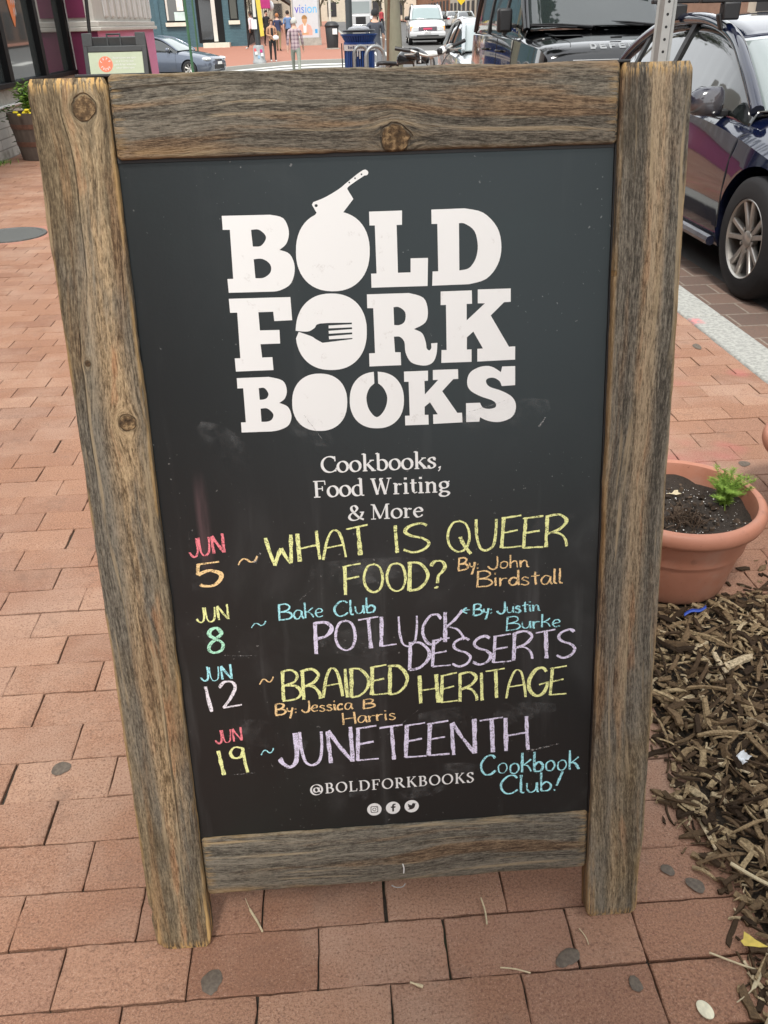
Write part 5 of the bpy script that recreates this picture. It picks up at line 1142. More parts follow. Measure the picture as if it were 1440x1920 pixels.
# slate grey saloon waiting on the side street
GREY = paint('slate_paint', (.105, .125, .165), .45, .2)
P = at(417, 122, 38.5)
zz = zroad(P.x-1.5, 38.5)
t, body, Q, ring = car('waiting_car', 'slate grey saloon on the side street, nose to the right below the teal building', 'car', (P.x-.1, 38.3, zz), rad(68), sal(GREY, detail=1, rim=(7, False)), None)
for sx in (-1, 1): MB().ball((sx*.62, .22, .66), (.18, .20, .075), 8).build('headlight', LAMP, t)
MB().bx(-.40, .40, -.03, .06, .30, .46).build('grille', BLKP, t, bevel=.03)
MB().bx(-.17, .17, -.045, -.032, .46, .56).build('number_plate', WHT, t)
MB().bx(-.28, .28, -.005, .06, .60, .635).build('upper_grille', BLKP, t, bevel=.01)
seam(t, ring, Q, 1.45, 3, 8, 1); seam(t, ring, Q, 1.45, 3, 8, -1); seam(t, ring, Q, 2.78, 3, 8, -1)
# white SUV driving towards us
WHITE = paint('white_paint_gloss', (.50, .51, .51), 0, .25)
sp = dict(paint=WHITE, wr=.37, axles=(.88, 3.65), detail=1, rim=(5, False), n=3, bow=.07, pr=.05, mirror=(1.55, 1.22, 1.25), mirrorm=BLKP,
    st=[(0, .78, .40, .78, .83, .70), (.10, .88, .30, .86, .92, .80), (.5, .93, .28, .98, 1.05, .84), (1.1, .94, .28, 1.10, 1.17, .85), (1.5, .945, .28, 1.13, 1.15, .86), (2.6, .945, .28, 1.15, 1.16, .86), (3.6, .945, .28, 1.16, 1.17, .86), (4.4, .92, .30, 1.15, 1.16, .84), (4.7, .86, .38, 1.10, 1.12, .78)],
    rail=[(1.15, .80, 1.16), (1.45, .76, 1.42), (1.8, .70, 1.68), (2.2, .675, 1.78), (3.0, .67, 1.81), (3.9, .67, 1.79), (4.4, .69, 1.70), (4.62, .74, 1.16)],
    ws=1.82, rw=4.38, pillars=((2.4, .10), (3.4, .10)), wsm=m_glass('suv_glass', (.20, .26, .26), .05))  # bluish windscreen colour carries a painted sky reflection
P = at(800, 80, 54); zz = zroad(P.x, 54)
t, *_ = car('driving_suv', 'white SUV with dark grille and amber indicator driving towards the crossing', 'car', (P.x, 53.5, zz), rad(-3), sp); t.scale = (1.12, 1.08, 1.08)
MB().bx(-.46, .46, -.03, .06, .62, .84).build('grille', speck('grille_mauve', (.10, .085, .10), .5), t, bevel=.02)
MB().bx(-.22, .22, -.045, -.03, .70, .78).build('emblem', speck('emblem_red', (.55, .06, .12), .5), t)
MB().bx(-.50, .50, -.05, .06, .58, .63).build('grille_bar', CHROME, t, bevel=.01)
for sx in (-1, 1):
    MB().bx(sx*.50, sx*.72, -.02, .10, .64, .84).build('headlight', LAMP, t, bevel=.02)
    MB().bx(sx*.725, sx*.86, .03, .16, .64, .86).build('indicator', AMB, t, bevel=.02)
    MB().tube([(sx*.66, 1.95, 1.84), (sx*.65, 2.6, 1.88), (sx*.65, 3.8, 1.87), (sx*.66, 4.2, 1.82)], .02, 6).build('roof_rack', BLKP, t)
MB().bx(-.90, .90, -.12, .08, .38, .60).build('bumper', WHITE, t, bevel=.05)
MB().bx(-.55, .55, -.13, -.11, .40, .46).build('bumper_slot', BLKP, t)
MB().bx(-.16, .16, -.135, -.12, .50, .62).build('number_plate', speck('plate_grey', (.45, .45, .45), .5), t)
# white lorry further up
P = at(676, 40, 88); zz = zroad(P.x, 88)
t = thing('delivery_truck', 'white truck with big windscreen seen front on far up the street', 'truck', (P.x, 88, zz))
g = MB(); g.bx(-1.15, 1.15, 1.6, 7.5, .6, 3.0); g.bx(-1.0, 1.0, .5, 1.6, .55, 2.6); g.bx(-.85, .85, -.6, .5, .55, 1.35); g.build('body', WHITE, t, bevel=.08)
MB().bx(-.88, .88, .47, .49, 1.5, 2.4).build('windscreen', GL_W, t, bevel=.004); MB().bx(-.45, .45, -.64, -.61, .62, 1.2).build('grille', BLKP, t)
for sx in (-1, 1):
    MB().ball((sx*.95, 0, 1.0), (.30, .6, .32), 8).build('fender', WHITE, t); MB().ball((sx*1.02, -.55, .78), (.14, .08, .12), 6).build('indicator', AMB, t)
    g = MB(); wheel(g, .42, .3); g.build('wheel', TYRE, t, loc=(sx*.95, 0, .42)); g.build('wheel', TYRE, t, loc=(sx*.95, 5.5, .42))
MB().bx(-1.2, 1.2, -.75, -.6, .40, .60).build('bumper', CHROME, t, bevel=.03)
# far parked cars, tails towards us
farc = [('white', WHITE, 853, 92, 'white far car with red tail lamps, second parked on the right beyond the SUV'), ('dark', paint('charcoal_paint', (.03, .032, .035), .3), 838, 104, 'dark far car parked on the right nearest the white SUV roof'), ('silver', SILV, 876, 84, 'silver far car with red tail lamps beside the off-roader door'), ('red', paint('maroon_paint', (.22, .03, .03), .2), 866, 116, 'maroon far car parked at the far end of the row')]
for nm, pm, px, Y, lb in farc:
    P = at(px, 30, Y); zz = zroad(P.x, Y)
    t, *_ = car('far_parked_car', lb, 'car', (P.x, Y+4.5, zz), math.pi, sal(pm, n=2), 'cars parked far up the street')
    for sx in (-1, 1): MB().bx(sx*.50, sx*.80, 4.52, 4.62, .78, .94).build('tail_lamp', RED, t, bevel=.01)
# ---------------------------------------------------------------- shops on our side (left edge)
def m_whitebrick():
    def fn(b):
        p = b.pos(); x, y, z = b.sep(p)
        c, f = b.brick(b.comb(y, z, 0), Color1=(.66, .66, .62), Color2=(.58, .58, .54), Mortar=(.36, .35, .32), Mortar_Size=.006, Brick_Width=.62, Row_Height=.105, Scale=1.)
        n = b.noise(p, 25, 4); st = z.rng(.18, 0)*b.noise(p, 9, 4).rng(.4, .7)
        return dict(base=b.mix(st*.8, b.mix(n.rng(.5, .8)*.3, c, (.42, .41, .37)), (.22, .20, .14)), rough=.8, bump=(f*-1.+1, .012))
    return mat('painted_white_brick', fn=fn)
FRAME = speck('shop_frame_black', (.006, .0065, .007), .6, .2, spec=.2)
STONE = speck('sill_stone', (.33, .32, .28), .8, .25, 30)
GREYT = speck('grey_trim', (.42, .43, .42), .6, .1)
PANE = m_glass('shop_glass', (.07, .085, .085), .02)
INT = speck('shop_interior', (.09, .08, .07), .9, .4, 3)
shop = thing('corner_shop', 'shopfront with slanting black mullions and large reflecting panes above a white painted brick base', 'shop', (XW, 7.5, 0))
def S_(mb): mb.M = Matrix.Translation((-XW, -7.5, 0)); mb.v = [tuple(mb.M @ Vector(v)) for v in mb.v]; return mb
S_(MB().bx(XW-.25, XW, -2, 14.42, -.05, .515)).build('base_wall', m_whitebrick(), shop)
S_(MB().bx(XW-.25, XW+.035, -2, 14.42, .515, .535)).build('wall_cap', WHT, shop, bevel=.004)
S_(MB().bx(XW-.25, XW-.02, -2, 14.42, .535, .70)).build('stone_band', STONE, shop)
S_(MB().bx(XW-.25, XW+.03, -2, 14.42, .70, .755)).build('window_sill', FRAME, shop, bevel=.006)
mul = [-1.9, .2, 2.2, 4.2, 6.2, 8.2, 9.7, 11.38, 12.86, 14.30]
for a, c in zip(mul, mul[1:]):
    pn = S_(MB().bx(XW-.075, XW-.06, a, c, .755, 3.1)).build('window', PANE, shop)
for a in mul: S_(MB().bx(XW-.10, XW+.015, a-.07, a+.07, .755, 3.1)).build('mullion', FRAME, shop, bevel=.006)
S_(MB().bx(XW-.12, XW+.02, 14.37, 14.42, .0, 3.1)).build('corner_trim', GREYT, shop)
S_(MB().bx(XW-.3, XW+.05, -2, 14.42, 3.1, 3.6)).build('fascia', FRAME, shop)
S_(MB().bx(XW-.9, XW-.3, -2, 14.42, 0, 3.1)).build('interior', INT, shop)
S_(MB().bx(XW-8, XW-.02, -2, 14.42, 3.6, 4.6)).build('upper_wall', mat('old_red_brick', fn=lambda b: dict(base=b.mix(b.noise(b.pos(), 4, 5), (.20, .085, .06), (.30, .13, .09)), rough=.85)), shop)
# orange leaf shaped decal on the pane
g = MB(); ol = spline([(12.02, 1.86, 0), (12.0, 1.60, 0), (12.05, 1.42, 0), (12.115, 1.315, 0), (12.20, 1.42, 0), (12.30, 1.60, 0), (12.40, 1.86, 0)], 5)
g.poly([[(p.x, p.y) for p in ol]], lambda y, z: Vector((XW-.054, y, z)))
ORG = speck('orange_decal', (.80, .22, .05), .5, .1)
k_ = random.Random(4); o_ = S_(g).build('window_decal', ORG, shop, smooth=0)
g = MB()
for i, (zz, n_) in enumerate(((1.74, 4), (1.60, 3), (1.48, 2))):
    for j in range(n_):
        y0 = 12.20+(j-(n_-1)/2)*.065; a = [(y0-.02, zz-.05), (y0+.005, zz+.045), (y0+.02, zz-.03)]
        for q0, q1 in zip(a, a[1:]): g.add([(XW-.051, q0[0], q0[1]), (XW-.051, q0[0]+.012, q0[1]), (XW-.051, q1[0]+.012, q1[1]), (XW-.051, q1[0], q1[1])], [(0, 1, 2, 3)])
S_(g).build('decal_lettering', VIN, o_, smooth=0)
# the pink and white pier of the next shop
PLUM = speck('plum_paint', (.155, .018, .065), .55, .12, 12); PINK = speck('pink_paint', (.62, .17, .33), .55, .08, 12)
CREAM = speck('cream_paint', (.54, .52, .47), .6, .08, 12)
nb = thing('pink_corner_shop', 'corner shop pier with pink base and white fluted pilaster beyond the dark shop window', 'shop', (-3.4, 17, 0))
def T_(mb): mb.v = [(x+3.4, y-17, z) for x, y, z in mb.v]; return mb
X1 = -3.235
T_(MB().bx(XW-5, X1, 14.46, 19.3, 0, 1.245)).build('base', PINK, nb)
T_(MB().bx(XW-.3, X1-.005, 14.445, 14.458, 0, 1.245)).build('side_panel', PLUM, nb)
T_(MB().bx(XW-.3, X1-.14, 14.43, 14.458, 1.42, 3.4)).build('side_panel', PLUM, nb)
T_(MB().bx(XW-5, X1-.02, 14.46, 19.28, 1.245, 3.4)).build('wall', CREAM, nb)
T_(MB().bx(XW-.3, X1+.07, 14.40, 19.38, 1.245, 1.30)).build('ledge', CREAM, nb, bevel=.01)
T_(MB().bx(XW-.3, X1+.04, 14.42, 19.34, 1.30, 1.375)).build('ledge', CREAM, nb, bevel=.012)
for i in range(9):
    y = 15.15+i*.49
    T_(MB().bx(X1-.04, X1+.012, y, y+.20, 1.42, 3.3)).build('flute', WHT, nb, bevel=.03)
T_(MB().bx(XW-.3, X1+.10, 14.4, 19.4, 3.3, 3.7)).build('cornice', CREAM, nb, bevel=.03)
T_(MB().bx(XW-5, X1, 14.46, 19.3, 3.7, 5)).build('upper_wall', CREAM, nb)
# a thin dark awning pole leaning in front of it
pa, pb = at(155, -60, 12.6), at(168, 62, 12.6)
d_ = (pb-pa).normalized(); bot = pb+d_*((0-pb.z)/d_.z)
o = MB().cyl(pa-bot, (0, 0, 0), .022, 12).build('awning_pole', BLKP, loc=bot); tag(o, 'thin dark pole in front of the plum panel behind the plastic sign', 'pole')
# barrel planter
def m_barrel():
    def fn(b):
        v = b.obj(); x, y, z = b.sep(v); n = b.noise(b.comb(x*9, y*9, z*2), 3, 4)
        return dict(base=b.mix(n, (.045, .033, .027), (.13, .10, .08)), rough=.8)
    return mat('barrel_oak', fn=fn)
BP = Vector((-3.235, 10.6, 0))
t = thing('barrel_planter', 'dark half-barrel planter with rusty hoops against the white brick shop base', 'planter', BP)
pf = lambda z: .215+.075*(z/.49)
MB().lathe([(1e-4, .004), (pf(0), .004)]+[(pf(z), z) for z in fr(.02, .49, 8)]+[(pf(.49)-.03, .49), (pf(.44)-.03, .44), (1e-4, .44)], n=40).build('staves', m_barrel(), t, smooth=40)
for z in (.15, .33):
    MB().lathe([(pf(z)-.002, z), (pf(z)+.004, z), (pf(z+.05)+.004, z+.05), (pf(z+.05)-.002, z+.05)], n=40).build('hoop', speck('rusty_hoop', (.12, .055, .035), .7, .3, 30), t)
MB().lathe([(1e-4, .45), (pf(.45)-.032, .45)], n=24).build('soil', m_soil(), t)
def leafball(c, rx, ry, rz_, n, L, W_, r, droop=.3, clump=9):
    """leaf-sized faces gathered in clumps through an uneven volume"""
    g = MB(); cl = []
    for i in range(clump):
        d = Vector((r.gauss(0, 1), r.gauss(0, 1), r.gauss(0, 1))).normalized()*r.random()**.4
        cl.append((Vector((d.x*rx, d.y*ry, d.z*rz_))*.8, r.uniform(.3, .55)))
    for i in range(n):
        cc, k = r.choice(cl); p = Vector(c)+cc+Vector((r.gauss(0, rx*k*.5), r.gauss(0, ry*k*.5), r.gauss(0, rz_*k*.5)))
        a = r.uniform(0, 6.3); d = Vector((math.cos(a), math.sin(a), r.uniform(-droop, .5))).normalized(); s = d.cross(Vector((r.gauss(0, .4), r.gauss(0, .4), 1))).normalized()
        l = L*r.uniform(.6, 1.3); w_ = W_*r.uniform(.6, 1.2); u = s.cross(d)*l*.12
        g.add([p, p+d*l*.5+s*w_/2+u, p+d*l, p+d*l*.5-s*w_/2+u], [(0, 1, 2, 3)])
    return g
LEAF = m_leafy('planter_leaf', (.05, .12, .02), (.22, .36, .06)); YEL = m_leafy('yellow_petal', (.75, .58, .02), (.85, .70, .05)); DKLEAF = m_leafy('crown_leaf', (.022, .05, .012), (.09, .15, .035))
r = random.Random(31)
t = thing('planter_shrub', 'leafy green plant with yellow flowers in the barrel planter', 'plant', BP+Vector((0, 0, .45)))
leafball((0, 0, .17), .17, .17, .17, 900, .07, .022, r, clump=12).build('foliage', LEAF, t, smooth=0)
leafball((-.20, -.10, -.03), .07, .07, .16, 130, .07, .03, r).build('trailing_leaves', DKLEAF, t, smooth=0)
g = MB()
for i in range(24): g.ball((r.gauss(.0, .10), -.17+r.gauss(0, .05), .05+r.gauss(0, .03)), (.022, .022, .014), 4)
g.build('flowers', YEL, t)
g = MB()
for i in range(9): a = r.uniform(0, 6.3); g.tube([(0, 0, -.01), (.10*math.cos(a), .10*math.sin(a), .2)], .005, 5)
g.build('stem', LEAF, t)
g = MB()
for i in range(260):
    x, y = XW+abs(r.gauss(0, .07)), r.uniform(8.9, 10.4); a = r.uniform(0, 6.3); l = r.uniform(.02, .06)
    g.add([(x-.004, y, 0), (x+.004, y, 0), (x+math.cos(a)*.03, y+math.sin(a)*.03, l)], [(0, 1, 2)])
o = g.build('weeds', LEAF, smooth=0); o['kind'] = 'stuff'
# plastic A-board with a green poster
AB = speck('board_plastic', (.055, .060, .062), .5, .15, 30)
C_ = at(208, 100, 11.0)
t = thing('plastic_sandwich_board', 'black plastic A-frame sign with sage green poster and coral roundel, by the pink pier', 'sandwich board', (C_.x, 11.0, 0), rad(-4))
tl_ = rad(9)
def lean(o): o.rotation_euler = (-tl_, 0, 0); return o
H = 1.255; w2 = .365
g = MB(); g.bx(-w2, -w2+.05, 0, .03, 0, H-.14); g.bx(w2-.05, w2, 0, .03, 0, H-.14); g.bx(-w2+.05, w2-.05, 0, .03, H-.20, H-.14); g.bx(-w2+.05, w2-.05, 0, .03, .14, .20)
g.bx(-w2, -w2+.115, 0, .03, H-.14, H-.005); g.bx(w2-.115, w2, 0, .03, H-.14, H-.005)
lean(g.build('frame', AB, t, bevel=.006))
g = MB(); g.tube([(-.075, .014, H-.15), (-.075, .014, H-.02), (.075, .014, H-.02), (.075, .014, H-.15)], .013, 8); lean(g.build('handle', AB, t))
g = MB(); g.bx(-w2, w2, 0, .03, .0, H-.05); o = g.build('rear_leg', AB, t, bevel=.006); o.rotation_euler = (tl_, 0, 0); o.location = (0, 2*H*math.sin(tl_), 0)
ps = lean(MB().bx(-w2+.052, w2-.052, .006, .012, .20, H-.202).build('poster', speck('sage_poster', (.47, .54, .40), .6, .05), t))
CO = speck('coral_print', (.85, .22, .13), .6, .05)
g = MB(); cc = (-.125, H-.325); g.poly([circ(cc[0], cc[1], .082, 36)], lambda x, y: Vector((x, .0050, y))); g.build('roundel', CO, ps, smooth=0)
g = MB()
for grp, a0, a1, txt in (('top', 150, 30, 'EVEN'), ('bot', 215, 325, 'EVENT')):
    for i, ch in enumerate(txt if grp == 'top' else 'EARLY'):
        n_ = 4 if grp == 'top' else 5; a = rad(lerp(a0, a1, i/(n_-1))); rr = .055; x, y = cc[0]+rr*math.cos(a), cc[1]+rr*math.sin(a)
        u = Vector((-math.sin(a), math.cos(a)))*(-1 if grp == 'top' else 1); v = Vector((math.cos(a), math.sin(a)))*(1 if grp == 'top' else -1)
        for s0, s1 in (((-.006, -.011), (-.006, .011)), ((-.006, .011), (.006, .011)), ((-.006, 0), (.005, 0)))[:2+(i % 2)]:
            p, q = Vector((x, y))+u*s0[0]+v*s0[1], Vector((x, y))+u*s1[0]+v*s1[1]; nn = (q-p).normalized().orthogonal()*.0026
            g.add([(c.x, .0045, c.y) for c in (p-nn, p+nn, q+nn, q-nn)], [(0, 1, 2, 3)])
g.build('roundel_lettering', VIN, ps, smooth=0)
def text_obj(txt, size, m_, parent, name, loc, rot=(rad(90), 0, 0), align='CENTER', ext=0., sx=1.):
    cu = bpy.data.curves.new(name, 'FONT'); cu.body = txt; cu.size = size; cu.align_x = align; cu.extrude = ext; cu.space_line = 1.15
    o = bpy.data.objects.new(name, cu); COL.objects.link(o)
    me = bpy.data.meshes.new_from_object(o.evaluated_get(bpy.context.evaluated_depsgraph_get())); bpy.data.objects.remove(o)
    me.materials.clear(); me.materials.append(m_)
    o = bpy.data.objects.new(name, me); COL.objects.link(o); o.parent = parent; o.location = loc; o.rotation_euler = rot; o.scale = (sx, 1, 1); return o
text_obj('Reservations are open\nor a favorite seat\npatio & bar welcome\nwhen tables open', .030, VIN, ps, 'poster_text', (.10, .0045, H-.27))
text_obj('scan here', .018, VIN, ps, 'poster_footer', (-.20, .0045, H-.515))
# ---------------------------------------------------------------- street furniture
GALV = speck('galvanised_steel', (.36, .37, .36), .55, .22, 30, metal=.3)
P = at(1245, 60, 4.35)
t = thing('sign_post', 'galvanised steel sign post with punched holes at the kerb behind the right post', 'sign post', (P.x, 4.35, -.05), rad(-8))
g = MB(); wv = .026
g.prism([(-.044, -.012), (-.030, -.012), (-.016, .026), (.016, .026), (.030, -.012), (.044, -.012), (.044, -.008), (.033, -.008), (.019, .030), (-.019, .030), (-.033, -.008), (-.044, -.008)], lambda x, y, d: Vector((x, -y, d)), 0, 3.0)
def m_punch():
    def fn(b):
        x, y, z = b.sep(b.obj()); q = (z*20).frac()/20-.025; d = (x*x+q*q).sqrt().lt(.0062); n = b.noise(b.obj(), 30, 4)
        return dict(base=b.mix(d, b.mix(n, (.30, .31, .30), (.42, .43, .42)), (.01, .01, .01)), rough=.55)
    return mat('punched_steel', fn=fn, metal=.3)
g.build('post', m_punch(), t, smooth=20)
# street tree with pale bark between the bikes and the crossing
def m_bark():
    def fn(b):
        v = b.obj(); x, y, z = b.sep(v); n = b.noise(b.comb(x*6, y*6, z*1.4), 3, 5); p = b.noise(v, 5, 3)
        return dict(base=b.mix(p.rng(.4, .6), b.mix(n, (.17, .16, .115), (.30, .28, .21)), (.24, .235, .17)), rough=.85, bump=(n, .02))
    return mat('plane_bark', fn=fn)
def tree(label, x, y, r0_, h, crown, seed, leafm, n=3200, L=.16, z0=0, name='street_tree', group='street trees', lean_=(0, 0)):
    r = random.Random(seed); t = thing(name, label, 'tree', (x, y, z0), 0, group)
    g = MB(); pts = [(0, 0, -.1), (0, 0, .02), (lean_[0]*.3, lean_[1]*.3, h*.35), (lean_[0]*.7, lean_[1]*.7, h*.7), (lean_[0], lean_[1], h)]
    path = spline(pts, 6); m_ = len(path); g.tube(path, [r0_*(1.25 if i < 5 else 1.)*(1-.35*i/m_) for i in range(m_)], 18)
    cx, cyy, cz, crx, crz = crown
    for k in range(7):
        a = 2*math.pi*k/7+r.uniform(-.3, .3); e = Vector((cx+crx*.7*math.cos(a), cyy+crx*.7*math.sin(a), cz+r.uniform(-.2, .6)*crz)); s = path[-1-k % 4]; mid = s.lerp(e, .45)+Vector((0, 0, .25))
        lp = spline([s, mid, e], 5); g.tube(lp, [r0_*.5*(1-.85*i/len(lp)) for i in range(len(lp))], 8)
    g.build('trunk', m_bark(), t, smooth=60)
    leafball((cx, cyy, cz), crx, crx, crz, n, L, L*.62, r, clump=26).build('crown', leafm, t, smooth=0); return t
P = at(744, 110, 15.2)
tree('pale barked street tree trunk standing between the blue bin and the white SUV', P.x, 15.2, .148, 3.4, (0, 0, 5.2, 2.3, 1.6), 5, DKLEAF, 2600, .2, lean_=(-.16, 0))
bt = tree('unseen leafy tree added in the mulch bed, its crown placed to shade the sign', 1.15, -.55, .13, 4.2, (-1.15, -1.98, 5.3, 1.2, .8), 8, DKLEAF, 4000, .21)  # tree added out of view; crown placed to shade sign and front bricks
r_ = random.Random(77); lb = leafball((1.7, 6.3, 8.8), 2.0, 2.2, 1.1, 2600, .22, .14, r_, clump=22)  # second crown lobe, out of view, added to mirror in the windscreen
lb.build('crown', DKLEAF, bt, smooth=0); MB().tube(spline([(0, 0, 4.1), (.4, 1.6, 6.2), (1.2, 4.4, 8.2), (1.7, 6.3, 8.9)], 6), [.09-.0035*i for i in range(19)], 8).build('limb', m_bark(), bt)
st_ = [o for o in bpy.data.objects if o.get('label', '').startswith('pale barked')][0]
r_ = random.Random(78); leafball((1.15, -3.9, 5.3), 1.0, 1.5, .8, 2600, .17, .11, r_, clump=16).build('crown', DKLEAF, st_, smooth=0)  # extra crown lobe out of view, added to mirror in the off-roader's windscreen
MB().tube(spline([(-.16, 0, 3.4), (.2, -1., 4.4), (.8, -2.6, 5.0), (1.15, -3.9, 5.3)], 6), [.07-.003*i for i in range(19)], 8).build('limb', m_bark(), st_)
for i, (x, y, rr) in enumerate(((13.6, -19, 3.2),)):
    tree('unseen leafy tree added on the opposite pavement to darken the chalkboard reflection', x, y, .16, 3.0, (0, 0, 5.0, rr, 2.0), 60+i, DKLEAF, 1500, .34)  # added behind the camera to block low sky in the board's reflection
P = at(728, 118, 13.6)
g = MB(); g.tube([(0, 0, -.02), (.03, 0, 1.0), (.07, 0, 1.9)], .020, 10)
tag(g.build('tree_stake', speck('rusty_stake', (.15, .085, .05), .8, .3, 40), loc=(P.x-.03, 13.6, 0)), 'thin rusty stake standing just left of the pale tree trunk', 'stake')
# blue litter bin
BLU = speck('bin_blue', (.018, .075, .30), .4, .15, 20)
C_ = at(674, 100, 19.0); zb_ = -.01
t = thing('litter_bin', 'blue slatted steel litter bin with white label band and dark dome', 'litter bin', (C_.x, 19.0, zb_))
g = MB()
for k in range(40):
    a = 2*math.pi*k/40; c, s = math.cos(a), math.sin(a)
    R = Matrix.Rotation(a, 3, 'Z')
    g.box((.295*c, .295*s, .50), (.012, .030, .90), R)
    g.box((.315*c, .315*s, 1.01), (.012, .030, .16), R @ Matrix.Rotation(.55, 3, 'Y'))
g.build('slats', BLU, t)
g = MB(); 
for z in (.08, .90): g.lathe([(.283, z), (.308, z), (.308, z+.04), (.283, z+.04)], n=40)
g.lathe([(.335, 1.06), (.365, 1.06), (.37, 1.085), (.335, 1.085), (.335, 1.06)], n=40); g.build('hoop', BLU, t)
MB().lathe([(1e-4, .05), (.27, .05), (.275, .95), (.262, .95), (.26, .06)], n=32).build('liner', speck('liner_black', (.01, .014, .03), .6), t)
MB().lathe([(.318, .80), (.318, .905)], n=40).build('label_band', WHT, t)
g = MB()
for i in range(15): g.bx(-.23+i*.031, -.23+i*.031+.018, -.005, .0, .835, .872 if i % 3 else .885)
o = g.build('label_lettering', speck('navy_print', (.05, .08, .25), .6), t); o.data.transform(Matrix.Translation((0, -.321, 0)))
for v in o.data.vertices: v.co.y = -math.sqrt(max(.01, .3215**2-v.co.x**2))
g = MB()
for i, hh in enumerate((.14, .10, .14)): g.bx(-.11+i*.045, -.085+i*.045, -.3325, -.325, .80-hh, .795)
g.build('fork_mark', WHT, t)
MB().lathe([(1e-4, 1.22), (.12, 1.215), (.20, 1.19), (.225, 1.15), (.21, 1.13)], n=32).build('dome', speck('dome_grey', (.42, .43, .45), .4), t)
MB().lathe([(.30, 1.12), (.33, 1.14), (.31, 1.16), (.22, 1.15)], n=32).build('lid', AB, t)
MB().bx(-.36, -.34, -.06, .06, .0, .93).build('hinge_post', BLKP, t)
# bike racks
for px, D, wpx, lb in ((676, 16.2, 29, 'left of two grey hoop bike racks, in front of the blue bin'), (703, 14.6, 40, 'right of two grey hoop bike racks, overlapping the blue bin edge')):
    C_ = at(px, 100, D); wr_ = wpx/2/1790*D
    zt_ = at(px, 84, D).z
    t = thing('bike_rack', lb, 'bike rack', (C_.x, D, 0), rad(20), 'hoop bike racks on the pavement')
    R_ = wr_/math.cos(rad(20))-.02
    g = MB(); g.tube([(-R_, 0, -.02), (-R_, 0, zt_-R_-.02)]+[(R_*math.cos(a), 0, zt_-R_-.02+R_*math.sin(a)) for a in (math.pi*(1-k/14) for k in range(1, 14))]+[(R_, 0, zt_-R_-.02), (R_, 0, -.02)], .027, 12)
    g.build('hoop', speck('rack_grey', (.30, .31, .31), .4, .15, 20, metal=.4), t, smooth=60)
    g = MB(); g.lathe([(1e-4, .012), (.07, .012), (.07, .003)], (-R_, 0, 0), 20); g.lathe([(1e-4, .012), (.07, .012), (.07, .003)], (R_, 0, 0), 20); g.build('foot_plate', GALV, t)
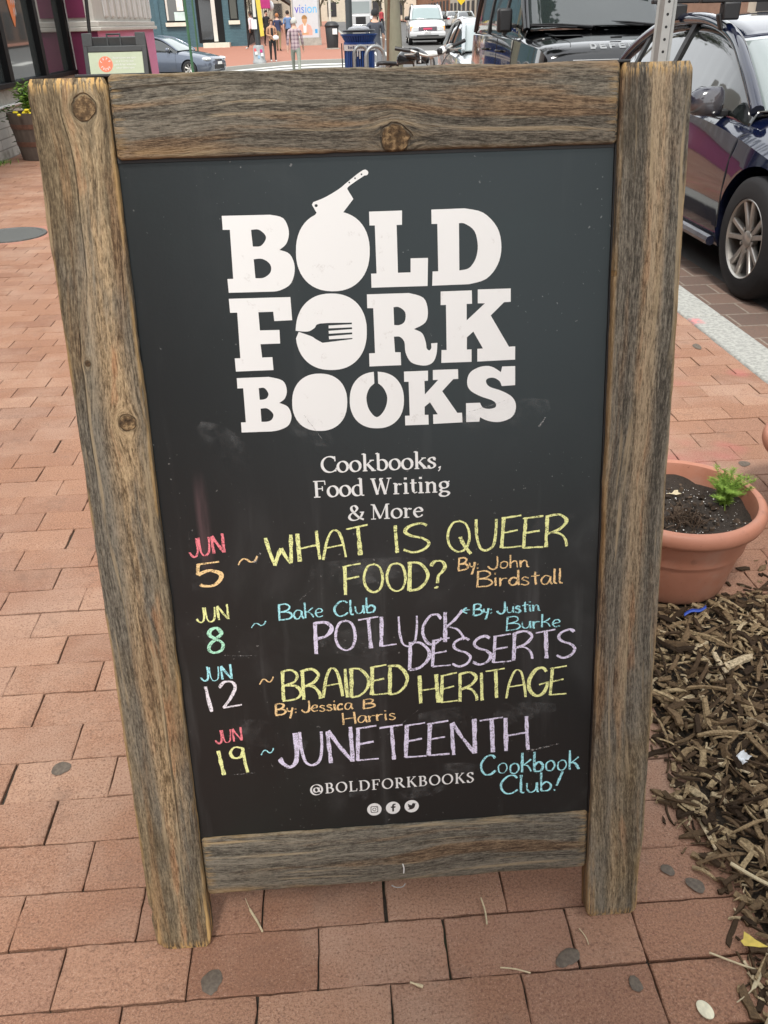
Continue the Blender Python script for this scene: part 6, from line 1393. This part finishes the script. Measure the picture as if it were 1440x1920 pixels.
# bicycles
def bike(label, bar, saddle, rz, loc, barpath=None, guard=False):
    """local: +x is forwards; wheel radius .34; bar/saddle heights given"""
    t = thing('bicycle', label, 'bicycle', loc, rz, 'bicycles locked at the racks')
    FRM = speck('bike_frame', (.05, .055, .06), .35, .2); RUB = TYRE
    for x in (0, 1.02):
        g = MB(); q = [(x+.335*math.cos(a), 0, .345+.335*math.sin(a)) for a in (2*math.pi*k/40 for k in range(40))]; g.tube(q, .017, 8, closed=True); wo = g.build('wheel', RUB, t, smooth=60)
        g = MB(); q = [(x+.312*math.cos(a), 0, .345+.312*math.sin(a)) for a in (2*math.pi*k/40 for k in range(40))]; g.tube(q, .009, 6, closed=True); g.cyl((x, -.04, .345), (x, .04, .345), .022, 10)
        for k in range(20): a = 2*math.pi*k/20; g.cyl((x, .02*(-1)**k, .345), (x+.31*math.cos(a), 0, .345+.31*math.sin(a)), .0014, 4)
        g.build('rim', ALLOY, wo)
    BB, ST, HT, HB = (.43, 0, .29), (.27, 0, .80), (.83, 0, .86), (.87, 0, .70)
    g = MB()
    for a, c, rr in ((BB, ST, .016), (ST, HT, .016), (BB, HB, .019), (HT, HB, .022), ((0, .05, .345), BB, .009), ((0, -.05, .345), BB, .009), ((0, .05, .345), ST, .008), ((0, -.05, .345), ST, .008), (HB, (.92, .055, .55), .012), (HB, (.92, -.055, .55), .012), ((.92, .055, .55), (1.02, .055, .345), .011), ((.92, -.055, .55), (1.02, -.055, .345), .011)): g.cyl(a, c, rr, 8)
    g.build('frame', FRM, t, smooth=60)
    g = MB(); g.cyl(ST, (.22, 0, saddle-.03), .014, 8); g.build('seat_post', ALLOY, t)
    g = MB(); rings = []
    for x, wd, h in ((-.06, .05, -.01), (-.04, .075, .01), (.02, .078, .012), (.10, .045, .006), (.18, .022, .0), (.22, .014, -.012)):
        rings.append([(.16+x, wd*math.cos(a), saddle+h+.024*math.sin(a)) for a in (2*math.pi*k/14 for k in range(14))])
    g.loft(rings); g.build('saddle', BLKP, t, smooth=60)
    g = MB(); g.cyl(HT, (.82, 0, bar-.02), .016, 10); g.cyl((.82, 0, bar-.02), (.89, 0, bar), .018, 10); g.build('stem', ALLOY, t)
    hb = [(.80, -.33, bar+.085), (.84, -.20, bar+.055), (.885, -.08, bar+.006), (.89, 0, bar), (.885, .08, bar+.006), (.84, .20, bar+.055), (.80, .33, bar+.085)]
    ho = MB().tube(spline(hb, 5), .0125, 10).build('handlebar', ALLOY, t, smooth=60)
    for s in (-1, 1):
        MB().cyl((.795, s*.345, bar+.090), (.838, s*.205, bar+.057), .018, 10).build('grip', BLKP, ho); MB().tube([(.86, s*.16, bar+.035), (.90, s*.20, bar+.03), (.88, s*.28, bar+.035)], .007, 6).build('brake_lever', ALLOY, ho)
        MB().box((.86, s*.15, bar+.022), (.04, .035, .045)).build('lever_clamp', BLKP, ho, bevel=.008)
    MB().box((.90, .06, bar+.03), (.05, .045, .05)).build('bell', BLKP, ho, bevel=.012)
    MB().tube(spline([(.86, -.17, bar), (.95, -.10, bar-.05), (.90, -.02, bar-.16), (.87, 0, .75)], 5), .004, 5).build('brake_cable', BLKP, t)
    MB().tube(spline([(.86, .17, bar), (.97, .08, bar-.04), (.90, .02, bar-.17), (.87, 0, .75)], 5), .004, 5).build('brake_cable', BLKP, t)
    g = MB(); g.lathe([(.02, -.006), (.09, -.006), (.09, .006), (.02, .006)], BB, 24, axis='y'); g.cyl((.43, .06, .29), (.53, .08, .17), .010, 6); g.cyl((.43, -.06, .29), (.33, -.08, .41), .010, 6); g.box((.54, .12, .165), (.09, .07, .018)); g.box((.32, -.12, .415), (.09, .07, .018)); g.build('crankset', ALLOY, t)
    if guard:
        q = [(1.02+.365*math.cos(a), .345+.365*math.sin(a)) for a in (rad(20+150*k/16) for k in range(17))]
        g = MB(); g.loft([[(x, -.03, z), (x, 0, z+.012), (x, .03, z), (x, .028, z-.004), (x, 0, z+.006), (x, -.028, z-.004)] for x, z in q]); g.build('mudguard', speck('guard_grey', (.52, .53, .52), .4), t, smooth=60)
    return t
P = at(826, 103, 8.9)
hz = P.z
ang = rad(-80)
t = bike('bicycle with wide black-gripped handlebar in front of the off-roader', hz, hz-.03, ang, (P.x-.89*math.cos(ang), 8.9-.89*math.sin(ang), 0), guard=True)
t.rotation_euler = (rad(4), rad(0), ang)
P = at(722, 119, 11.8)
t = bike('bicycle with black saddle parked beside the hoop racks', P.z-.20, P.z-.005, rad(12), (P.x-.2, 11.75, 0))
P = at(776, 114, 9.6)
g = MB(); g.ball((0, 0, 0), (.17, .12, .12), 12); g.v = [(x, y, max(z, -.03)) for x, y, z in g.v]
t = thing('helmet', 'black and white bicycle helmet hung at the saddle beside the tree trunk', 'helmet', (P.x, 9.7, P.z))
g.build('shell', mat('helmet_black', (.012, .012, .013), .2, coat=1.), t, smooth=60)
g = MB(); g.tube([(.055, -.112, -.02), (.06, -.085, .05), (.06, 0, .082), (.06, .085, .05), (.055, .112, -.02)], .018, 8); g.build('stripe', WHT, t)
g = MB(); g.tube([(0, 0, -.03), (.02, .05, -.08), (.08, .12, -.12)], .006, 6); g.build('strap', BLKP, t)
# ---------------------------------------------------------------- the block across the side street
def m_teal():
    def fn(b):
        p = b.pos(); x, y, z = b.sep(p)
        c, f = b.brick(b.comb(x+y, z, 0), Color1=(.060, .125, .150), Color2=(.050, .108, .132), Mortar=(.045, .095, .115), Mortar_Size=.008, Brick_Width=.22, Row_Height=.075, Scale=1.)
        n = b.noise(p, 3, 4); return dict(base=b.mix(n.rng(.4, .8)*.3, c, (.09, .15, .17)), rough=.7, bump=(f*-1.+1, .01))
    return mat('teal_brick', fn=fn)
TEAL = m_teal(); SHADE = speck('dark_interior', (.020, .020, .021), .6, .5, 2); SILL = speck('cream_sill', (.62, .58, .48), .7, .1)
YB = 55.5
xL, xR = at(232, 60, YB).x, at(462, 60, YB).x
zb = zfar((xL+xR)/2, YB)
t = thing('teal_brick_building', 'teal painted brick shop building with cream sills and black doorway across the side street', 'building', ((xL+xR)/2, YB, zb))
def U_(mb): c = t.location; mb.v = [(x-c.x, y-c.y, z-c.z) for x, y, z in mb.v]; return mb
U_(MB().bx(xL-6, xR, YB, YB+9, zb-1, zb+8)).build('wall', TEAL, t)
def X_(px): return at(px, 50, YB).x
def Z_(px, py): return at(px, py, YB).z
U_(MB().bx(X_(294), X_(302), YB-.06, YB+.1, zb-.5, zb+8)).build('downpipe', speck('teal_pipe', (.045, .10, .125), .5), t)
for (a, c, ys) in ((314, 351, 42), (432, 449, 38)):
    zs = Z_((a+c)/2, ys)
    f = U_(MB().bx(X_(a), X_(c), YB-.03, YB+.2, zs, zs+2.1)).build('window', FRAME, t)
    U_(MB().bx(X_(a+2.5), X_(c-2.5), YB-.045, YB-.035, zs+.08, zs+2.02)).build('pane', m_glass('shop_pane_dim', (.07, .075, .065), .05), f).parent = f
    s_ = U_(MB().bx(X_(a)-.06, X_(c)+.06, YB-.14, YB+.1, zs-.20, zs-.005)).build('sill', SILL, t)
    if a == 314:
        U_(MB().bx(X_(a+1.5), X_(a+5), YB-.06, YB-.05, zs+.1, zs+2)).build('curtain', CREAM, t)
        U_(MB().bx(X_(a+16), X_(a+36), YB-.06, YB-.05, zs+.08, zs+.50)).build('window_card', speck('card_mint', (.50, .62, .58), .6, .2, 4), t)
        U_(MB().bx(X_(a+22), X_(a+34), YB-.06, YB-.05, zs+.56, zs+1.6)).build('window_card', speck('card_white', (.70, .70, .64), .6), t)
zd = Z_(390, 80)
U_(MB().bx(X_(371), X_(420), YB-.03, YB+.2, zd, zd+3)).build('door', FRAME, t)
U_(MB().bx(X_(377), X_(399), YB-.05, YB-.035, zd+.15, zd+3)).build('door_pane', m_glass('door_glass', (.02, .022, .022), .06), t)
U_(MB().bx(X_(399.5), X_(407), YB-.05, YB-.035, zd+.05, zd+3)).build('door_leaf', CREAM, t)
U_(MB().bx(X_(381), X_(430), YB-1.0, YB, zb-.3, zd-.01)).build('step', SILL, t)
# tall dark shopfronts running up the street beyond
def shopfront(name, label, y0, y1, x, col, trim, h=7.5):
    zb = zfar(x, y0); t = thing(name, label, 'building', (x, (y0+y1)/2, zb), 0, 'shop buildings along the far side of the street')
    def V(mb): mb.v = [(a-x, b_-(y0+y1)/2, c-zb) for a, b_, c in mb.v]; return mb
    V(MB().bx(x-9, x, y0, y1, zb-2, zb+h)).build('wall', col, t)
    n = max(1, int((y1-y0)/2.6))
    for i in range(n):
        a = lerp(y0, y1, (i+.12)/n); c = lerp(y0, y1, (i+.88)/n); f = V(MB().bx(x-.1, x+.05, a, c, zb+.5, zb+2.9)).build('window', trim, t)
        MB_ = V(MB().bx(x+.052, x+.06, a+.1, c-.1, zb+.6, zb+2.8)); o = MB_.build('pane', m_glass('far_pane', (.05, .055, .055), .08), f)
    V(MB().bx(x, x+.25, y0, y1, zb+3.0, zb+3.5)).build('fascia', trim, t)
    return t
BRN = speck('brown_brick', (.16, .10, .07), .8, .2, 4); RST = speck('rust_brick', (.30, .14, .07), .8, .2, 4); BEI = speck('beige_render', (.52, .46, .36), .8, .12, 3); MAG = speck('magenta_sign', (.45, .03, .18), .5)
xs_ = xR+.02
shopfront('shop_building', 'dark shopfront next to the teal building, with a magenta sign', 56.0, 66.5, xs_, SHADE, FRAME)
shopfront('shop_building', 'rust brick shop building up the left side of the street', 67, 82, xs_, RST, FRAME)
shopfront('shop_building', 'beige shop building farther up the left side of the street', 82.5, 104, xs_, BEI, SHADE)
shopfront('shop_building', 'brown brick shop building at the far left end of the street', 104.5, 150, xs_, BRN, SHADE)
P = at(497, 5, 57.5)
g = MB(); g.bx(-.28, .28, -.1, .1, -.5, 1.1); o = g.build('shop_sign', MAG, loc=(P.x, 57.5, P.z+.2), bevel=.02); tag(o, 'magenta hanging shop sign above the people by the dark shopfront', 'sign')
P = at(507, 11, 58)
g = MB(); g.ball((0, 0, 0), (.20, .12, .26), 8); o = g.build('globe_lantern', mat('lantern_pale', (.66, .70, .72), .4), loc=(P.x, 58, P.z)); tag(o, 'pale round lantern hanging in front of the dark shopfront', 'lantern')
# buildings on the right side and the end of the street
def rblock(label, y0, y1, col, h=9, x=15.5, ex=.0):
    zb = zroad(x, y0)+.1; t = thing('street_building', label, 'building', (x, (y0+y1)/2, zb), 0, 'buildings along the right side of the street')
    c = Vector((x, (y0+y1)/2, zb))
    def V(mb): mb.v = [tuple(Vector(v)-c) for v in mb.v]; return mb
    V(MB().bx(x, x+10, y0, y1, zb-2, zb+h)).build('wall', col, t)
    n = int((y1-y0)/3)
    for i in range(n):
        for k in range(3):
            a = lerp(y0, y1, (i+.25)/n); b_ = lerp(y0, y1, (i+.75)/n); V(MB().bx(x-.06, x+.05, a, b_, zb+.6+k*3, zb+2.4+k*3)).build('window', SHADE, t)
    V(MB().bx(x-.3, x, y0, y1, zb+h-.4, zb+h)).build('cornice', CREAM, t)
rblock('unseen red brick row added across the street for reflections in the cars', -12, 9, RST); rblock('unseen beige rendered row added opposite, for reflections in the car doors', 9.5, 34, BEI)  # both rows stand out of view, added for reflections in the cars
t = thing('street_building', 'unseen red brick row added behind the photographer on the left to block low sky', 'building', (-3.64, -20, 0), 0, 'buildings along the right side of the street')  # added out of view to block low sky mirrored in the chalkboard
MB().bx(-8, 0, -18, 17.6, 0, 7.5).build('wall', RST, t)
for i in range(10): MB().bx(-.05, .04, -17+i*3.4, -15+i*3.4, .6, 2.8).build('window', SHADE, t)
rblock('brown brick building on the right beyond the crossing', 50, 78, BRN); rblock('beige building up the right side of the street', 78.5, 112, BEI); rblock('rust brick building near the top of the street', 112.5, 150, RST)
t = thing('end_building', 'pale terrace closing the top of the street', 'building', (2, 172, 1.4))
MB().bx(-30, 40, 0, 8, -3, 9).build('wall', BEI, t)
for i in range(16): MB().bx(-28+i*4, -26.4+i*4, -.06, .05, .8, 3).build('window', SHADE, t)
for i, (px, D, sc, lb) in enumerate(((712, 140, 1., 'round green tree at the end of the street above the pedestrians'), (600, 118, .9, 'dark green tree on the left pavement far up the street'), (756, 150, 1., 'pale green tree behind the white SUV'), (846, 128, .8, 'green tree over the far parked cars'))):
    P = at(px, 20, D); zb = zfar(P.x, D)
    tree(lb, P.x, D, .16*sc, 2.2*sc, (0, 0, 4.2*sc, 2.8*sc, 2.0*sc), 40+i, DKLEAF, 700, .5, z0=zb)
P = at(865, 2, 96)
g = MB(); g.add([(0, 0, .45), (.45, 0, 0), (0, 0, -.45), (-.45, 0, 0), (0, .03, .45), (.45, .03, 0), (0, .03, -.45), (-.45, .03, 0)], [(0, 1, 2, 3), (7, 6, 5, 4), (0, 4, 5, 1), (1, 5, 6, 2), (2, 6, 7, 3), (3, 7, 4, 0)])
t = thing('warning_sign', 'yellow diamond road sign over the far parked cars', 'road sign', (P.x, 96, zroad(P.x, 96))); hz = P.z+.1-t.location.z
o = g.build('plate', speck('sign_yellow', (.75, .55, .03), .5), t, loc=(0, 0, hz)); MB().cyl((0, .06, 0), (0, .06, hz+.4), .04, 10).build('pole', GALV, t)
# poles
def pole(label, px0, px1, py, D, r_, m_, name='street_pole', top=6., zb=None, n=14):
    a = at(px0, 0, D); c = at(px1, py, D); z0_ = zfar(c.x, D) if zb is None else zb
    g = MB(); g.cyl((0, 0, -.05), (0, 0, top), r_, n); x = lerp(a.x, c.x, .5); g.lathe([(r_*1.7, -.02), (r_*1.7, .12), (r_*1.05, .2)], n=n)
    o = g.build(name, m_, loc=(x, D, z0_), smooth=40); return tag(o, label, 'pole')
GRN = speck('pole_green', (.035, .10, .045), .5, .15, 10); DKP = speck('pole_dark', (.035, .042, .045), .5, .2, 10); PALE = speck('pole_pale', (.62, .60, .52), .6)
pole('thin green pole in front of the grey saloon', 346, 362, 138, 30, .042, GRN, zb=zroad(-4, 30))
pole('second green pole behind the grey saloon against the teal wall', 359, 371, 86, 47, .04, GRN)
pole('thick dark lamp post behind the blue litter bin', 653, 655, 60, 29, .10, DKP, 'lamp_post', zb=-.35)
pole('pale slim pole standing behind the black bin', 617, 619, 36, 55, .075, PALE)
# traffic pole with sticker-covered base, white plate and yellow banner
D = 41.9; P = at(487, 116, D); zb = zfar(P.x, D)
t = thing('traffic_pole', 'dark traffic pole with sticker covered grey base and yellow banner beside the crossing', 'traffic pole', (P.x, D, zb))
MB().cyl((0, 0, .65), (-.06, 0, 6), .115, 16).build('pole', DKP, t)
g = MB(); g.lathe([(1e-4, .0), (.30, .0), (.29, .10), (.255, .14), (.24, .62), (.19, .70), (1e-4, .70)], n=24)
g.build('base', speck('base_grey', (.27, .285, .29), .6, .2, 9), t, smooth=40)
for i, (a, z, c) in enumerate(((-.10, .40, WHT), (.12, .48, MAG), (.0, .25, speck('sticker_blue', (.25, .40, .55), .6)), (.15, .34, WHT), (-.14, .52, speck('sticker_red', (.6, .1, .1), .6)))):
    g = MB(); g.bx(a-.05, a+.05, -.262, -.250, z-.06, z+.06); g.build('sticker', c, t)
MB().bx(-.20, .02, -.16, -.13, 1.30, 1.66).build('notice_plate', WHT, t, bevel=.01)
g = MB(); g.add([(.02, -.15, 2.9), (.22, -.15, 2.9), (.30, -.15, 1.05), (.14, -.15, 1.02), (.02, -.12, 2.9), (.22, -.12, 2.9), (.30, -.12, 1.05), (.14, -.12, 1.02)], [(0, 3, 2, 1), (4, 5, 6, 7), (0, 1, 5, 4), (1, 2, 6, 5), (2, 3, 7, 6), (3, 0, 4, 7)])
g.build('banner', speck('banner_yellow', (.60, .45, .06), .6, .1), t)
g = MB(); g.bx(-.10, .02, -.155, -.12, 1.75, 2.9); g.build('banner_edge', CREAM, t)
# black litter bin on the far pavement
P = at(624, 92, 50); zb = zfar(P.x, 50)
t = thing('litter_bin', 'black lidded litter bin with white sticker on the far pavement beside the poster kiosk', 'litter bin', (P.x, 50, zb))
MB().lathe([(1e-4, .02), (.26, .02), (.29, .05), (.345, .98), (.33, 1.0), (1e-4, 1.0)], n=24).build('drum', BLKP, t, smooth=40)
MB().lathe([(.37, 1.0), (.38, 1.06), (.30, 1.18), (.20, 1.24), (1e-4, 1.25)], n=24).build('lid', BLKP, t, smooth=40)
MB().bx(.02, .26, -.345, -.325, .66, .92).build('sticker', WHT, t); MB().bx(-.34, .34, -.36, -.3, -.01, .05).build('foot', STONE, t)
# poster kiosk of the bus shelter
D = 54; P = at(576, 85, D); zb = zfar(P.x, D); KX = P.x
x0, x1 = at(550, 60, D).x-KX, at(601, 60, D).x-KX
t = thing('poster_kiosk', 'tall white poster panel reading vision, showing a person in a coral cardigan', 'advertising panel', (KX, D, zb))
zA = at(575, 76, D).z-zb
MB().bx(x0, x1, 0, .22, .38, 3.4).build('frame', GALV, t, bevel=.02); MB().bx(x0-.03, x1+.03, -.02, .24, -.05, .38).build('base', STONE, t)
ps = MB().bx(x0+.08, x1-.10, -.012, -.002, zA+.14, 3.3).build('poster', speck('poster_white', (.52, .535, .55), .4, .04), t)
VB = mat('poster_violet', fn=lambda b: dict(base=b.ramp(b.sep(b.obj())[0].rng(-.2, 1., 0, 1, False), [(0, (.16, .05, .38)), (.35, (.10, .08, .50)), (1, (.10, .45, .75))]), rough=.5))
tw = text_obj('vision', .62, VB, ps, 'poster_title', (x0+.14, -.018, at(575, 24, D).z-zb), align='LEFT')
wt = max(v.co.x for v in tw.data.vertices)-min(v.co.x for v in tw.data.vertices); tw.scale = ((x1-x0-.30)/wt, 1, 1)
zh = at(575, 30, D).z-zb; zs = at(575, 66, D).z-zb
cx = (x0+x1)/2-.10
SK = speck('poster_skin', (.52, .30, .16), .6, .1); CARD = speck('poster_coral', (.70, .34, .27), .6, .1)
def yp(d): return lambda x, z: Vector((x, -.014-d, z))
g = MB(); hh = zh-zs
g.poly([[(cx-.36, zs), (cx-.40, zs+hh*.35), (cx-.30, zs+hh*.52), (cx-.10, zs+hh*.60), (cx+.12, zs+hh*.60), (cx+.32, zs+hh*.50), (cx+.42, zs+hh*.25), (cx+.40, zs)]], yp(.0005)); g.build('poster_jacket', CARD, ps, smooth=0)
g = MB(); g.poly([[(cx-.08, zs+.03), (cx-.08, zs+hh*.60), (cx+.10, zs+hh*.60), (cx+.06, zs+.03)]], yp(.001)); g.build('poster_shirt', VIN, ps, smooth=0)
g = MB(); g.poly([[(cx+.14*math.cos(a), zs+hh*.80+.20*math.sin(a)) for a in (2*math.pi*k/20 for k in range(20))]], yp(.002)); g.poly([[(cx-.05, zs+hh*.5), (cx-.05, zs+hh*.68), (cx+.06, zs+hh*.68), (cx+.06, zs+hh*.5)]], yp(.0015)); g.poly([[(cx-.30, zs+.02), (cx-.28, zs+.10), (cx+.20, zs+.14), (cx+.20, zs+.04)]], yp(.0025)); g.build('poster_face', SK, ps, smooth=0)
g = MB(); g.poly([[(cx+.16*math.cos(a), zs+hh*.86+.18*math.sin(a)) for a in (math.pi*k/12 for k in range(13))]], yp(.0035)); g.build('poster_hair', speck('poster_hair_brown', (.30, .16, .05), .6), ps, smooth=0)
MB().bx(x1-.30, x1-.16, -.016, -.0125, zA+.35, zA+.55).build('poster_mark', speck('poster_blue', (.05, .30, .60), .5), ps)
# ---------------------------------------------------------------- people
def cloth(name, col, fn=None): return mat(name, col, .85, fn=fn, spec=.2) if fn else speck(name, col, .85, .15, 30)
def plaid():
    def fn(b):
        v = b.obj(); x, y, z = b.sep(v)
        a = (x*9).frac().lt(.4); c = (z*9).frac().lt(.4)
        return dict(base=b.mix(a*.5+c*.5, (.42, .33, .34), (.18, .12, .15)), rough=.9)
    return fn
def person(label, px, D, h, face, top, legs, shoe, skin, hair, sleeve=.60, hem=.93, pose='walk', hairlen='short', zg=None, bag=None, cap=None, armf=0., group='pedestrians at the crossing'):
    """face: heading in degrees, 0 looks towards the camera.  sleeve: height where bare arm starts"""
    P = at(px, 60, D); z0_ = (zfar(P.x, D) if zg is None else zg)
    t = thing('person', label, 'person', (P.x, D, z0_), rad(face), group); k = h/1.72
    st = .16 if pose == 'walk' else .03
    V = [(0, 0, .93), (0, .01, 1.08), (0, 0, 1.27), (0, .015, 1.42), (0, 0, 1.50), (0, -.015, 1.60), (0, -.015, 1.70)]
    Rr = [(.150, .105), (.135, .095), (.165, .105), (.10, .075), (.055, .055), (.082, .098), (.060, .075)]
    E_ = [(0, 1), (1, 2), (2, 3), (3, 4), (4, 5), (5, 6)]
    def add(p, r_, par):
        V.append(p); Rr.append(r_ if isinstance(r_, tuple) else (r_, r_)); E_.append((par, len(V)-1)); return len(V)-1
    for s in (-1, 1):
        f = -st*s
        a = add((s*.095, f*.15, .86), (.088, .095), 0); b_ = add((s*.10, f*.75-.02, .49), (.058, .062), a); c = add((s*.10, f*1.5+(.05 if f > 0 else 0), .10), (.040, .044), b_); d = add((s*.105, f*1.5-.05, .045), (.042, .040), c); add((s*.11, f*1.5-.17, .035), (.038, .026), d)
        q = add((s*.185, .01, 1.385), (.058, .062), 3)
        bent = pose == 'clasp'
        el = add((s*.235, .03+f*-.25, 1.11), (.043, .046), q)
        wr_ = add((s*.085, -.19, 1.08) if bent else (s*.235+s*.02, -.05+f*-.7, .87), (.030, .033), el)
        wx, wy, wz = V[wr_]
        pm = add((wx-s*.03 if bent else wx, wy-.03 if bent else wy-.01, wz-.01 if bent else wz-.055), (.034, .020), wr_)
        for fi, (ox, L) in enumerate(((-.024, .060), (-.008, .072), (.008, .068), (.022, .054))):
            m1 = add((V[pm][0]-s*(.03 if bent else .002), V[pm][1]+ox, V[pm][2]-(.01 if bent else L*.55)), .009, pm); add((V[m1][0]-s*.022, V[m1][1]+ox*.2+(-.0 if bent else -.006), V[m1][2]-(.02 if bent else L*.45)), .008, m1)
        th = add((wx-s*.012, wy-.035, wz-.035), .010, wr_); add((V[th][0]-s*.006, V[th][1]-.010, V[th][2]-.03), .008, th)
    nz = add((0, -.118, 1.605), .014, 5)
    me = bpy.data.meshes.new('body'); me.from_pydata([tuple(c*k for c in v) for v in V], E_, [])
    o = bpy.data.objects.new('body', me); COL.objects.link(o); o.parent = t
    m_ = o.modifiers.new('skin', 'SKIN')
    for i, r_ in enumerate(Rr): me.skin_vertices[0].data[i].radius = (r_[0]*k, r_[1]*k)
    me.skin_vertices[0].data[0].use_root = True
    m_.use_smooth_shade = True; s_ = o.modifiers.new('sub', 'SUBSURF'); s_.levels = 1; s_.render_levels = 1
    apply_mods(o); me = o.data; me.materials.clear()
    for q in (top, legs, shoe, skin): me.materials.append(q)
    for p in me.polygons:
        c = p.center/k; x, z = abs(c.x), c.z; arm = x > .195 or (pose == 'clasp' and c.y < -.11 and .98 < z < 1.25)
        if z > 1.465: i = 3
        elif arm and z > .60: i = 3 if (z < sleeve if not (pose == 'clasp') else (x < .07 and c.y < -.17)) else 0
        elif z > hem: i = 0
        elif z > .085: i = 1
        else: i = 2
        p.material_index = i
    me.shade_smooth()
    g = MB(); rings = []
    for j in range(9):
        u = j/8; z = lerp(1.765 if not cap else 1.76, 1.60, u); rr = .105*math.sqrt(max(.02, 1-((z-1.645)/.128)**2))
        rings.append([Vector((rr*.93*math.sin(a)*k, (-.012+rr*1.12*math.cos(a)*(1 if math.cos(a) > 0 else .55+.45*(z > 1.69)))*k, z*k)) for a in (2*math.pi*q/20 for q in range(20))])
    g.loft(rings)
    if hairlen == 'long':
        rings = []
        for j in range(6):
            u = j/5; z = lerp(1.68, 1.42, u); w_ = .095-.015*u
            rings.append([Vector((w_*math.sin(a)*k, (.045+.05*math.cos(a))*k, z*k)) for a in (2*math.pi*q/14 for q in range(14))])
        g.loft(rings)
    hm = g.build('cap' if cap else 'hair', cap or hair, t, smooth=60)
    if cap: MB().ball((0, -.12*k, 1.67*k), (.07*k, .08*k, .012*k), 6).build('brim', cap, hm)
    ey = speck('eye_dark', (.02, .015, .012), .4); g = MB()
    for s in (-1, 1): g.ball((s*.034*k, -.102*k, 1.635*k), .011*k, 5)
    g.build('eyes', ey, t); MB().ball((0, -.103*k, 1.555*k), (.024*k, .010*k, .008*k), 5).build('mouth', speck('lip', (.42, .14, .12), .5), t)
    g = MB()
    for s in (-1, 1): g.ball((s*.090*k, -.005, 1.62*k), (.014*k, .024*k, .032*k), 5)
    g.build('ears', skin, t)
    return t
SKL = speck('skin_light', (.56, .34, .25), .6, .08); SKD = speck('skin_brown', (.22, .11, .07), .6, .08)
BLK = cloth('cloth_black', (.014, .014, .015)); WSH = cloth('shoe_white', (.48, .48, .47)); DSH = cloth('shoe_dark', (.05, .045, .04))
HB_ = cloth('hair_dark', (.02, .014, .010)); HR = cloth('hair_auburn', (.30, .12, .04)); HW_ = cloth('hair_white', (.46, .45, .41))
t = person('woman in tan jacket, black trousers and white shoes facing the camera', 509, 41.9, 1.60, 12, cloth('tan_jacket', (.42, .23, .14)), BLK, WSH, SKL, cloth('hair_brown', (.12, .06, .035)), pose='clasp', hem=.90, hairlen='long', sleeve=0)
g = MB(); g.ball((.13, -.26, .93), (.13, .06, .09), 8); tag(g.build('hand_bag', WHT, loc=(0, 0, 0)), 'white bag held in the hands of the woman in the tan jacket', 'bag').matrix_world = Matrix.Translation(t.location) @ Matrix.Rotation(rad(12), 4, 'Z')
MB().bx(-.05, .05, -.118, -.10, .98, 1.30).build('black_shirt', BLK, t, bevel=.02)
person('white haired man in mauve plaid shirt walking away over the crossing', 552, 31.2, 1.70, 180, cloth('plaid_mauve', None, plaid()), cloth('grey_green_trousers', (.24, .26, .22)), DSH, SKL, HW_, sleeve=.98, hem=.88, zg=zroad(-.8, 31.2))
person('woman with auburn hair in navy top and olive trousers walking away', 521, 50, 1.66, 176, cloth('navy_top', (.025, .035, .085)), cloth('olive_trousers', (.18, .14, .07)), DSH, SKL, HR, sleeve=1.18)
person('dark haired man in blue shirt walking away beside the woman in navy', 541, 50.8, 1.74, 184, cloth('blue_shirt', (.12, .20, .36)), BLK, DSH, SKL, HB_, sleeve=1.16)
person('person in pale pink shirt and black trousers by the teal building', 472, 52.5, 1.74, 240, cloth('pale_pink_shirt', (.66, .55, .58)), BLK, WSH, SKD, HB_, sleeve=.95)
person('dark clothed person in the shadow of the dark shopfront', 501, 55, 1.70, 20, BLK, BLK, DSH, SKL, HB_, sleeve=.9)
person('man in dark grey T-shirt and black cap walking away behind the blue bin', 703, 26.5, 1.76, 186, cloth('charcoal_tee', (.055, .062, .078)), cloth('grey_shorts', (.17, .17, .18)), DSH, SKL, HB_, sleeve=1.17, cap=BLK, zg=-.22)
person('distant person in a red top on the far pavement', 716, 86, 1.70, 30, cloth('red_top', (.42, .06, .07)), BLK, DSH, SKL, HB_, zg=zroad(6, 86)+.1)
person('distant person in white far up the street', 727, 92, 1.70, 170, WSH, cloth('jeans', (.08, .12, .2)), DSH, SKL, HB_, zg=zroad(6, 92)+.1)
person('distant person in a black coat far up the street', 706, 96, 1.72, 200, BLK, BLK, DSH, SKL, HB_, zg=zroad(6, 96)+.1)
